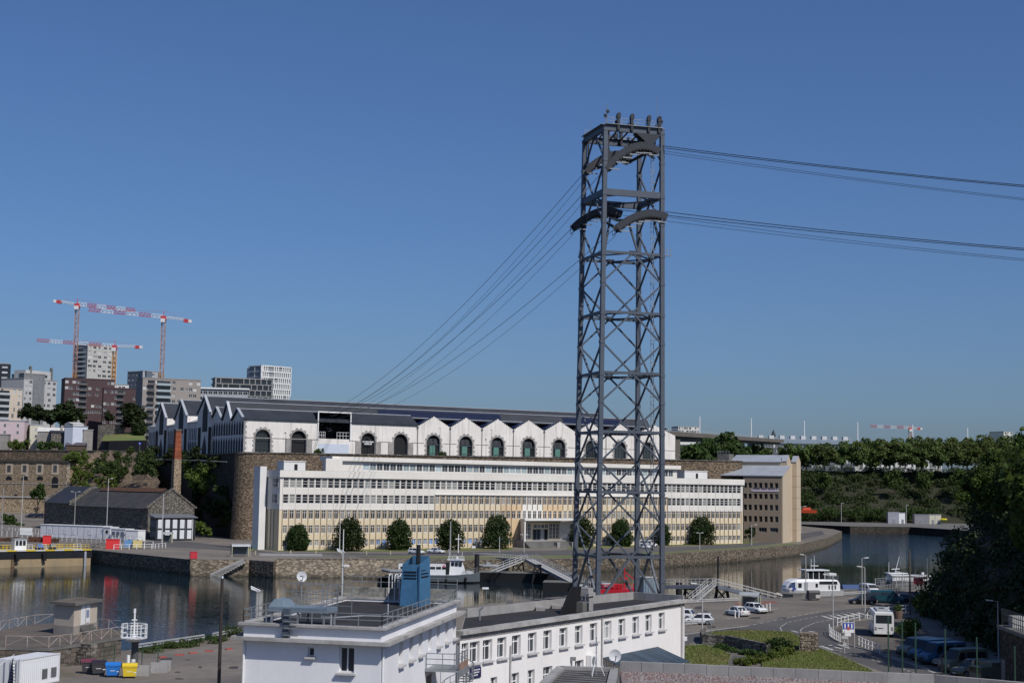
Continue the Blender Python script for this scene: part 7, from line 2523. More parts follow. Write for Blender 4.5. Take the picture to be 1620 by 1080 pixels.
 # small trees under the terrace and shrubs on the slope
SM_P=pool(3,4.6,4.8,leafmat('leaves_slope_tree',(.048,.085,.02),(.085,.13,.03),(.05,.08,.022)),1800,.5,160,24,.32)
SM_D=pool(3,4.6,4.8,LEAF_MID,1800,.5,170,24,.32)
for i,(x,y,s) in enumerate(((1412,768,.95),(1465,770,1.0),(1516,768,1.1),(1302,770,.95),(1180,752,.9),(1148,742,1.0),(1124,742,.95),(1135,752,.8),(1100,746,.9))):
 nm=['round green tree below the terrace railing, left of three','round green tree below the terrace railing, middle of three','round green tree below the terrace railing, right of three','dark green tree below the terrace near the beige block','dark tree right behind the beige block','dark tree under the bridge, rightmost','dark tree under the bridge, middle','low tree under the bridge before the others','dark tree under the bridge beside its pier'][i]
 Y=838 if x>1200 else (700 if x==1180 else 640)
 plane(nm,x,y+(776-770),Y,s*(1.15 if x>1200 else 1.75),name='slope_tree',group='trees on the far slope',pool_=SM_P if x>1200 else SM_D,th=4.5)
LEAF_SLOPE=leafmat('leaves_slope',(.028,.048,.013),(.05,.076,.021),(.032,.05,.016),.15)
cs,rs=[],[]
g=np.random.default_rng(9)
for i in range(820):
 u_,s=g.random(),g.random()
 p=F0.lerp(F1,u_).lerp(TT0.lerp(TT1,u_),s)
 zz=RQ+(TT0.z-1.2-RQ)*(s ** 0.8)
 if .45<s<.55 and g.random()<.5: continue
 q=g.uniform(1.6,3.6)
 cs.append((p.x,p.y,zz+q*.4)); rs.append((q*1.3,q,q*.8))
o=inst('slope_scrub',leaf_mesh('slope_scrub',leaf_cloud(86000,cs,rs,.58,shell=.4,seed=3),LEAF_SLOPE))
tag(o,'dense dark scrub covering the far slope','scrub',kind='stuff')
cs,rs=[],[]
for i in range(90):
 p=at(g.uniform(1262,1480),g.uniform(806,818),g.uniform(812,822))
 q=g.uniform(1.2,2.6)
 cs.append((p.x,p.y,max(RQ+q*.4,p.z))); rs.append((q*1.5,q,q))
o=inst('shore_scrub',leaf_mesh('shore_scrub',leaf_cloud(9000,cs,rs,.5,shell=.4,seed=4),LEAF_MID))
tag(o,'mid green scrub along the foot of the far slope','scrub',kind='stuff')
cs,rs=[],[]
for i in range(70):
 p=at(g.uniform(1195,1640),739,g.uniform(876,900))
 q=g.uniform(1.2,2.6)
 cs.append((p.x,p.y,TZ-1+q*.8)); rs.append((q*1.4,q,q))
o=inst('terrace_shrubs',leaf_mesh('terrace_shrubs',leaf_cloud(7000,cs,rs,.5,shell=.4,seed=14),LEAF_PLANE))
tag(o,'dull green shrubs between the plane trunks on the far terrace','shrubs',kind='stuff')
# terrace wall and railing
wall_run('terrace_rampart','dark rampart wall under the railing of the far terrace','wall',[(TT0.x,TT0.y-1),(TT1.x,TT1.y-1)],TZ-7,TZ-.2,1.0,ST_DARK,CONC_D,.3,.2)
tr_=thing('terrace_railing','long pale metal railing along the far terrace','railing',(0,0,0))
a,b=Vector((TT0.x,TT0.y-1.2,TZ)),Vector((TT1.x,TT1.y-1.2,TZ))
for z in (2.0,.4): MB().bar(a+Vector((0,0,z)),b+Vector((0,0,z)),.18).build('rail',LS,tr_)
n=90
me=MB().box(-.12,.12,-.1,.1,0,2.0).mesh('post',[LS])
for i in range(n+1): inst('post',me,tr_,a.lerp(b,i/n))
me=MB().bar(a,a+(b-a)/n*.92,.02,.02).mesh('x',[LS])
pan=MB()
L_=(b-a).length/n
for i in range(6): pan.box(L_*(i+.6)/6.6-.04,L_*(i+.6)/6.6+.04,-.03,.03,.45,1.9)
pm=pan.mesh('railing_panel',[LS])
rz_=math.atan2((b-a).y,(b-a).x)
for i in range(n): inst('railing_panel',pm,tr_,a.lerp(b,i/n),rz_)
# long white building behind the trees
LWm=mat('long_white',(.60,.605,.61),.85,.06,.05,.6)
LGm=mat('long_grey',(.12,.14,.17),.8,.1,.05,.6)
t,F,H=apartment('long pale grey-blue building behind the plane trees',1195,1352,702,960,966,LGm,6,34,20,z0=TZ-1,wsize=(1.4,2.0),keep=.95,irregular=False,gl=G_FAR,roofm=mat('long_roof',(.16,.2,.24),.6,.1))
MB().add([(-.5,-.5,H),(F.L+.5,-.5,H),(F.L+.5,6,H+4.4),(-.5,6,H+4.4),(-.5,20,H),(F.L+.5,20,H)],[(0,1,2,3),(3,2,5,4),(0,3,4),(1,5,2)]).build('long_roof_slope',mat('long_roof',(.16,.2,.24)),t)
for i in range(9): MB().box(F.L*(.05+i*.107),F.L*(.05+i*.107)+3.0,4,7,H+2,H+5.2).build('roof_dormer',LWm,t)
t,F,H=apartment('long white building glimpsed between the plane trunks',1345,1490,719,970,978,LWm,6,20,20,z0=TZ-1,wsize=(1.6,2.2),keep=.9,irregular=False,roofm=mat('long_roof',(.16,.2,.24)))
for i in range(8): MB().box(F.L*(.03+i*.12),F.L*(.03+i*.12)+3.4,1,5,H,H+4.0).build('roof_dormer',LWm,t)
# flag masts on the skyline
for i,(x,yt,yb_) in enumerate(((1107,660,690),(1188.5,663,695),(1272.5,667,700),(1357,669,700),(1444,673,700),(1531,678,705))):
 p=at(x,yb_,990 if x>1150 else 930)
 h=at(x,yt,p.y).z-p.z
 t=thing('skyline_mast','thin white mast on the right skyline, %s from the left' % place_w[i],'mast',p-Vector((0,0,8)),0,'white masts on the skyline')
 MB().tube((0,0,0),(0,0,h+8),.42,.28,6).build('pole',PLAIN_WHITE,t)
 MB().tube((0,0,h+8),(0,0,h+8.6),.35,.1,6).build('finial',PLAIN_WHITE,t)
sp=thing('church_spire','tiny dark church spire on the skyline beyond the bridge','spire',at(1223.5,692,1300))
MB().lathe([(2.2,-14),(2.0,2),(.1,7)],6).build('spire',SLATE,sp)
MB().box(-2.2,2.2,-2.2,2.2,-30,-6).build('tower',ST_GREY,sp)
# bridge
b0,b1=at(1052,690,600),at(1240,697,930)
BRF=Fac(b0,b1,0)
br=thing('road_bridge','high concrete road bridge beyond the white hall','bridge',(BRF.p0.x,BRF.p0.y,0),BRF.rz)
zb0,zb1=at(1065,690,610).z,at(1215,697,900).z
CB=mat('bridge_concrete',(.15,.135,.115),.9,.15,.1,1.)
k=MB()
v=[(0,0,zb0),(BRF.L,0,zb1),(BRF.L,12,zb1),(0,12,zb0),(0,0,zb0+1.9),(BRF.L,0,zb1+1.9),(BRF.L,12,zb1+1.9),(0,12,zb0+1.9)]
k.add(v,[(0,3,2,1),(4,5,6,7),(0,1,5,4),(1,2,6,5),(2,3,7,6),(3,0,4,7)])
k.build('deck',CB,br)
k=MB()
v=[(0,2,zb0-2.2),(BRF.L,2,zb1-.8),(BRF.L,10,zb1-.8),(0,10,zb0-2.2),(0,2,zb0),(BRF.L,2,zb1),(BRF.L,10,zb1),(0,10,zb0)]
k.add(v,[(0,3,2,1),(0,1,5,4),(1,2,6,5),(2,3,7,6),(3,0,4,7)])
k.build('girder',CB,br)
u0_,u1_=BRF.u(1066,700),BRF.u(1080,700)
MB().box(u0_,u1_,1,9,5,zb0-.5).build('pier',CB,br)
for (f,d_) in ((0.0,0),(0.0,11.8)):
 MB().bar((0,d_+.1,zb0+2.8),(BRF.L,d_+.1,zb1+2.8),.15).build('parapet_rail',LS,br)
wall_run('far_street_wall','low grey wall under the bridge','wall',[tuple(at(1084,712,720)[:2]),tuple(at(1170,710,760)[:2])],25,[at(1084,703,720).z,at(1170,703,760).z],3.0,mat('street_grey',(.2,.21,.23),.85))
# far shore sheds
def shed(label,px0,px1,ytop,ybot,Y,m,depth=4):
 a,b=at(px0,ybot,Y),at(px1,ybot,Y)
 h=at(px0,ytop,Y).z-RQ
 t=thing('site_container',label,'container',(a.x,a.y,RQ),0,'containers on the far shore')
 MB().box(0,b.x-a.x,0,depth,0,h).build('body',m,t)
 MB().box(-.15,b.x-a.x+.15,-.15,depth+.15,h,h+.2).build('roof',ZINC,t)
 MB().box((b.x-a.x)*.4,(b.x-a.x)*.4+1.2,-.06,-.004,0,min(2.2,h-.3)).build('door',STEEL,t)
shed('pale lilac container on the far shore, leftmost',1405,1422,810,822,800,mat('cont_lilac',(.33,.33,.38),.7))
shed('white end of the pale container on the far shore',1422.2,1432,811,822,800,PLAIN_WHITE)
shed('grey container on the far shore beside the white ended one',1447,1470,814,824,798,mat('cont_grey',(.25,.25,.26),.7))
shed('cream container on the far shore, middle',1470.4,1479,814,824,798,HYL)
shed('cream container on the far shore, rightmost',1479.5,1489,814,823,798,HYL)
o=thing('yellow_dinghy','tiny yellow object beside the cream containers on the far shore','dinghy',at(1493,823,796))
MB().lathe([(1.6,0),(2.0,.5),(1.2,1.0),(.2,1.2)],10).build('hull',paint('dinghy_yellow',(.6,.5,.02),.4),o)
MB().tube((-1.6,0,.9),(1.6,0,.9),.2,n=6).build('tube',paint('dinghy_yellow',(.6,.5,.02)),o)
o=thing('orange_boat','small orange workboat hauled out beside the beige block','boat',at(1276,811,790))
MB().extr([(-1.2,0),(1.2,0),(1.8,1.6),(-1.8,1.6)],-5,5,'x').build('hull',paint('boat_orange',(.6,.08,.03),.5),o)
MB().box(-2,2,-1,1,1.6,2.8).build('cabin',paint('boat_orange',(.6,.08,.03)),o)
for (x,y,h,lab) in ((1331,812,10,'thin lamp post on the far shore, left'),(1434,812,9.5,'thin lamp post on the far shore between the containers')):
 p=at(x,y,800)
 p.z=RQ
 t=thing('shore_lamp',lab,'lamp post',p,0,'lamp posts on the far shore')
 MB().tube((0,0,0),(0,0,h),.14,.1,6).build('post',LS,t)
 MB().box(-.2,1.2,-.15,.15,h,h+.18).build('lamp_head',LS,t)
 # ------------------------------------------------------------------ dark trees of the left skyline and greenery on the walls
CON=pool(3,4.2,6.4,LEAF_DARK,2200,.6,200,30,.3)
for i,(x,yb_,yt,Y,lab) in enumerate(((44,668,640,700,'dark conifer before the light grey block, leftmost of the group'),(62,670,644,700,'dark conifer before the light grey block, right of the leftmost'),(80,675,650,690,'dark bushy tree between the grey and brown blocks'),(96,680,642,690,'large dark tree before the brown block, left'),(113,680,640,690,'large dark tree before the brown block, right'),(208,690,642,690,'tall dark tree before the taupe block'),(220,694,668,685,'dark bushy tree beside the grass slope'),(172,668,652,740,'low dark tree at the foot of the brown block'))):
 p=at(x,yb_,Y)
 h=at(x,yt,Y).z-p.z
 s=h/11.0
 t=thing('dark_tree',lab,'tree',p,0,'dark trees on the plateau')
 inst('crown',CON[i % 3],t,(0,0,h*.52),random.uniform(0,6),(s*1.45,s*1.45,s))
 MB().tube((0,0,-3),(0,0,h*.7),.35,.12,6).build('trunk',BARKM,t)
def clump_obj(name,label,spots,leafm,n,leaf,seed,cat='shrub',kind=None):
 c,r_=[],[]
 gg=np.random.default_rng(seed)
 for (p,rad) in spots:
  for q in range(7):
   c.append((p.x+gg.uniform(-1,1)*rad,p.y+gg.uniform(-1,1)*rad*.6,p.z+gg.uniform(-.7,.8)*rad))
   k_=rad*gg.uniform(.35,.6)
   r_.append((k_,k_,k_))
 o=inst(name,leaf_mesh(name,leaf_cloud(n,c,r_,leaf,shell=.3,seed=seed),leafm))
 return tag(o,label,cat,kind=kind or 'thing')
g=random.Random(5)
def on_slope(px_,py_):
 t_=(px_-108)/140
 Y=600-95*t_-(py_-715)/75*50
 return at(px_,py_,Y-3)
clump_obj('bright_bush','bright green bush at the top of the slope beside the barracks',[(on_slope(118,722),3.4),(on_slope(124,727),3.0)],LEAF_BRIGHT,2200,.4,301)
clump_obj('yellow_green_scrub','yellow-green scrub on the middle of the rocky slope',[(on_slope(g.uniform(118,182),g.uniform(728,775)),g.uniform(.9,1.9)) for _ in range(26)],LEAF_BRIGHT,5000,.42,302,'scrub','stuff')
clump_obj('dark_scrub','dark scrub on the upper slope under the plateau wall',[(on_slope(g.uniform(150,245),g.uniform(716,748)),g.uniform(1.1,2.3)) for _ in range(34)],LEAF_MID,7000,.4,303,'scrub','stuff')
def on_rampart(px_,py_):
# shaded rampart from (-151,600) to (-78,442)
 d=ray(px_,py_)
 a_,b_2=Vector((-151,600)),Vector((-78,442))
 u_=(b_2-a_)
 # solve (0,0)+t*(dx,dy) on the line
 den=d.x*u_.y-d.y*u_.x
 tt=(a_.x*u_.y-a_.y*u_.x)/den
 q=Vector((0,0,CAMZ))+d*tt
 return q+Vector((-1.2,-.6,0))
clump_obj('rampart_ivy','grey-green ivy and shrubs hanging over the shaded rampart',[(on_rampart(g.uniform(225,352),g.uniform(712,732)),g.uniform(1.0,2.0)) for _ in range(30)],LEAF_DARK,6500,.42,304,'ivy','stuff')
clump_obj('broom_bush','large bush with yellow flowers on the shaded rampart',[(on_rampart(x,y),3.0) for (x,y) in ((312,745),(325,748),(335,752),(320,758),(338,760),(328,765))],LEAF_BRIGHT,4200,.4,305)
clump_obj('dark_ivy','dark ivy covering the foot of the shaded rampart',[(on_rampart(g.uniform(296,372),g.uniform(770,835)),g.uniform(1.0,2.2)) for _ in range(26)],LEAF_DARK,5000,.45,306,'ivy','stuff')
clump_obj('wall_foot_bush','green bush at the foot of the dark rampart beside the navy cabin',[(at(317,836,452),2.0),(at(325,838,450),1.6)],LEAF_BRIGHT,1600,.35,307)
clump_obj('quay_bush','green bush in front of the ramp road wall',[(at(14,824,500),2.0),(at(22,828,498),1.6),(at(30,832,495),1.2)],LEAF_MID,1600,.35,308)
make_tree('small_tree','small dark tree by the terrace wall left of the slate workshop','tree',at(60,806,552),3.2,3.6,3.0,LEAF_MID,1600,.4,18,309)
clump_obj('garden_bush','green bushes between the village houses, left',[(at(22,702,643),2.6),(at(28,706,642),2.2),(at(40,700,642),2.0)],LEAF_BRIGHT,1800,.4,310)
clump_obj('village_bushes','green bushes before the grey village houses',[(at(x,706,640),1.8) for x in (66,72,78,85,92)],LEAF_MID,2200,.4,311)
for i,(x,lab) in enumerate(((506,'left'),(700,'middle'),(1058,'right'))):
 p=at(x,716 if x<600 else (721 if x<800 else 733),452 if x<600 else (463 if x<800 else 486))
 clump_obj('wall_top_bush','small bush growing on top of the long rampart, %s one' % lab,[(p,1.1)],LEAF_MID,400,.3,320+i)
 # wire with barbs along the shaded rampart
k=MB()
P_=[on_rampart(x,y)+Vector((-1,-1,0)) for (x,y) in ((226,726),(280,727),(330,728.5),(372,730.5))]
o_=P_[0].copy()
k.path([p-o_ for p in P_],.09,5)
ob=k.build('wall_cable',LS,None,loc=o_)
tag(ob,'thin pale pipe running along the shaded rampart','pipe',kind='thing')
# ------------------------------------------------------------------ wooded cliff at the right
def cl_pt(s,t):
 """s along the foot (0 far .. 1 near), t up the slope"""
 i=min(len(edge)-1.001,s*(len(edge)-1))
 j=int(i)
 p=edge[j].lerp(edge[j+1],i-j)
 back=24*t ** 1.25+26*max(0,t-0.55)
 zz=LB-0.2+19*(1-(1-min(1,t/0.75)) ** 1.5)
 return Vector((p.x+back*.92,p.y+back*.35,zz))
cs,rs=[],[]
g=np.random.default_rng(21)
for i in range(520):
 p=cl_pt(g.random(),g.random() ** 1.1)
 q=g.uniform(1.0,2.2)
 cs.append((p.x-.6,p.y-.2,p.z+.2)); rs.append((q,q,q*.9))
o=inst('cliff_ivy',leaf_mesh('cliff_ivy',leaf_cloud(56000,cs,rs,.28,shell=.3,seed=22),LEAF_DARK))
tag(o,'dark ivy and undergrowth covering the wooded cliff','ivy',kind='stuff')
CL_P=pool(4,4.4,5.2,leafmat('leaves_cliff',(.05,.086,.018),(.095,.14,.03),(.06,.09,.022),.35),5200,.3,400,44,.26,-.8)
CL_T=[trunk_mb(7,.26,6,3.4,11,430+i).mesh('trunk',[BARKM],True) for i in range(3)]
spots=[(.1,.5,.9),(.2,.55,.9),(.28,.45,.8),(.3,.62,.95),(.36,.48,.85),(.42,.6,.95),(.45,.48,.8),(.5,.62,1.15),(.55,.42,1.0),(.6,.6,1.2),(.64,.8,1.2),(.7,.55,1.0),(.74,.75,1.2),(.8,.62,1.1),(.86,.8,1.2),(.93,.66,1.1),(.5,.85,1.2),(.38,.72,1.2),(.6,.95,1.2),(.25,.6,1.1),(.78,.42,.9),(.68,.42,.8)]
spots=[(a,b,c*(.88 if a<.62 else 1.25)) for (a,b,c) in spots]+[(.84,.16,1.75),(.88,.22,1.8),(.92,.14,1.75),(.95,.25,1.8),(.98,.18,1.7)]
for i,(s,t_,sc3) in enumerate(spots):
 p=cl_pt(s,t_)
 t=thing('cliff_tree','leafy tree on the dark wooded cliff, %s along from the water' % place_w[i],'tree',p-Vector((0,0,.5)),0,'trees on the wooded cliff')
 inst('crown',CL_P[i % 4],t,(0,0,6.2*sc3),random.uniform(0,6),(sc3*1.05,sc3*1.05,sc3))
 inst('trunk',CL_T[i % 3],t,(0,0,0),random.uniform(0,6),sc3*.85)
 # ------------------------------------------------------------------ near bank: road, lawns, markings
flat('near_road',[(1084,1003),(1180,990),(1240,978),(1320,965),(1440,955),(1475,962),(1395,972),(1335,982),(1310,994),(1312,1008),(1340,1021),(1400,1036),(1500,1072),(1425,1072),(1345,1043),(1300,1025),(1262,1010),(1220,1001),(1160,1000.5),(1115,1009),(1084,1020)],LB,ASPH,.004)
flat('bus_bay',[(1316,994),(1340,985),(1390,977),(1440,975),(1470,1000),(1480,1040),(1400,1033),(1345,1018),(1320,1008)],LB,mat('bay_asphalt',(.12,.105,.092),.9,.2,.1,1.,col2=(.085,.078,.07),world=True),.006)
def dash(pts,n,z,wd=.14,duty=.5,lift=.012):
 """painted line laid through points, in n pieces"""
 P=[atz(x,y,z) for (x,y) in pts]
 L=[0.0]
 for i in range(len(P)-1): L.append(L[-1]+(P[i+1]-P[i]).length)
 def pos(s):
  for i in range(len(P)-1):
   if s <= L[i+1] or i==len(P)-2:
    return P[i].lerp(P[i+1],(s-L[i])/max(1e-6,L[i+1]-L[i]))
 for i in range(n):
  a,b=L[-1]*i/n,L[-1]*(i+duty)/n
  m_=max(1,int((b-a)/1.5))
  k=MB()
  for j in range(m_):
   p,q=pos(a+(b-a)*j/m_),pos(a+(b-a)*(j+1)/m_)
   d=(q-p)
   if d.length<1e-5: continue
   d.normalize()
   s_=Vector((d.y,-d.x,0))*wd/2
   zz=Vector((0,0,lift))
   k.quad(p+s_+zz,q+s_+zz,q-s_+zz,p-s_+zz)
  struct('road_marking',k,PAINTLINE,recalc=False)
dash([(1084,1003),(1130,996),(1180,990)],1,LB,.25,1)
dash([(1180,990),(1240,978),(1300,966)],12,LB,.16,.5)
dash([(1259,1010),(1238,1000),(1234,992),(1245,984),(1300,973),(1350,967)],22,LB,.16,.55)
dash([(1266,1000),(1268,994),(1290,984),(1340,975)],14,LB,.16,.6)
dash([(1300,1021),(1345,1034),(1400,1048),(1460,1068)],20,LB,.14,.5)
dash([(1395,1036),(1430,1046),(1480,1064)],1,LB,.22,1)
for i in range(6): dash([(1302+i*11,974-i*1.1),(1318+i*11,979-i*1.2)],1,LB,.5,1,.016)
for (a,b) in (((1298,1021),(1318,1028)),((1312,1019.5),(1332,1026)),((1326,1019),(1344,1025))): dash([a,b],1,LB,.35,1,.016)
dash([(1252,997),(1262,999.5)],1,LB,.4,1,.016)
dash([(1280,998),(1288,999)],1,LB,.6,1,.016)
for i in range(6): dash([(1345+i*22,945.5-i*1.3),(1352+i*22,948-i*1.3)],1,LB,.2,1,.016)
dash([(1150,978),(1230,962)],1,LB,.12,1,.013)
dash([(1340,952),(1470,946)],9,LB,.14,.6,.013)
flat('red_paving',[(1160,953),(1225,950),(1232,954),(1165,957)],LB,mat('paving_red',(.24,.11,.085),.9,.15,.3,2.),.008)
def lawn(name,pts,h,label=None):
 P=[atz(x,y,LB) for (x,y) in pts]
 P=[(p.x,p.y) for p in P]
 a=sum(P[i][0]*P[(i+1) % len(P)][1]-P[(i+1) % len(P)][0]*P[i][1] for i in range(len(P)))
 if a<0: P=P[::-1]
 struct(name,MB().prism(P,LB-.2,LB+h,1,0),[GRASS,CONC_D])
 return P
LA=lawn('lawn',[(1084,1022),(1112,1021),(1136,1026),(1156,1037),(1152,1052),(1084,1056)],.12)
LBp=lawn('lawn',[(1112,1012),(1130,1005),(1185,1002.5),(1250,1005.5),(1266,1014),(1264,1030),(1238,1032),(1215,1030),(1180,1022),(1145,1016)],.5)
LC=lawn('lawn',[(1205,1048),(1240,1037),(1264,1031),(1298,1028),(1335,1041),(1385,1066),(1250,1064),(1205,1058)],.15)
# grass blades standing on the lawns
def blades(P,n,z,seed):
 gg=np.random.default_rng(seed)
 xs_=[p[0] for p in P]
 ys_=[p[1] for p in P]
 V=[]
 def inside(x,y):
  c=False
  for i in range(len(P)):
   (x1,y1),(x2,y2)=P[i],P[i-1]
   if (y1>y) != (y2>y) and x<(x2-x1)*(y-y1)/(y2-y1)+x1: c=not c
  return c
 while len(V)<n*4:
  x,y=gg.uniform(min(xs_),max(xs_)),gg.uniform(min(ys_),max(ys_))
  if not inside(x,y): continue
  a=gg.uniform(0,6.28)
  w_,h=.05,gg.uniform(.06,.2)
  dx,dy=math.cos(a)*w_,math.sin(a)*w_
  ox,oy=gg.uniform(-.06,.06),gg.uniform(-.06,.06)
  V+=[(x-dx,y-dy,z),(x+dx,y+dy,z),(x+ox+dx*.3,y+oy+dy*.3,z+h),(x+ox-dx*.3,y+oy-dy*.3,z+h)]
 return np.array(V)
GL=leafmat('grass_blade',(.12,.165,.035),(.2,.215,.07),(.21,.19,.085),.3)
o=inst('grass',leaf_mesh('grass',np.concatenate([blades(LA,3500,LB+.12,1),blades(LBp,7000,LB+.5,2),blades(LC,7000,LB+.15,3)]),GL))
tag(o,'short green and dry grass on the lawns beside the road','grass',kind='stuff')
flat('lawn_path',[(1150,1050),(1160,1036),(1190,1038),(1212,1040),(1200,1050)],LB,ASPH,.02)
# low curved stone wall
cw=thing('curved_stone_wall','low curved dark stone wall round the upper lawn','wall',(0,0,0))
pts=[(1113,1008),(1110.5,1013),(1114,1018.5),(1130,1019.5),(1150,1021),(1170,1025),(1195,1030.5),(1215,1035)]
P=[atz(x,y,LB) for (x,y) in pts]
for i in range(len(P)-1):
 d=(P[i+1]-P[i]).normalized()
 MB().bar(P[i]-d*.1+Vector((0,0,.55)),P[i+1]+d*.1+Vector((0,0,.55)),.5,1.3).build('wall_length',ST_GREY,cw)
sp_=thing('stone_pillar','square rubble stone pillar standing on the lawn','pillar',atz(1279.5,1031,LB),R(-8))
sc4=2400/atz(1279.5,1031,LB).y
MB().box(-13.5/sc4,13.5/sc4,-.6,.6,0,30/sc4).build('shaft',stone('stone_pillar',[(.30,.25,.19),(.40,.34,.26),(.2,.17,.13)],.32,stain=.2,flat=.7),sp_)
for i in range(7):
 for j in range(5):
  MB().box(-13.5/sc4+27/sc4*j/5+.03+(.1 if i % 2 else 0),-13.5/sc4+27/sc4*(j+1)/5-.03,-.64-random.uniform(0,.05),-.58,30/sc4*i/7+.03,30/sc4*(i+1)/7-.02).build('stone',MATS['stone_pillar'],sp_)
def hedge(label,a,b,z,wd,h,leafm,seed,n=3200,leaf=.14):
 A,B=atz(a[0],a[1],z),atz(b[0],b[1],z)
 gg=np.random.default_rng(seed)
 c,r_=[],[]
 for i in range(46):
  p=A.lerp(B,gg.random())
  c.append((p.x+gg.uniform(-1,1)*wd*.4,p.y+gg.uniform(-1,1)*wd*.4,z+gg.uniform(.25,1)*h*.75))
  q=gg.uniform(.3,.5)*max(.8,min(wd,h))
  r_.append((q,q,q*.9))
 o=inst('hedge',leaf_mesh('hedge',leaf_cloud(n,c,r_,leaf,shell=.3,seed=seed),leafm))
 tag(o,label,'hedge',kind='thing')
hedge('dark clipped hedge block behind the stone pillar lawn',(1216,1034),(1238,1034),LB,1.6,1.7,LEAF_HEDGE,501,4200)
hedge('bright green low hedge running across the lawn',(1172,1054),(1250,1036),LB,1.3,1.0,LEAF_BRIGHT,502,6500)
hedge('grey-green shrub border along the curved stone wall',(1135,1026),(1205,1040),LB,.9,.6,LEAF_MID,503,2600,.12)
clump_obj('cliff_foot_bush','yellow-green bush at the foot of the cliff behind the bus',[(atz(1437,1008,LB)+Vector((0,0,.9)),1.3),(atz(1450,1006,LB)+Vector((0,0,.8)),1.0)],LEAF_BRIGHT,1500,.16,504)
clump_obj('verge_bush','small leafy bush by the parked vehicles at the lower right',[(atz(1548,1068,LB)+Vector((0,0,.7)),.8)],LEAF_BRIGHT,700,.14,505)
clump_obj('climbing_bush','yellowish climbing bush on the cliff edge right of the parked cars',[(atz(1462,968,LB)+Vector((0,0,1.6)),1.6),(atz(1470,975,LB)+Vector((0,0,1.4)),1.5)],LEAF_BRIGHT,1500,.2,506)
# kerbs along lawns and islands, tarmac repairs
def kerb(pts,z=LB):
 P=[atz(x,y,z) for (x,y) in pts]
 for i in range(len(P)-1):
  n=max(1,round((P[i+1]-P[i]).length/1.0))
  for j in range(n):
   a,b=P[i].lerp(P[i+1],(j+.01)/n),P[i].lerp(P[i+1],(j+.98)/n)
   o=MB().bar(a+Vector((0,0,.05)),b+Vector((0,0,.05)),.18,.16+random.uniform(-.01,.01)).build('kerb_stone',CONC,None)
   o['kind']='structure'
kerb([(1316,993),(1312,999),(1313,1007),(1322,1013),(1345,1021),(1395,1034),(1470,1060)])
kerb([(1112,1010),(1130,1003.5),(1185,1001),(1250,1004),(1266,1011),(1300,1026),(1337,1041),(1385,1064)])
kerb([(1084,1021),(1112,1020)])
for i in range(26):
 x,y=(random.uniform(1090,1440),random.uniform(957,1000)) if i<16 else (random.uniform(220,372),random.uniform(1040,1078))
 w_,h_=random.uniform(4,22),random.uniform(1,4)
 q=random.uniform(-3,3)
 flat('tarmac_patch',[(x,y),(x+w_*.5,y-.4+q*.2),(x+w_,y+q*.4),(x+w_*.9,y+h_),(x+w_*.4,y+h_*1.15),(x-2,y+h_*.8)],LB,mat('tarmac_patch_dark',(.07,.066,.062),.9,.2,.5,3.,world=True) if i % 3 else mat('tarmac_patch_pale',(.2,.18,.155),.9,.2,.5,3.,world=True),.0075+i*.00012)
 # ------------------------------------------------------------------ vehicles
TYRE=mat('tyre',(.012,.012,.012),.85,.1)
RIM=paint('rim',(.35,.36,.38),.35,.6)
LAMP_R=paint('lamp_red',(.35,.012,.012),.25)
LAMP_W=paint('lamp_clear',(.7,.72,.74),.15)
PLATE=paint('number_plate',(.65,.65,.6),.5)
def loft(st,m=0):
 """stations (x, [(y,z)...]) with equal counts, closed around"""
 k=MB()
 n=len(st[0][1])
 for (x,pr) in st: k.v+=[(x,y,z) for (y,z) in pr]
 for i in range(len(st)-1):
  for j in range(n):
   k.f.append((i*n+j,i*n+(j+1) % n,(i+1)*n+(j+1) % n,(i+1)*n+j)); k.m.append(m)
 k.f.append(tuple(range(n))); k.m.append(m)
 k.f.append(tuple(range((len(st)-1)*n,len(st)*n))[::-1]); k.m.append(m)
 return k
def sect(hw,z0,zs,z1,tw):
 return [(-hw*.92,z0),(hw*.92,z0),(hw,z0+.18),(hw,zs),(tw,z1),(-tw,z1),(-hw,zs),(-hw,z0+.18)]
WHEEL=None
def wheels(t,xs_,hw,r=.32,w_=.22):
 me=MB().tube((0,-w_/2,0),(0,w_/2,0),r,n=16).mesh('wheel',[TYRE])
 mr=MB().tube((0,-w_/2-.015,0),(0,w_/2+.015,0),r*.62,n=12).mesh('rim',[RIM])
 for x in xs_:
  for s in (-1,1):
   o=inst('wheel',me,t,(x,s*(hw-w_/2+.01),r))
   inst('rim',mr,o)
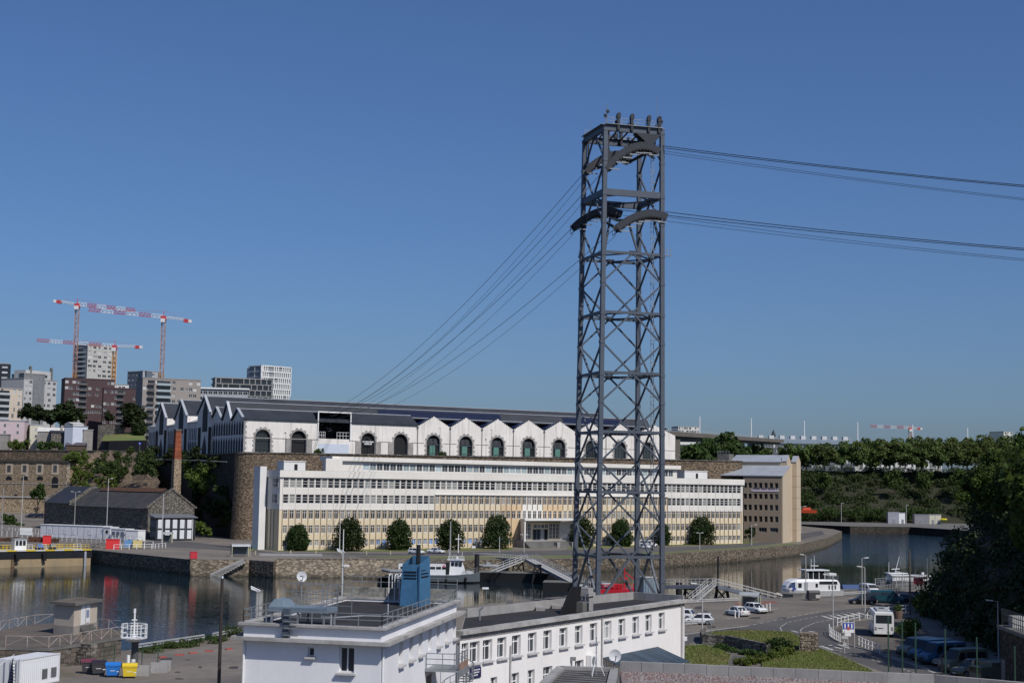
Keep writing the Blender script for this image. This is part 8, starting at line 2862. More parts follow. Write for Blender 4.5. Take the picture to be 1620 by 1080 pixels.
def car(label,px,py,z,head,paintm,L=4.1,H=1.5,W=1.76,kind='hatch',group='parked cars'):
 """head: direction the bonnet points, degrees in plan (0 = +x)"""
 t=thing('parked_car',label,'car',atz(px,py,z),R(head),group)
 h=W/2
 f,b=L/2,-L/2
 zb_=.22
 wl=.9*H/1.5
 bon=.86*H/1.5
 rear={'hatch': (b+.02,b+.5),'saloon': (b+.75,b+1.35),'suv': (b+.02,b+.35)}[kind]
 k=loft([(b,sect(h*.84,zb_+.18,.62,wl-.08,h*.8)),(b+.12,sect(h*.95,zb_,.7,wl,h*.86)),(b+.8,sect(h,zb_,.72,wl+.02,h*.9)),(0,sect(h,zb_,.72,wl,h*.9)),(f-1.25,sect(h,zb_,.72,wl-.02,h*.88)),(f-.35,sect(h*.95,zb_,.62,bon-.12,h*.8)),(f-.05,sect(h*.82,zb_+.1,.5,bon-.3,h*.7)),(f,sect(h*.7,zb_+.2,.46,bon-.36,h*.6))])
 k.build('body',paintm,t,smooth=False)
 # glasshouse
 x0,x1=rear
 x3,x2=f-1.15,f-1.95
 tw,bw=h*.70,h*.88
 g_=MB().add([(x0,-bw,wl-.02),(x3,-bw,wl-.04),(x3,bw,wl-.04),(x0,bw,wl-.02),(x1,-tw,H-.06),(x2,-tw,H-.06),(x2,tw,H-.06),(x1,tw,H-.06)],[(0,1,5,4),(1,2,6,5),(2,3,7,6),(3,0,4,7),(4,5,6,7)])
 g_.build('glazing',G_CAR,t)
 r_=MB().add([(x1-.12,-tw-.03,H-.09),(x2+.12,-tw-.03,H-.09),(x2+.12,tw+.03,H-.09),(x1-.12,tw+.03,H-.09),(x1,-tw+.1,H),(x2-.1,-tw+.1,H),(x2-.1,tw-.1,H),(x1,tw-.1,H)],[(0,1,5,4),(1,2,6,5),(2,3,7,6),(3,0,4,7),(4,5,6,7),(0,3,2,1)])
 r_.build('roof',paintm,t)
 for s in (-1,1):
  for (xa,xb,xc,xd) in ((x3-.04,x3+.05,x2+.06,x2-.04),((x1+x2)/2-.1,(x1+x2)/2+.02,(x1+x2)/2+.02,(x1+x2)/2-.1),(x0,x0+.18,x1+.2,x1-.02)):
   MB().add([(xa,s*(bw+.012),wl-.03),(xb,s*(bw+.012),wl-.03),(xc,s*(tw+.014),H-.06),(xd,s*(tw+.014),H-.06),(xa,s*(bw-.05),wl-.03),(xb,s*(bw-.05),wl-.03),(xc,s*(tw-.05),H-.06),(xd,s*(tw-.05),H-.06)],[(0,1,2,3),(4,7,6,5),(0,4,5,1),(1,5,6,2),(2,6,7,3),(3,7,4,0)]).build('pillar',paintm,t)
  MB().add([(f-.42,s*h*.55,bon-.36),(f-.06,s*h*.5,bon-.42),(f-.28,s*h*.86,bon-.4),(f-.5,s*h*.93,bon-.3),(f-.42,s*h*.55,bon-.2),(f-.1,s*h*.5,bon-.28),(f-.3,s*h*.84,bon-.24),(f-.52,s*h*.93,bon-.18)],[(0,1,2,3),(4,7,6,5),(0,4,5,1),(1,5,6,2),(2,6,7,3),(3,7,4,0)]).build('headlight',LAMP_W,t)
  MB().box(b-.015,b+.2,s*h*.62-.12,s*h*.62+.12,wl-.28,wl-.1).build('tail_light',LAMP_R,t)
  MB().box(x3-.35,x3-.2,s*(h+.02)-.07,s*(h+.02)+.07,wl,wl+.13).build('mirror',paintm,t)
 MB().box(b-.03,b+.02,-.26,.26,.55,.66).build('number_plate',PLATE,t)
 MB().box(f-.05,f+.02,-.26,.26,.36,.47).build('number_plate',PLATE,t)
 MB().box(f-.12,f+.01,-.5,.5,.3,.36).build('grille',BLACKM,t)
 MB().box(b+.15,f-.15,-h*.9,h*.9,.14,zb_+.02).build('underbody',BLACKM,t)
 wheels(t,(f-.82,b+.78),h,.31 if kind != 'suv' else .35)
 return t
def van(label,px,py,z,head,paintm,L=5.3,H=2.3,W=1.95,name='parked_van',windows=True,group='parked vans'):
 t=thing(name,label,'van',atz(px,py,z),R(head),group)
 h=W/2
 f,b=L/2,-L/2
 def vs(hw,z0,z1,tw): return [(-hw*.95,z0),(hw*.95,z0),(hw,z0+.2),(hw,z0+(z1-z0)*.52),(tw,z1),(-tw,z1),(-hw,z0+(z1-z0)*.52),(-hw,z0+.2)]
 k=loft([(b,vs(h*.95,.4,H-.1,h*.84)),(b+.1,vs(h,.32,H,h*.88)),(f-2.0,vs(h,.32,H,h*.88)),(f-1.65,vs(h,.32,H-.05,h*.86)),(f-.95,vs(h*.99,.32,1.28,h*.84)),(f-.2,vs(h*.92,.32,1.02,h*.78)),(f,vs(h*.8,.42,.86,h*.7))])
 k.build('body',paintm,t)
 ws=MB().add([(f-1.6,-h*.76,H-.14),(f-1.6,h*.76,H-.14),(f-.98,h*.8,1.36),(f-.98,-h*.8,1.36),(f-1.56,-h*.76,H-.1),(f-1.56,h*.76,H-.1),(f-.93,h*.8,1.38),(f-.93,-h*.8,1.38)],[(4,5,6,7),(0,3,2,1),(0,1,5,4),(1,2,6,5),(2,3,7,6),(3,0,4,7)])
 ws.build('windscreen',G_CAR,t)
 for s in (-1,1):
  y=s*(h+.005)
  spans=[(f-2.15,f-1.25)]+([(b+.3,b+1.5),(b+1.65,f-2.35)] if windows else [])
  for (xa,xb) in spans:
   MB().add([(xa,s*(h*.985),1.34),(xb,s*(h*.985),1.34),(xb-(.3 if xb>0.6 else 0),s*h*.915,H-.3),(xa,s*h*.915,H-.3),(xa,s*(h*1.012),1.34),(xb,s*(h*1.012),1.34),(xb-(.3 if xb>0.6 else 0),s*h*.945,H-.3),(xa,s*h*.945,H-.3)],[(0,3,2,1),(4,5,6,7),(0,1,5,4),(1,2,6,5),(2,3,7,6),(3,0,4,7)]).build('side_window',G_CAR,t)
  MB().box(f-.5,f-.1,s*h*.62-.17,s*h*.62+.17,.74,.94).build('headlight',LAMP_W,t)
  MB().box(b-.02,b+.08,s*h*.86-.08,s*h*.86+.08,.8,1.4).build('tail_light',LAMP_R,t)
  MB().box(f-1.5,f-1.3,s*(h+.12)-.1,s*(h+.12)+.1,1.3,1.6).build('mirror',BLACKM,t)
 MB().box(f-.12,f+.04,-h*.8,h*.8,.34,.58).build('bumper',mat('bumper_grey',(.05,.05,.055),.7),t)
 MB().box(f-.1,f+.02,-.3,.3,.62,.76).build('grille',BLACKM,t)
 MB().box(b+.15,f-.15,-h*.9,h*.9,.2,.36).build('underbody',BLACKM,t)
 wheels(t,(f-.95,b+1.0),h,.34)
 return t
CW_=paint('car_white',(.72,.73,.74),.25)
CB_=paint('car_black',(.012,.013,.018),.25)
CR_=paint('car_red',(.22,.015,.025),.25)
CN_=paint('car_navy',(.012,.018,.045),.25)
CT_=paint('van_teal',(.015,.075,.10),.3)
CBL=paint('van_blue',(.03,.105,.2),.3)
CGR=paint('van_grey',(.20,.20,.18),.35)
COL_=paint('van_olive',(.13,.14,.105),.4)
car('white hatchback parked beside the end of the white wing',1105,987,LB,168,CW_)
car('white hatchback half hidden behind the end of the white wing',1076,979,LB,158,CW_)
car('white coupe with black roof seen from behind by the shelter',1166,973.5,LB,118,CW_,4.3,1.4,kind='saloon')
car('white hatchback facing the camera beside the vaulted shelter',1196,969,LB,-62,CW_,4.0)
car('black estate car parked before the teal van',1364,955,LB,175,CB_,4.4,1.5,kind='suv')
car('black hatchback right of the teal van',1441,953,LB,-18,CB_,4.2,1.45)
car('dark red hatchback at the right end of the parked cars',1452,949,LB,-22,CR_,4.0,1.45)
van('teal panel van parked beyond the bus',1404,953.5,LB,-14,CT_,5.4,2.1,windows=True,group='vans near the jetty')
van('white van behind the lamp posts near the jetty',1376,941,LB,-75,CW_,4.6,2.0,group='vans near the jetty')
car('white hatchback on the far quay road, the left of two',659,876,RQ,-35,CW_,4.2,group='cars on the far quay')
car('white estate on the far quay road, the right of two',690,875,RQ,-25,CW_,4.4,kind='saloon',group='cars on the far quay')
car('white hatchback on the far quay seen through the pylon legs',1018,867.5,RQ,-25,CW_,4.2,group='cars on the far quay')
van('white van on the far quay seen through the pylon legs',1026,865.5,RQ,-25,CW_,4.8,2.1,group='cars on the far quay')
for (px_,lab) in ((50,'left'),(60.5,'right')):
 p=at(px_,815,530)
 c_=car('dark blue car on the ramp road, the %s of two' % lab,100,900,RQ,170,CN_,4.2,group='cars on the ramp road')
 c_.location=(p.x,p.y,RQ+(p.y-455)/135*5.6+.05)
van('grey people carrier at the far end of the shaded row',1452,1037,LB,207,CGR,4.9,2.05,group='vehicles parked under the cliff')
van('blue van second in the shaded row',1472,1043,LB,207,CBL,5.2,2.25,group='vehicles parked under the cliff')
van('blue van third in the shaded row, nearest blue one',1489,1049,LB,205,CBL,5.4,2.3,group='vehicles parked under the cliff')
car('beige car nose between the blue van and the olive van',1505,1053,LB,205,paint('car_beige',(.35,.27,.2),.3),4.2,group='vehicles parked under the cliff')
van('olive grey van with flat roof in the shaded row',1523,1061.5,LB,205,COL_,5.2,2.35,group='vehicles parked under the cliff')
car('olive off-road car at the near end of the shaded row',1537,1069,LB,203,COL_,4.3,1.7,kind='suv',group='vehicles parked under the cliff')
tk=thing('box_truck','low olive box truck at the lower right corner','truck',atz(1592,1080,LB),R(200))
MB().box(-2.4,2.4,-1.0,1.0,.6,2.0).build('load_box',COL_,tk)
MB().box(-2.45,2.45,-1.05,1.05,2.0,2.12).build('roof',COL_,tk)
MB().box(2.4,3.6,-.95,.95,.5,1.7).build('cab',COL_,tk)
MB().box(3.3,3.63,-.85,.85,1.1,1.62).build('windscreen',G_CAR,tk)
wheels(tk,(2.9,-1.5),1.0,.42,.3)
# bus seen from behind
pb=atz(1398.5,1007.5,LB)
bus=thing('white_bus','white single-deck bus seen from behind in the lay-by','bus',pb,R(81))
sb=2400/pb.y
W_,H_b,L_b=2.5,3.1,9.0
h=W_/2
BW=paint('bus_white',(.72,.72,.71),.3)
def bs(hw,z0,z1,tw): return [(-hw,z0),(hw,z0),(hw,z0+.3),(hw,z1-.5),(tw,z1),(-tw,z1),(-hw,z1-.5),(-hw,z0+.3)]
loft([(0,bs(h*.96,.45,H_b-.08,h*.86)),(.12,bs(h,.35,H_b,h*.9)),(L_b-.6,bs(h,.35,H_b,h*.9)),(L_b,bs(h*.95,.4,H_b-.35,h*.84))]).build('body',BW,bus)
MB().box(-.03,.1,-h*.78,h*.78,1.75,2.75).build('rear_window',G_CAR,bus)
for s in (-1,1):
 MB().box(.8,L_b-1.2,s*(h+.004)-.02,s*(h+.004)+.02,1.6,2.5).build('side_window',G_CAR,bus)
 MB().box(-.025,.05,s*h*.8-.12,s*h*.8+.12,.85,1.3).build('tail_light',mat('lamp_grey',(.3,.28,.28),.3),bus)
 MB().bar((L_b-.1,s*(h+.05),2.6),(L_b+.3,s*(h+.35),2.2),.12).build('mirror',BLACKM,bus)
MB().box(-.04,.04,-h*.95,h*.95,.4,.65).build('bumper',BW,bus)
MB().box(-.045,.02,-.8,-.3,.7,.8).build('number_plate',PLATE,bus)
k=MB()
for i in range(6): k.box(-.03,.0,.1+i*.11,.18+i*.11,1.08,1.17)
k.build('maker_lettering',BLACKM,bus)
MB().box(1.5,L_b-2,-.7,.7,H_b,H_b+.22).build('roof_unit',mat('roof_grey',(.4,.41,.42),.5),bus)
MB().box(3.4,4.2,-.3,.3,H_b+.22,H_b+.3).build('roof_hatch',BLACKM,bus)
wheels(bus,(1.9,L_b-2.2),h,.46,.3)
# ------------------------------------------------------------------ near bank furniture
lamp('grey street lamp in front of the white cars at the wing end',1111,1010,LB,924,((math.pi,.9),),LS,.09,group='near bank street lamps')
lamp('grey street lamp before the white ferry',1275,949,LB,878,((math.pi,.4),),LS,.09,group='near bank street lamps')
lamp('grey street lamp at the edge of the traffic island',1318,997,LB,910,((math.pi,.7),),LS,.09,group='near bank street lamps')
lamp('grey street lamp before the black estate, the left of two close lamps',1364,956,LB,883,((0.1,.6),),LS,.09,group='near bank street lamps')
lamp('grey street lamp behind the bus, the right of two close lamps',1368.6,978,LB,897,((math.pi,.6),),LS,.09,group='near bank street lamps')
lamp('small two-armed lamp on the jetty beyond the teal van',1428,932,LB,905,((math.pi,.7),),LS,.08,group='near bank street lamps')
lamp('tall brown wooden pole right of the bus',1440,972,LB,869,(),mat('pole_brown',(.14,.115,.09),.8,.2),.15,group='near bank street lamps')
lamp('grey street lamp by the concrete garage wall',1580,1052,LB,951,((math.pi,.7),),LS,.09,group='near bank street lamps')
for i,(px_,yt) in enumerate(((1405,976),(1427,981),(1448,986),(1495,996),(1545,1009),(1605,1023))):
 Y=112
 tp_=at(px_,yt,Y)
 t=thing('tall_fence_post','tall thin green fence post rising above the near parapet, %s from the left' % place_w[i],'fence post',(tp_.x,tp_.y,LB),0,'tall green fence posts')
 MB().tube((0,0,0),(0,0,tp_.z-LB),.055,n=6).build('post',GRN,t)
 MB().tube((0,0,tp_.z-LB),(0,0,tp_.z-LB+.08),.07,.02,6).build('cap',GRN,t)
for (px_,py_,lab,hh) in ((1410,1055,'short dark post on the near parapet, left',.9),(1492,1062,'short dark post on the near parapet, right',.7)):
 o=MB().tube((0,0,0),(0,0,hh),.05,n=6).box(-.06,.06,-.06,.06,hh,hh+.06).build('parapet_post',BLACKM,None,loc=atz(px_,py_,ZN)+Vector((0,.15,0)))
 tag(o,lab,'post','posts on the near parapet','thing')
 # white railings
def lowrail(label,pts,step=1.5,h=1.0,n_=2):
 t=thing('white_railing',label,'railing',(0,0,0),0,'white street railings')
 P=[atz(x,y,LB) for (x,y) in pts]
 for i in range(len(P)-1):
  a,b=P[i],P[i+1]
  for z in ((h,h*.5) if n_==2 else (h,)): MB().bar(a+Vector((0,0,z)),b+Vector((0,0,z)),.06).build('rail',PLAIN_WHITE,t)
  m_=max(1,round((b-a).length/step))
  for j in range(m_+(1 if i==len(P)-2 else 0)):
   c=a.lerp(b,j/m_)
   MB().bar(c,c+Vector((0,0,h+.1)),.09).build('post',PLAIN_WHITE,t)
lowrail('white railing curving along the left edge of the bus lay-by',[(1312,1000),(1313,1006),(1320,1011),(1329,1016)])
lowrail('white railing along the far edge of the traffic island',[(1325,990),(1342,985),(1360,981)],2.2)
lowrail('low white railing below the bus beside the road',[(1359,1020),(1374,1027),(1392,1034)],1.6)
lowrail('white railing behind the bus towards the cliff',[(1372,978),(1400,971),(1425,968),(1448,966)],1.3)
for i,(px_,py_) in enumerate(((1163,977),(1169,976),(1174,975),(1180,974.5),(1201,970),(1207,969),(1213,967),(1218,965.5))):
 o=MB().tube((0,0,0),(0,0,1.1),.09,n=8).tube((0,0,1.1),(0,0,1.16),.09,.04,8).build('white_bollard',PLAIN_WHITE,None,loc=atz(px_,py_,LB))
 tag(o,'white bollard by the vaulted shelter, %s from the left' % place_w[i],'bollard','white bollards','thing')
shelter('vaulted grey shelter with yellow posts between the white cars',1187,966,LB,R(-20),3.0)
# signs
sg=thing('emblem_sign','white sign board with blue columns and red emblem at the lay-by','sign',atz(1342,1024,LB),R(5))
for x in (-.05,.75): MB().tube((x,0,0),(x,0,2.9 if x<0 else 3.6),.05,n=6).build('post',LS,sg)
MB().box(-.7,.7,-.09,-.05,1.75,2.95).build('board',PLAIN_WHITE,sg)
MB().box(-.66,.66,-.1,-.091,2.15,2.9).build('blue_field',paint('sign_royal',(.02,.06,.36),.4),sg)
for x in (-.42,-.02,.38): MB().box(x-.06,x+.1,-.11,-.101,2.25,2.8).build('white_column',PLAIN_WHITE,sg)
MB().tube((0,-.115,2.25),(0,-.1,2.25),.2,n=12).build('emblem',paint('emblem_red',(.5,.12,.1),.4),sg)
MB().box(-.4,.3,-.09,-.05,1.35,1.72).build('lower_plate',PLAIN_WHITE,sg)
g2=thing('direction_signs','two small grey direction plates on a post at the crossing','sign',atz(1336,1031,LB),R(0))
MB().tube((0,0,0),(0,0,2.4),.05,n=6).build('post',LS,g2)
MB().box(-.35,.4,-.08,-.05,1.5,1.85).build('arrow_plate',LS,g2)
MB().add([(-.35,-.08,.7),(.35,-.08,.7),(0,-.08,1.25),(-.35,-.05,.7),(.35,-.05,.7),(0,-.05,1.25)],[(0,1,2),(3,5,4),(0,3,4,1),(1,4,5,2),(2,5,3,0)]).build('triangle_plate',LS,g2)
gv=thing('give_way_sign','triangular give-way sign by the white cars','sign',atz(1125,1010,LB))
MB().tube((0,0,0),(0,0,2.2),.04,n=6).build('post',STEEL,gv)
MB().add([(-.4,-.06,2.3),(.4,-.06,2.3),(0,-.06,1.6),(-.4,-.03,2.3),(.4,-.03,2.3),(0,-.03,1.6)],[(0,2,1),(3,4,5),(0,1,4,3),(1,2,5,4),(2,0,3,5)]).build('plate',STEEL,gv)
sw=thing('small_route_sign','tiny white route marker on the road edge by the wing','sign',atz(1084,1019,LB))
MB().tube((0,0,0),(0,0,.9),.03,n=6).build('post',STEEL,sw)
MB().box(-.22,.22,-.05,-.02,.45,.95).build('plate',PLAIN_WHITE,sw)
pl_=thing('round_planter','round brown planter with small bush beside the bus','planter',atz(1421,978,LB))
MB().lathe([(.55,0),(.7,1.1),(.6,1.1)],14).build('tub',mat('tub_brown',(.18,.12,.09),.8),pl_)
inst('bush',leaf_mesh('bush',leaf_cloud(420,[(0,0,1.4),(.2,.1,1.7),(-.25,0,1.5)],[(.5,.5,.45)]*3,.12,shell=.3,seed=600),LEAF_MID),pl_)
db=thing('grey_dumpster','dark grey wheeled dumpster before the white ferry','bin',atz(1286,949,LB),R(15))
MB().extr([(-.6,.2),(.6,.2),(.75,1.35),(-.75,1.35)],-1.0,1.0,'x').build('tub',GREYP,db)
MB().extr([(-.75,1.35),(.75,1.35),(.5,1.65),(-.5,1.7)],-1.02,1.02,'x').build('lid',MATS['lid_black'],db)
MB().box(.2,1.03,-.7,-.62,.4,1.2).build('label_plate',LS,db)
for x in (-.8,.8): MB().tube((x-.05,0,.12),(x+.05,0,.12),.12,n=8).build('wheel',BLACKM,db)
armco('pale guard rail behind the dumpster towards the jetty',(1293,946),(1380,941),LB)
armco('pale guard rail in front of the wing end by the white cars',(1084,990),(1103,989),LB,.6)
armco('low pale guard rail along the water beside the near gangway',(1084,955),(1172,951),LB,.6)
# garage wall at the right
ga,gb=at(1583,1060,140),at(1640,1075,128)
GF=Fac(ga,gb,LB)
gw_=thing('garage_wall','grey concrete wall with a tall roller door at the right edge','wall',GF.p0,GF.rz)
hG=at(1600,1000,136).z-LB
MB().box(0,GF.L,0,6,0,hG).build('wall',ST_DARK,gw_)  # concrete in shade: the shade is put into this dark wall colour
MB().box(-.2,GF.L+.2,-.25,6,hG,hG+.3).build('wall_top',CONC_D,gw_)
for i in range(8): MB().box(.5,1.9,-.06,-.003,.1+i*.42,.48+i*.42).build('door_slat',mat('door_grey',(.13,.14,.16),.6),gw_)
k=MB().rail([(0,.2,hG+.3),(GF.L,.2,hG+.3)],1.5,.03,(1,.66,.33),.7)
k.build('guard_rail',PYLON_D,gw_)  # dark colour stands in for shade on this steel rail
MB().box(1.2,2.6,.5,1.5,hG+.3,hG+1.3).build('roof_cabinet',LS,gw_)
# ------------------------------------------------------------------ gangways, pontoons, piles
def gangway(label,A,B,wd=1.6,name='gangway',railh=1.1,m=None):
 A,B=Vector(A),Vector(B)
 t=thing(name,label,'gangway',A)
 d=B-A
 L=d.length
 u=d.normalized()
 s=Vector((u.y,-u.x,0)).normalized()
 mm=m or mat('gangway_blue',(.16,.18,.23),.5,.15)
 MB().bar((0,0,-.15),d+Vector((0,0,-.15)),wd,.14).build('deck',mm,t)
 n=max(4,int(L/1.3))
 me=[]
 for i in range(int(L/.55)):
  p=u*(.3+i*.55)
  MB().bar(p-s*wd*.45,p+s*wd*.45,.14,.08).build('tread',LS,t)
 for sg_ in (-1,1):
  o=s*sg_*wd/2
  MB().bar(o+Vector((0,0,-.2)),o+d+Vector((0,0,-.2)),.12,.6).build('side_beam',mm,t)
  for z in (railh,railh*.55):
   MB().bar(o+Vector((0,0,z)),o+d+Vector((0,0,z)),.07).build('handrail',LS,t)
  for i in range(n+1):
   p=o+d*(i/n)
   MB().bar(p,p+Vector((0,0,railh)),.07).build('baluster',LS,t)
 return t
def steps(label,A,B,wd=1.4):
 A,B=Vector(A),Vector(B)
 t=thing('jetty_steps',label,'stair',A)
 d=B-A
 u=Vector((d.x,d.y,0)).normalized()
 s=Vector((u.y,-u.x,0))
 n=12
 for i in range(n):
  p=d*((i+.5)/n)
  MB().bar(p-s*wd/2,p+s*wd/2,.28,.06).build('tread',LS,t)
 for sg_ in (-1,1):
  o=s*sg_*wd/2
  MB().bar(o,o+d,.1,.25).build('stringer',LS,t)
  for z in (1.0,.55): MB().bar(o+Vector((0,0,z)),o+d+Vector((0,0,z)),.07).build('handrail',LS,t)
  for i in range(6): MB().bar(o+d*(i/5),o+d*(i/5)+Vector((0,0,1)),.07).build('baluster',LS,t)
 return t
def trestle(label,c,h,w_=1.8,wl=2.4):
 t=thing('steel_trestle',label,'trestle',(c.x,c.y,0))
 for (x,y) in ((-1,-1),(1,-1),(1,1),(-1,1)):
  MB().bar((x*wl*.75,y*w_*.7,-2),(x*wl*.35,y*w_*.4,h),.3).build('leg',BLACKM,t)
 for y in (-1,1):
  MB().bar((-wl*.7,y*w_*.66,.3),(wl*.38,y*w_*.44,h-.4),.16).build('brace',BLACKM,t)
  MB().bar((wl*.7,y*w_*.66,.3),(-wl*.38,y*w_*.44,h-.4),.16).build('brace',BLACKM,t)
 MB().box(-wl*.6,wl*.6,-w_*.7,w_*.7,h-.2,h+.1).build('cap',BLACKM,t)
 return t
def pile(label,px_,ytop,ybot,m=None,r=.5):
 p=atz(px_,ybot,0)
 h=at(px_,ytop,p.y).z
 t=thing('mooring_pile',label,'pile',(p.x,p.y,0),0,'mooring piles')
 MB().tube((0,0,-3),(0,0,h),r,n=12).build('shaft',m or mat('pile_black',(.02,.02,.022),.6,.2),t)
 MB().tube((0,0,h),(0,0,h+.15),r*1.05,r*.6,12).build('cap',BLACKM,t)
def pontoon(label,a,b,wd,h,m=None,name='pontoon'):
 A,B=atz(a[0],a[1],0),atz(b[0],b[1],0)
 t=thing(name,label,'pontoon',A)
 d=B-A
 MB().bar((0,0,h*.35),d+Vector((0,0,h*.35)),wd,h*.9).build('hull',m or BLACKM,t)
 MB().bar((0,0,h*.84),d+Vector((0,0,h*.84)),wd*1.02,.1).build('deck',CONC_D,t)
 return t
 # far gangway group
p_top=at(839,884,330)
p_low=at(925,928,292)
gangway('long sloping steel gangway left of the pylon',p_top,p_low,2.4)
gangway('short level footbridge from the far quay to the long gangway',at(755,880,372),at(836,884.5,332),2.0,'footbridge')
steps('narrow steep steel steps beside the head of the long gangway',at(830,884,331),at(781,903,318))
trestle('black steel trestle under the head of the long gangway',at(820,905,331),at(820,886,331).z)
trestle('black steel trestle under the middle of the long gangway',at(850,912,318),at(850,893,318).z,1.0,1.6)
pontoon('long black pontoon beside the patrol boat',(757,917),(905,921),7,2.2)
pontoon('black pontoon under the foot of the long gangway',(860,932),(960,934),6,1.9)
pile('tall black mooring pile at the bow of the patrol boat',754,877,918)
pile('short black mooring pile left of the second pylon leg',940,924,942,r=.6)
pile('black mooring pile behind the near gangway platform',1074,921,946,r=.6)
pile('thin dark pile against the far quay right of the pylon',1136,880,905,r=.25)
# near gangway group
q_top=at(1132,925,258)
gangway('steel gangway sloping down to the ferry pontoon right of the pylon',q_top,at(1232,950,262),1.9)
gangway('level footbridge behind the pylon foot on the right',at(1052,926,262),at(1130,925,258),1.9,'footbridge')
steps('steel steps going down beside the near footbridge',at(1126,925,257),at(1096,951,250))
trestle('black steel trestle under the near gangway',at(1142,950,261),at(1142,928,261).z,1.6,2.2)
trestle('black steel trestle under the near footbridge',at(1092,950,262),at(1092,930,262).z,1.6,2.2)
pontoon('long grey pontoon behind the ferry',(1240,946),(1500,925),4,1.0,CONC_D)
# jetty with a dense railing behind the parked cars
jr=thing('jetty_railing','dense dark railing along the jetty behind the parked cars','railing',(0,0,0))
A,B=atz(1385,938,LB),atz(1470,930,LB)
for z in (1.1,1.9,2.6,.4): MB().bar(A+Vector((0,0,z)),B+Vector((0,0,z)),.09).build('rail',STEEL,jr)
for i in range(22):
 c=A.lerp(B,i/21)
 MB().bar(c,c+Vector((0,0,2.7)),.1).build('post',LS if i % 4==0 else STEEL,jr)
rs2=road_sign('red and white notice board on the jetty railing',1453,941,LB,3.1,.9,1.2,paint('notice_red',(.45,.1,.1),.5),'notice_board')
# ------------------------------------------------------------------ boats
def hull_mb(L,B,D,bow=.28,flare=1.15,sheer=.35,draft=.6):
 """bow towards +x; waterline at z=0"""
 st=[]
 n=12
 for i in range(n+1):
  s=i/n
  x=-L/2+L*s
  k=1.0 if s<1-bow else math.sqrt(max(0,1-((s-(1-bow))/bow) ** 2))
  k=max(k,.02)
  top=D+sheer*max(0,(s-.5)*2) ** 2
  st.append((x,[(-B/2*k*.75,-draft),(B/2*k*.75,-draft),(B/2*k*.95,.05),(B/2*k*flare/1.08,top),(-B/2*k*flare/1.08,top),(-B/2*k*.95,.05)]))
 return loft(st)
def boat_at(px_,py_,head,label,name='moored_boat',cat='boat'):
 return thing(name,label,cat,atz(px_,py_,0),R(head))
NG=paint('navy_grey',(.30,.32,.35),.5)
WB=paint('boat_white',(.72,.73,.74),.4)
# patrol boat
b_=boat_at(690,920.5,4,'grey and white patrol boat moored beside the far quay')
hull_mb(18,4.6,1.5,.3,sheer=.6).build('hull',paint('hull_grey',(.10,.115,.13),.5),b_)
hull_mb(18.05,4.66,.28,.3,sheer=0).build('boot_top',BLACKM,b_)
MB().box(-8.6,6.4,-1.95,1.95,1.5,1.62).build('deck',NG,b_)
MB().box(-7.8,2.6,-1.5,1.5,1.62,3.7).build('cabin',WB,b_)
for i in range(8): MB().box(-7.4+i*1.22,-6.4+i*1.22,-1.55,-1.502,2.75,3.25).build('cabin_window',G_CAR,b_)
k=MB().add([(2.6,-1.4,1.62),(6.2,-1.2,1.62),(6.2,1.2,1.62),(2.6,1.4,1.62),(2.8,-1.2,4.6),(5.2,-1.05,4.6),(5.2,1.05,4.6),(2.8,1.2,4.6)],[(0,1,5,4),(1,2,6,5),(2,3,7,6),(3,0,4,7),(4,5,6,7)])
k.build('wheelhouse',WB,b_)
for x in (3.0,3.8,4.6): MB().box(x,x+.6,-1.38,-1.1,3.5,4.2).build('wheelhouse_window',G_CAR,b_)
MB().box(2.2,5.8,-1.5,1.5,4.6,4.72).build('wheelhouse_roof',WB,b_)
MB().rail([(-7.6,-1.4,3.7),(2.4,-1.4,3.7)],.8,.03,(1,.5),1.2).build('cabin_rail',STEEL,b_)
MB().rail([(5.5,-1.7,1.7),(8.4,-.6,2.2),(8.4,.6,2.2)],.9,.03,(1,.5),1.0).build('bow_rail',STEEL,b_)
k=MB().tube((3.6,0,4.7),(3.6,0,7.2),.07,n=6).bar((3.6,-.9,6.1),(3.6,.9,6.1),.08).bar((3.0,0,5.6),(4.3,0,5.6),.4,.15).tube((4.8,.4,4.7),(4.8,.4,6.4),.05,n=6)
k.build('mast',STEEL,b_)
MB().rail([(2.4,-1.4,4.72),(5.6,-1.4,4.72)],.7,.04,(1,.5),.8).build('flybridge_rail',WB,b_)
MB().tube((4.2,-.6,4.72),(4.2,-.6,5.3),.3,n=10).build('radar_dome',WB,b_)
MB().tube((2.7,.3,4.7),(2.5,.3,6.8),.05,n=6).tube((5.2,-.4,4.7),(5.3,-.4,6.3),.05,n=6).build('aerials',WB,b_)
MB().box(6.2,7.6,-.9,.9,1.7,2.4).build('deck_locker',WB,b_)
MB().box(1.9,2.6,-1.56,-1.5,1.7,4.2).build('dark_panel',BLACKM,b_)
MB().box(1.3,1.75,-1.57,-1.505,3.2,3.6).build('flag_patch',paint('flag_pink',(.6,.12,.2),.5),b_)
for x in (-6,-2,2,6): MB().tube((x,-2.3,1.2),(x,-2.35,.2),.22,n=8).build('fender',BLACKM,b_)
# small rib with tyre fenders behind the blue flue
b_=boat_at(637,922,180,'dark workboat with stacked tyres at its stern, left of the patrol boat')
hull_mb(8,3,1.0,.3).build('hull',BLACKM,b_)
for i in range(5): MB().tube((3.0+i*.35,-1.2,.9-i*.12),(3.0+i*.35,1.2,.9-i*.12),.75,n=14).build('tyre',BLACKM,b_)
MB().box(-2.5,1.5,-1,1,1.0,1.9).build('cabin',NG,b_)
k=MB()
k.path([(-4,-1.2,2.4),(2.5,-1.2,2.4),(4.2,0,2.7),(2.5,1.2,2.4),(-4,1.2,2.4)],.32,8)
k.build('inflatable_tube',paint('rib_grey',(.22,.23,.24),.6),b_)
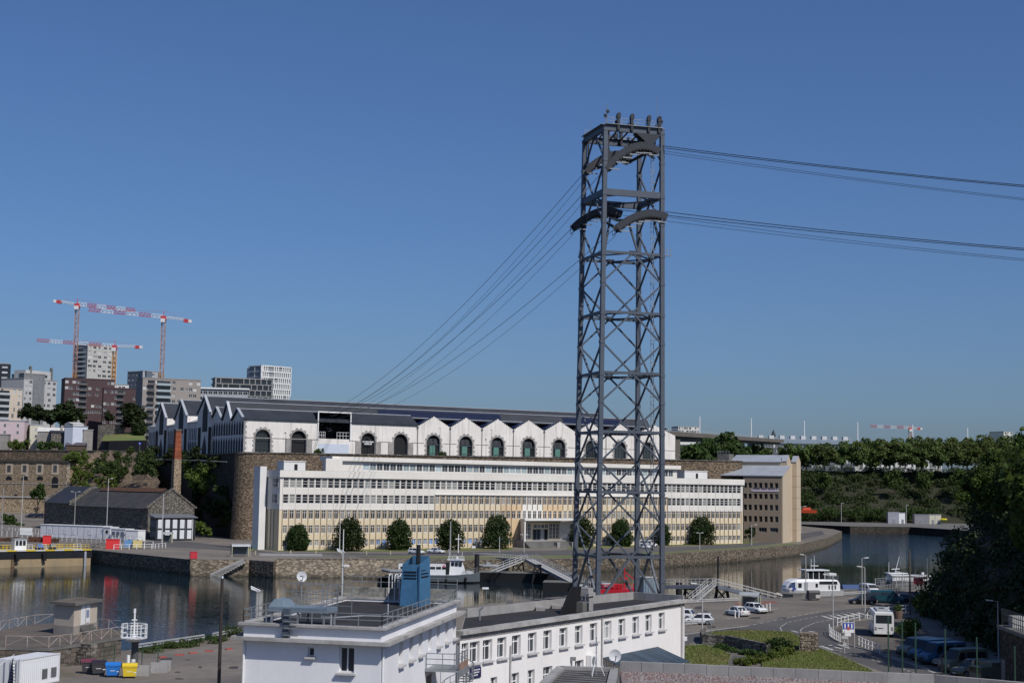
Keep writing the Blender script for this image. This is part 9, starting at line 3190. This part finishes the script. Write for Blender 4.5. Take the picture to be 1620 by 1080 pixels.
# second rib at the pontoon
b_=boat_at(771,912,200,'grey inflatable tender on the black pontoon')
b_.location.z=1.9
k=MB()
k.path([(-2.4,-.8,.5),(1.4,-.8,.5),(2.6,0,.9),(1.4,.8,.5),(-2.4,.8,.5)],.32,8)
k.build('inflatable_tube',paint('rib_grey',(.22,.23,.24)),b_)
MB().box(-2,1.2,-.6,.6,.3,.45).build('floor',NG,b_)
MB().box(-.5,.4,-.3,.3,.45,1.3).build('console',NG,b_)
# white ferry
b_=boat_at(1281,943,196,'white passenger ferry with high wheelhouse at the pontoon','ferry_boat','ferry')
b_.scale=(.8,.8,.8)
hull_mb(15,5.4,1.5,.3,sheer=.5).build('hull',mat('ferry_hull',(.5,.51,.52),.4,.08),b_)
st=[]
for (x,hw,zt) in ((-6.8,2.2,3.4),(-6.2,2.35,4.0),(1.0,2.4,4.2),(4.4,2.3,4.1),(5.8,1.9,3.6),(6.6,1.3,2.7),(6.9,.9,1.9)):
 st.append((x,[(-hw,1.45),(hw,1.45),(hw,zt-.6),(hw*.8,zt),(-hw*.8,zt),(-hw,zt-.6)]))
loft(st).build('superstructure',WB,b_)
MB().add([(4.9,-2.22,2.3),(6.3,-1.62,2.3),(5.75,-1.75,3.35),(4.9,-2.15,3.55),(4.9,-2.3,2.3),(6.36,-1.7,2.3),(5.8,-1.83,3.35),(4.9,-2.25,3.55)],[(0,3,2,1),(4,5,6,7),(0,1,5,4),(1,2,6,5),(2,3,7,6),(3,0,4,7)]).build('bow_window',G_CAR,b_)
MB().add([(4.9,2.22,2.3),(6.3,1.62,2.3),(5.75,1.75,3.35),(4.9,2.15,3.55),(4.9,2.32,2.3),(6.38,1.72,2.3),(5.82,1.85,3.35),(4.9,2.27,3.55)],[(0,1,2,3),(4,7,6,5),(0,4,5,1),(1,5,6,2),(2,6,7,3),(3,7,4,0)]).build('bow_window',mat('bow_blue_glass',(.06,.09,.2),.2),b_)
for sgn in (-1,1):
 for (xa,xb,za,zb_) in ((3.3,4.1,2.3,3.3),(-.9,-.3,2.3,3.2),(1.7,2.6,1.6,3.5)):
  MB().box(xa,xb,sgn*2.38-.05,sgn*2.38+.05,za,zb_).build('side_window',G_CAR if xb-xa<.85 else NG,b_)
 MB().box(-6.0,-1.3,sgn*2.36-.06,sgn*2.36+.06,3.0,3.7).build('window_band',G_CAR,b_)
 for x in (-5.6,-4.8,-4.0): MB().box(x,x+.3,sgn*2.36-.07,sgn*2.36+.07,1.8,2.8).build('slit_window',BLACKM,b_)
MB().add([(-3.2,-1.7,4.2),(1.4,-1.6,4.2),(1.4,1.6,4.2),(-3.2,1.7,4.2),(-3.0,-1.6,6.1),(1.0,-1.5,6.1),(1.0,1.5,6.1),(-3.0,1.6,6.1)],[(0,1,5,4),(1,2,6,5),(2,3,7,6),(3,0,4,7),(4,5,6,7)]).build('wheelhouse',G_CAR,b_)
MB().box(-4.2,2.0,-2.0,2.0,6.1,6.35).build('wheelhouse_roof',WB,b_)
for (x,y) in ((-3.1,-1.68),(-3.1,1.68),(-1.6,-1.66),(-1.6,1.66),(-.1,-1.64),(-.1,1.64),(1.2,-1.58),(1.2,1.58)):
 MB().bar((x,y,4.2),(x,y*.96,6.1),.14).build('window_post',WB,b_)
MB().rail([(-6.4,-2.0,4.1),(-3.4,-2.0,4.1),(-3.4,2.0,4.1),(-6.4,2.0,4.1)],1.0,.03,(1,.66,.33),1).build('deck_rail',STEEL,b_)
MB().box(-6.3,-4.4,-1.4,1.4,4.9,5.5).build('life_raft',WB,b_)
k=MB().tube((-1.2,0,6.3),(-1.2,0,9.6),.1,.05,8).bar((-2.2,0,7.2),(-.2,0,7.2),.5,.14).bar((-1.2,-.9,8.2),(-1.2,.9,8.2),.08).tube((-.4,0,6.3),(-.4,0,8.8),.06,n=6)
k.build('mast',WB,b_)
MB().tube((5.2,2.42,1.9),(5.2,2.36,1.9),.45,n=16).build('round_emblem',paint('emblem_blue',(.03,.06,.3),.4),b_)
k=MB()
k.path([(6.2,3.3,.5),(9.4,3.3,.5),(10.6,4.0,.9),(9.4,4.7,.5),(6.2,4.7,.5)],.4,8)
k.build('boarding_tube',mat('rib_pale',(.5,.46,.4),.6,.1),b_)
# white motor yacht and white barge on the right
b_=boat_at(1419,926,10,'small white launch with slanting mast behind the jetty')
hull_mb(9,3,1.1,.35).build('hull',mat('launch_grey',(.14,.15,.16),.5),b_)
MB().add([(-2.2,-1.2,1.1),(2.4,-1.1,1.1),(2.4,1.1,1.1),(-2.2,1.2,1.1),(-1.8,-1.0,2.6),(1.2,-.9,2.6),(1.2,.9,2.6),(-1.8,1.0,2.6)],[(0,1,5,4),(1,2,6,5),(2,3,7,6),(3,0,4,7),(4,5,6,7)]).build('cabin',WB,b_)
MB().box(-2.4,2.0,-1.15,1.15,2.6,2.75).build('flybridge',WB,b_)
for x in (-1.6,-.6,.4): MB().box(x,x+.7,-1.16,-1.02,1.8,2.3).build('window',G_CAR,b_)
MB().tube((-.4,0,2.7),(.6,0,6.2),.09,.05,6).bar((-1.2,0,3.5),(.6,0,3.6),.3,.15).tube((-1.8,0,2.7),(-1.8,0,5.0),.05,n=6).build('mast',WB,b_)
b_=boat_at(1441,927,4,'white flat-topped boat right of the small launch')
hull_mb(10,3.4,1.2,.3).build('hull',mat('launch_grey',(.14,.15,.16)),b_)
MB().box(-4.4,3.4,-1.4,1.4,1.2,2.2).build('cabin',WB,b_)
MB().box(-4.6,3.8,-1.6,1.6,2.2,2.4).build('roof',WB,b_)
MB().tube((2.6,0,2.4),(2.6,0,3.0),.3,n=10).build('vent',WB,b_)
MB().tube((3.6,0,2.2),(3.6,0,6.0),.05,n=6).build('aerial',STEEL,b_)
b_=boat_at(1352,938,6,'small boat under a blue cover behind the parked cars')
hull_mb(6,2.2,.8,.35).build('hull',mat('launch_grey',(.14,.15,.16)),b_)
MB().extr([(-1.1,.8),(1.1,.8),(.3,1.7),(-.3,1.7)],-2.6,2.2,'x').build('cover',paint('cover_blue',(.04,.08,.2),.8),b_)
# red workboat by the pylon foot
b_=boat_at(980,944,8,'bright red workboat seen through the pylon legs')
REDB=paint('boat_red',(.5,.015,.03),.45)
hull_mb(9,3.4,1.5,.3).build('hull',REDB,b_)
MB().box(-2.4,.2,-1.2,1.2,1.5,2.4).build('deck_house',REDB,b_)
for i in range(4): MB().tube((-2.9+i*.45,-1.3,2.2),(-2.9+i*.45,1.2,2.2),.3,n=10).build('white_buoy',WB,b_)
MB().rail([(-4.2,-1.5,1.5),(3.2,-1.5,1.6)],.9,.05,(1,.5),.9).build('rail',REDB,b_)
MB().tube((.9,0,1.5),(.9,0,5.4),.16,.1,8).bar((.9,0,4.6),(2.6,0,3.4),.18).bar((.2,0,3.4),(1.6,0,3.4),.3,.3).build('crane_post',REDB,b_)
t=thing('jetty_cabin','blue-grey box cabin beside the red workboat','cabin',at(1025,945,268),R(15))
t.location.z=LB
MB().box(-1.2,1.2,-1.1,1.1,0,2.7).build('body',paint('jetty_blue',(.2,.27,.33),.5),t)
MB().box(-1.3,1.3,-1.2,1.2,2.7,2.85).build('roof',LS,t)
for x in (-.9,-.3,.3): MB().box(x,x+.04,-1.13,-1.102,.1,2.6).build('panel_joint',PYLON,t)
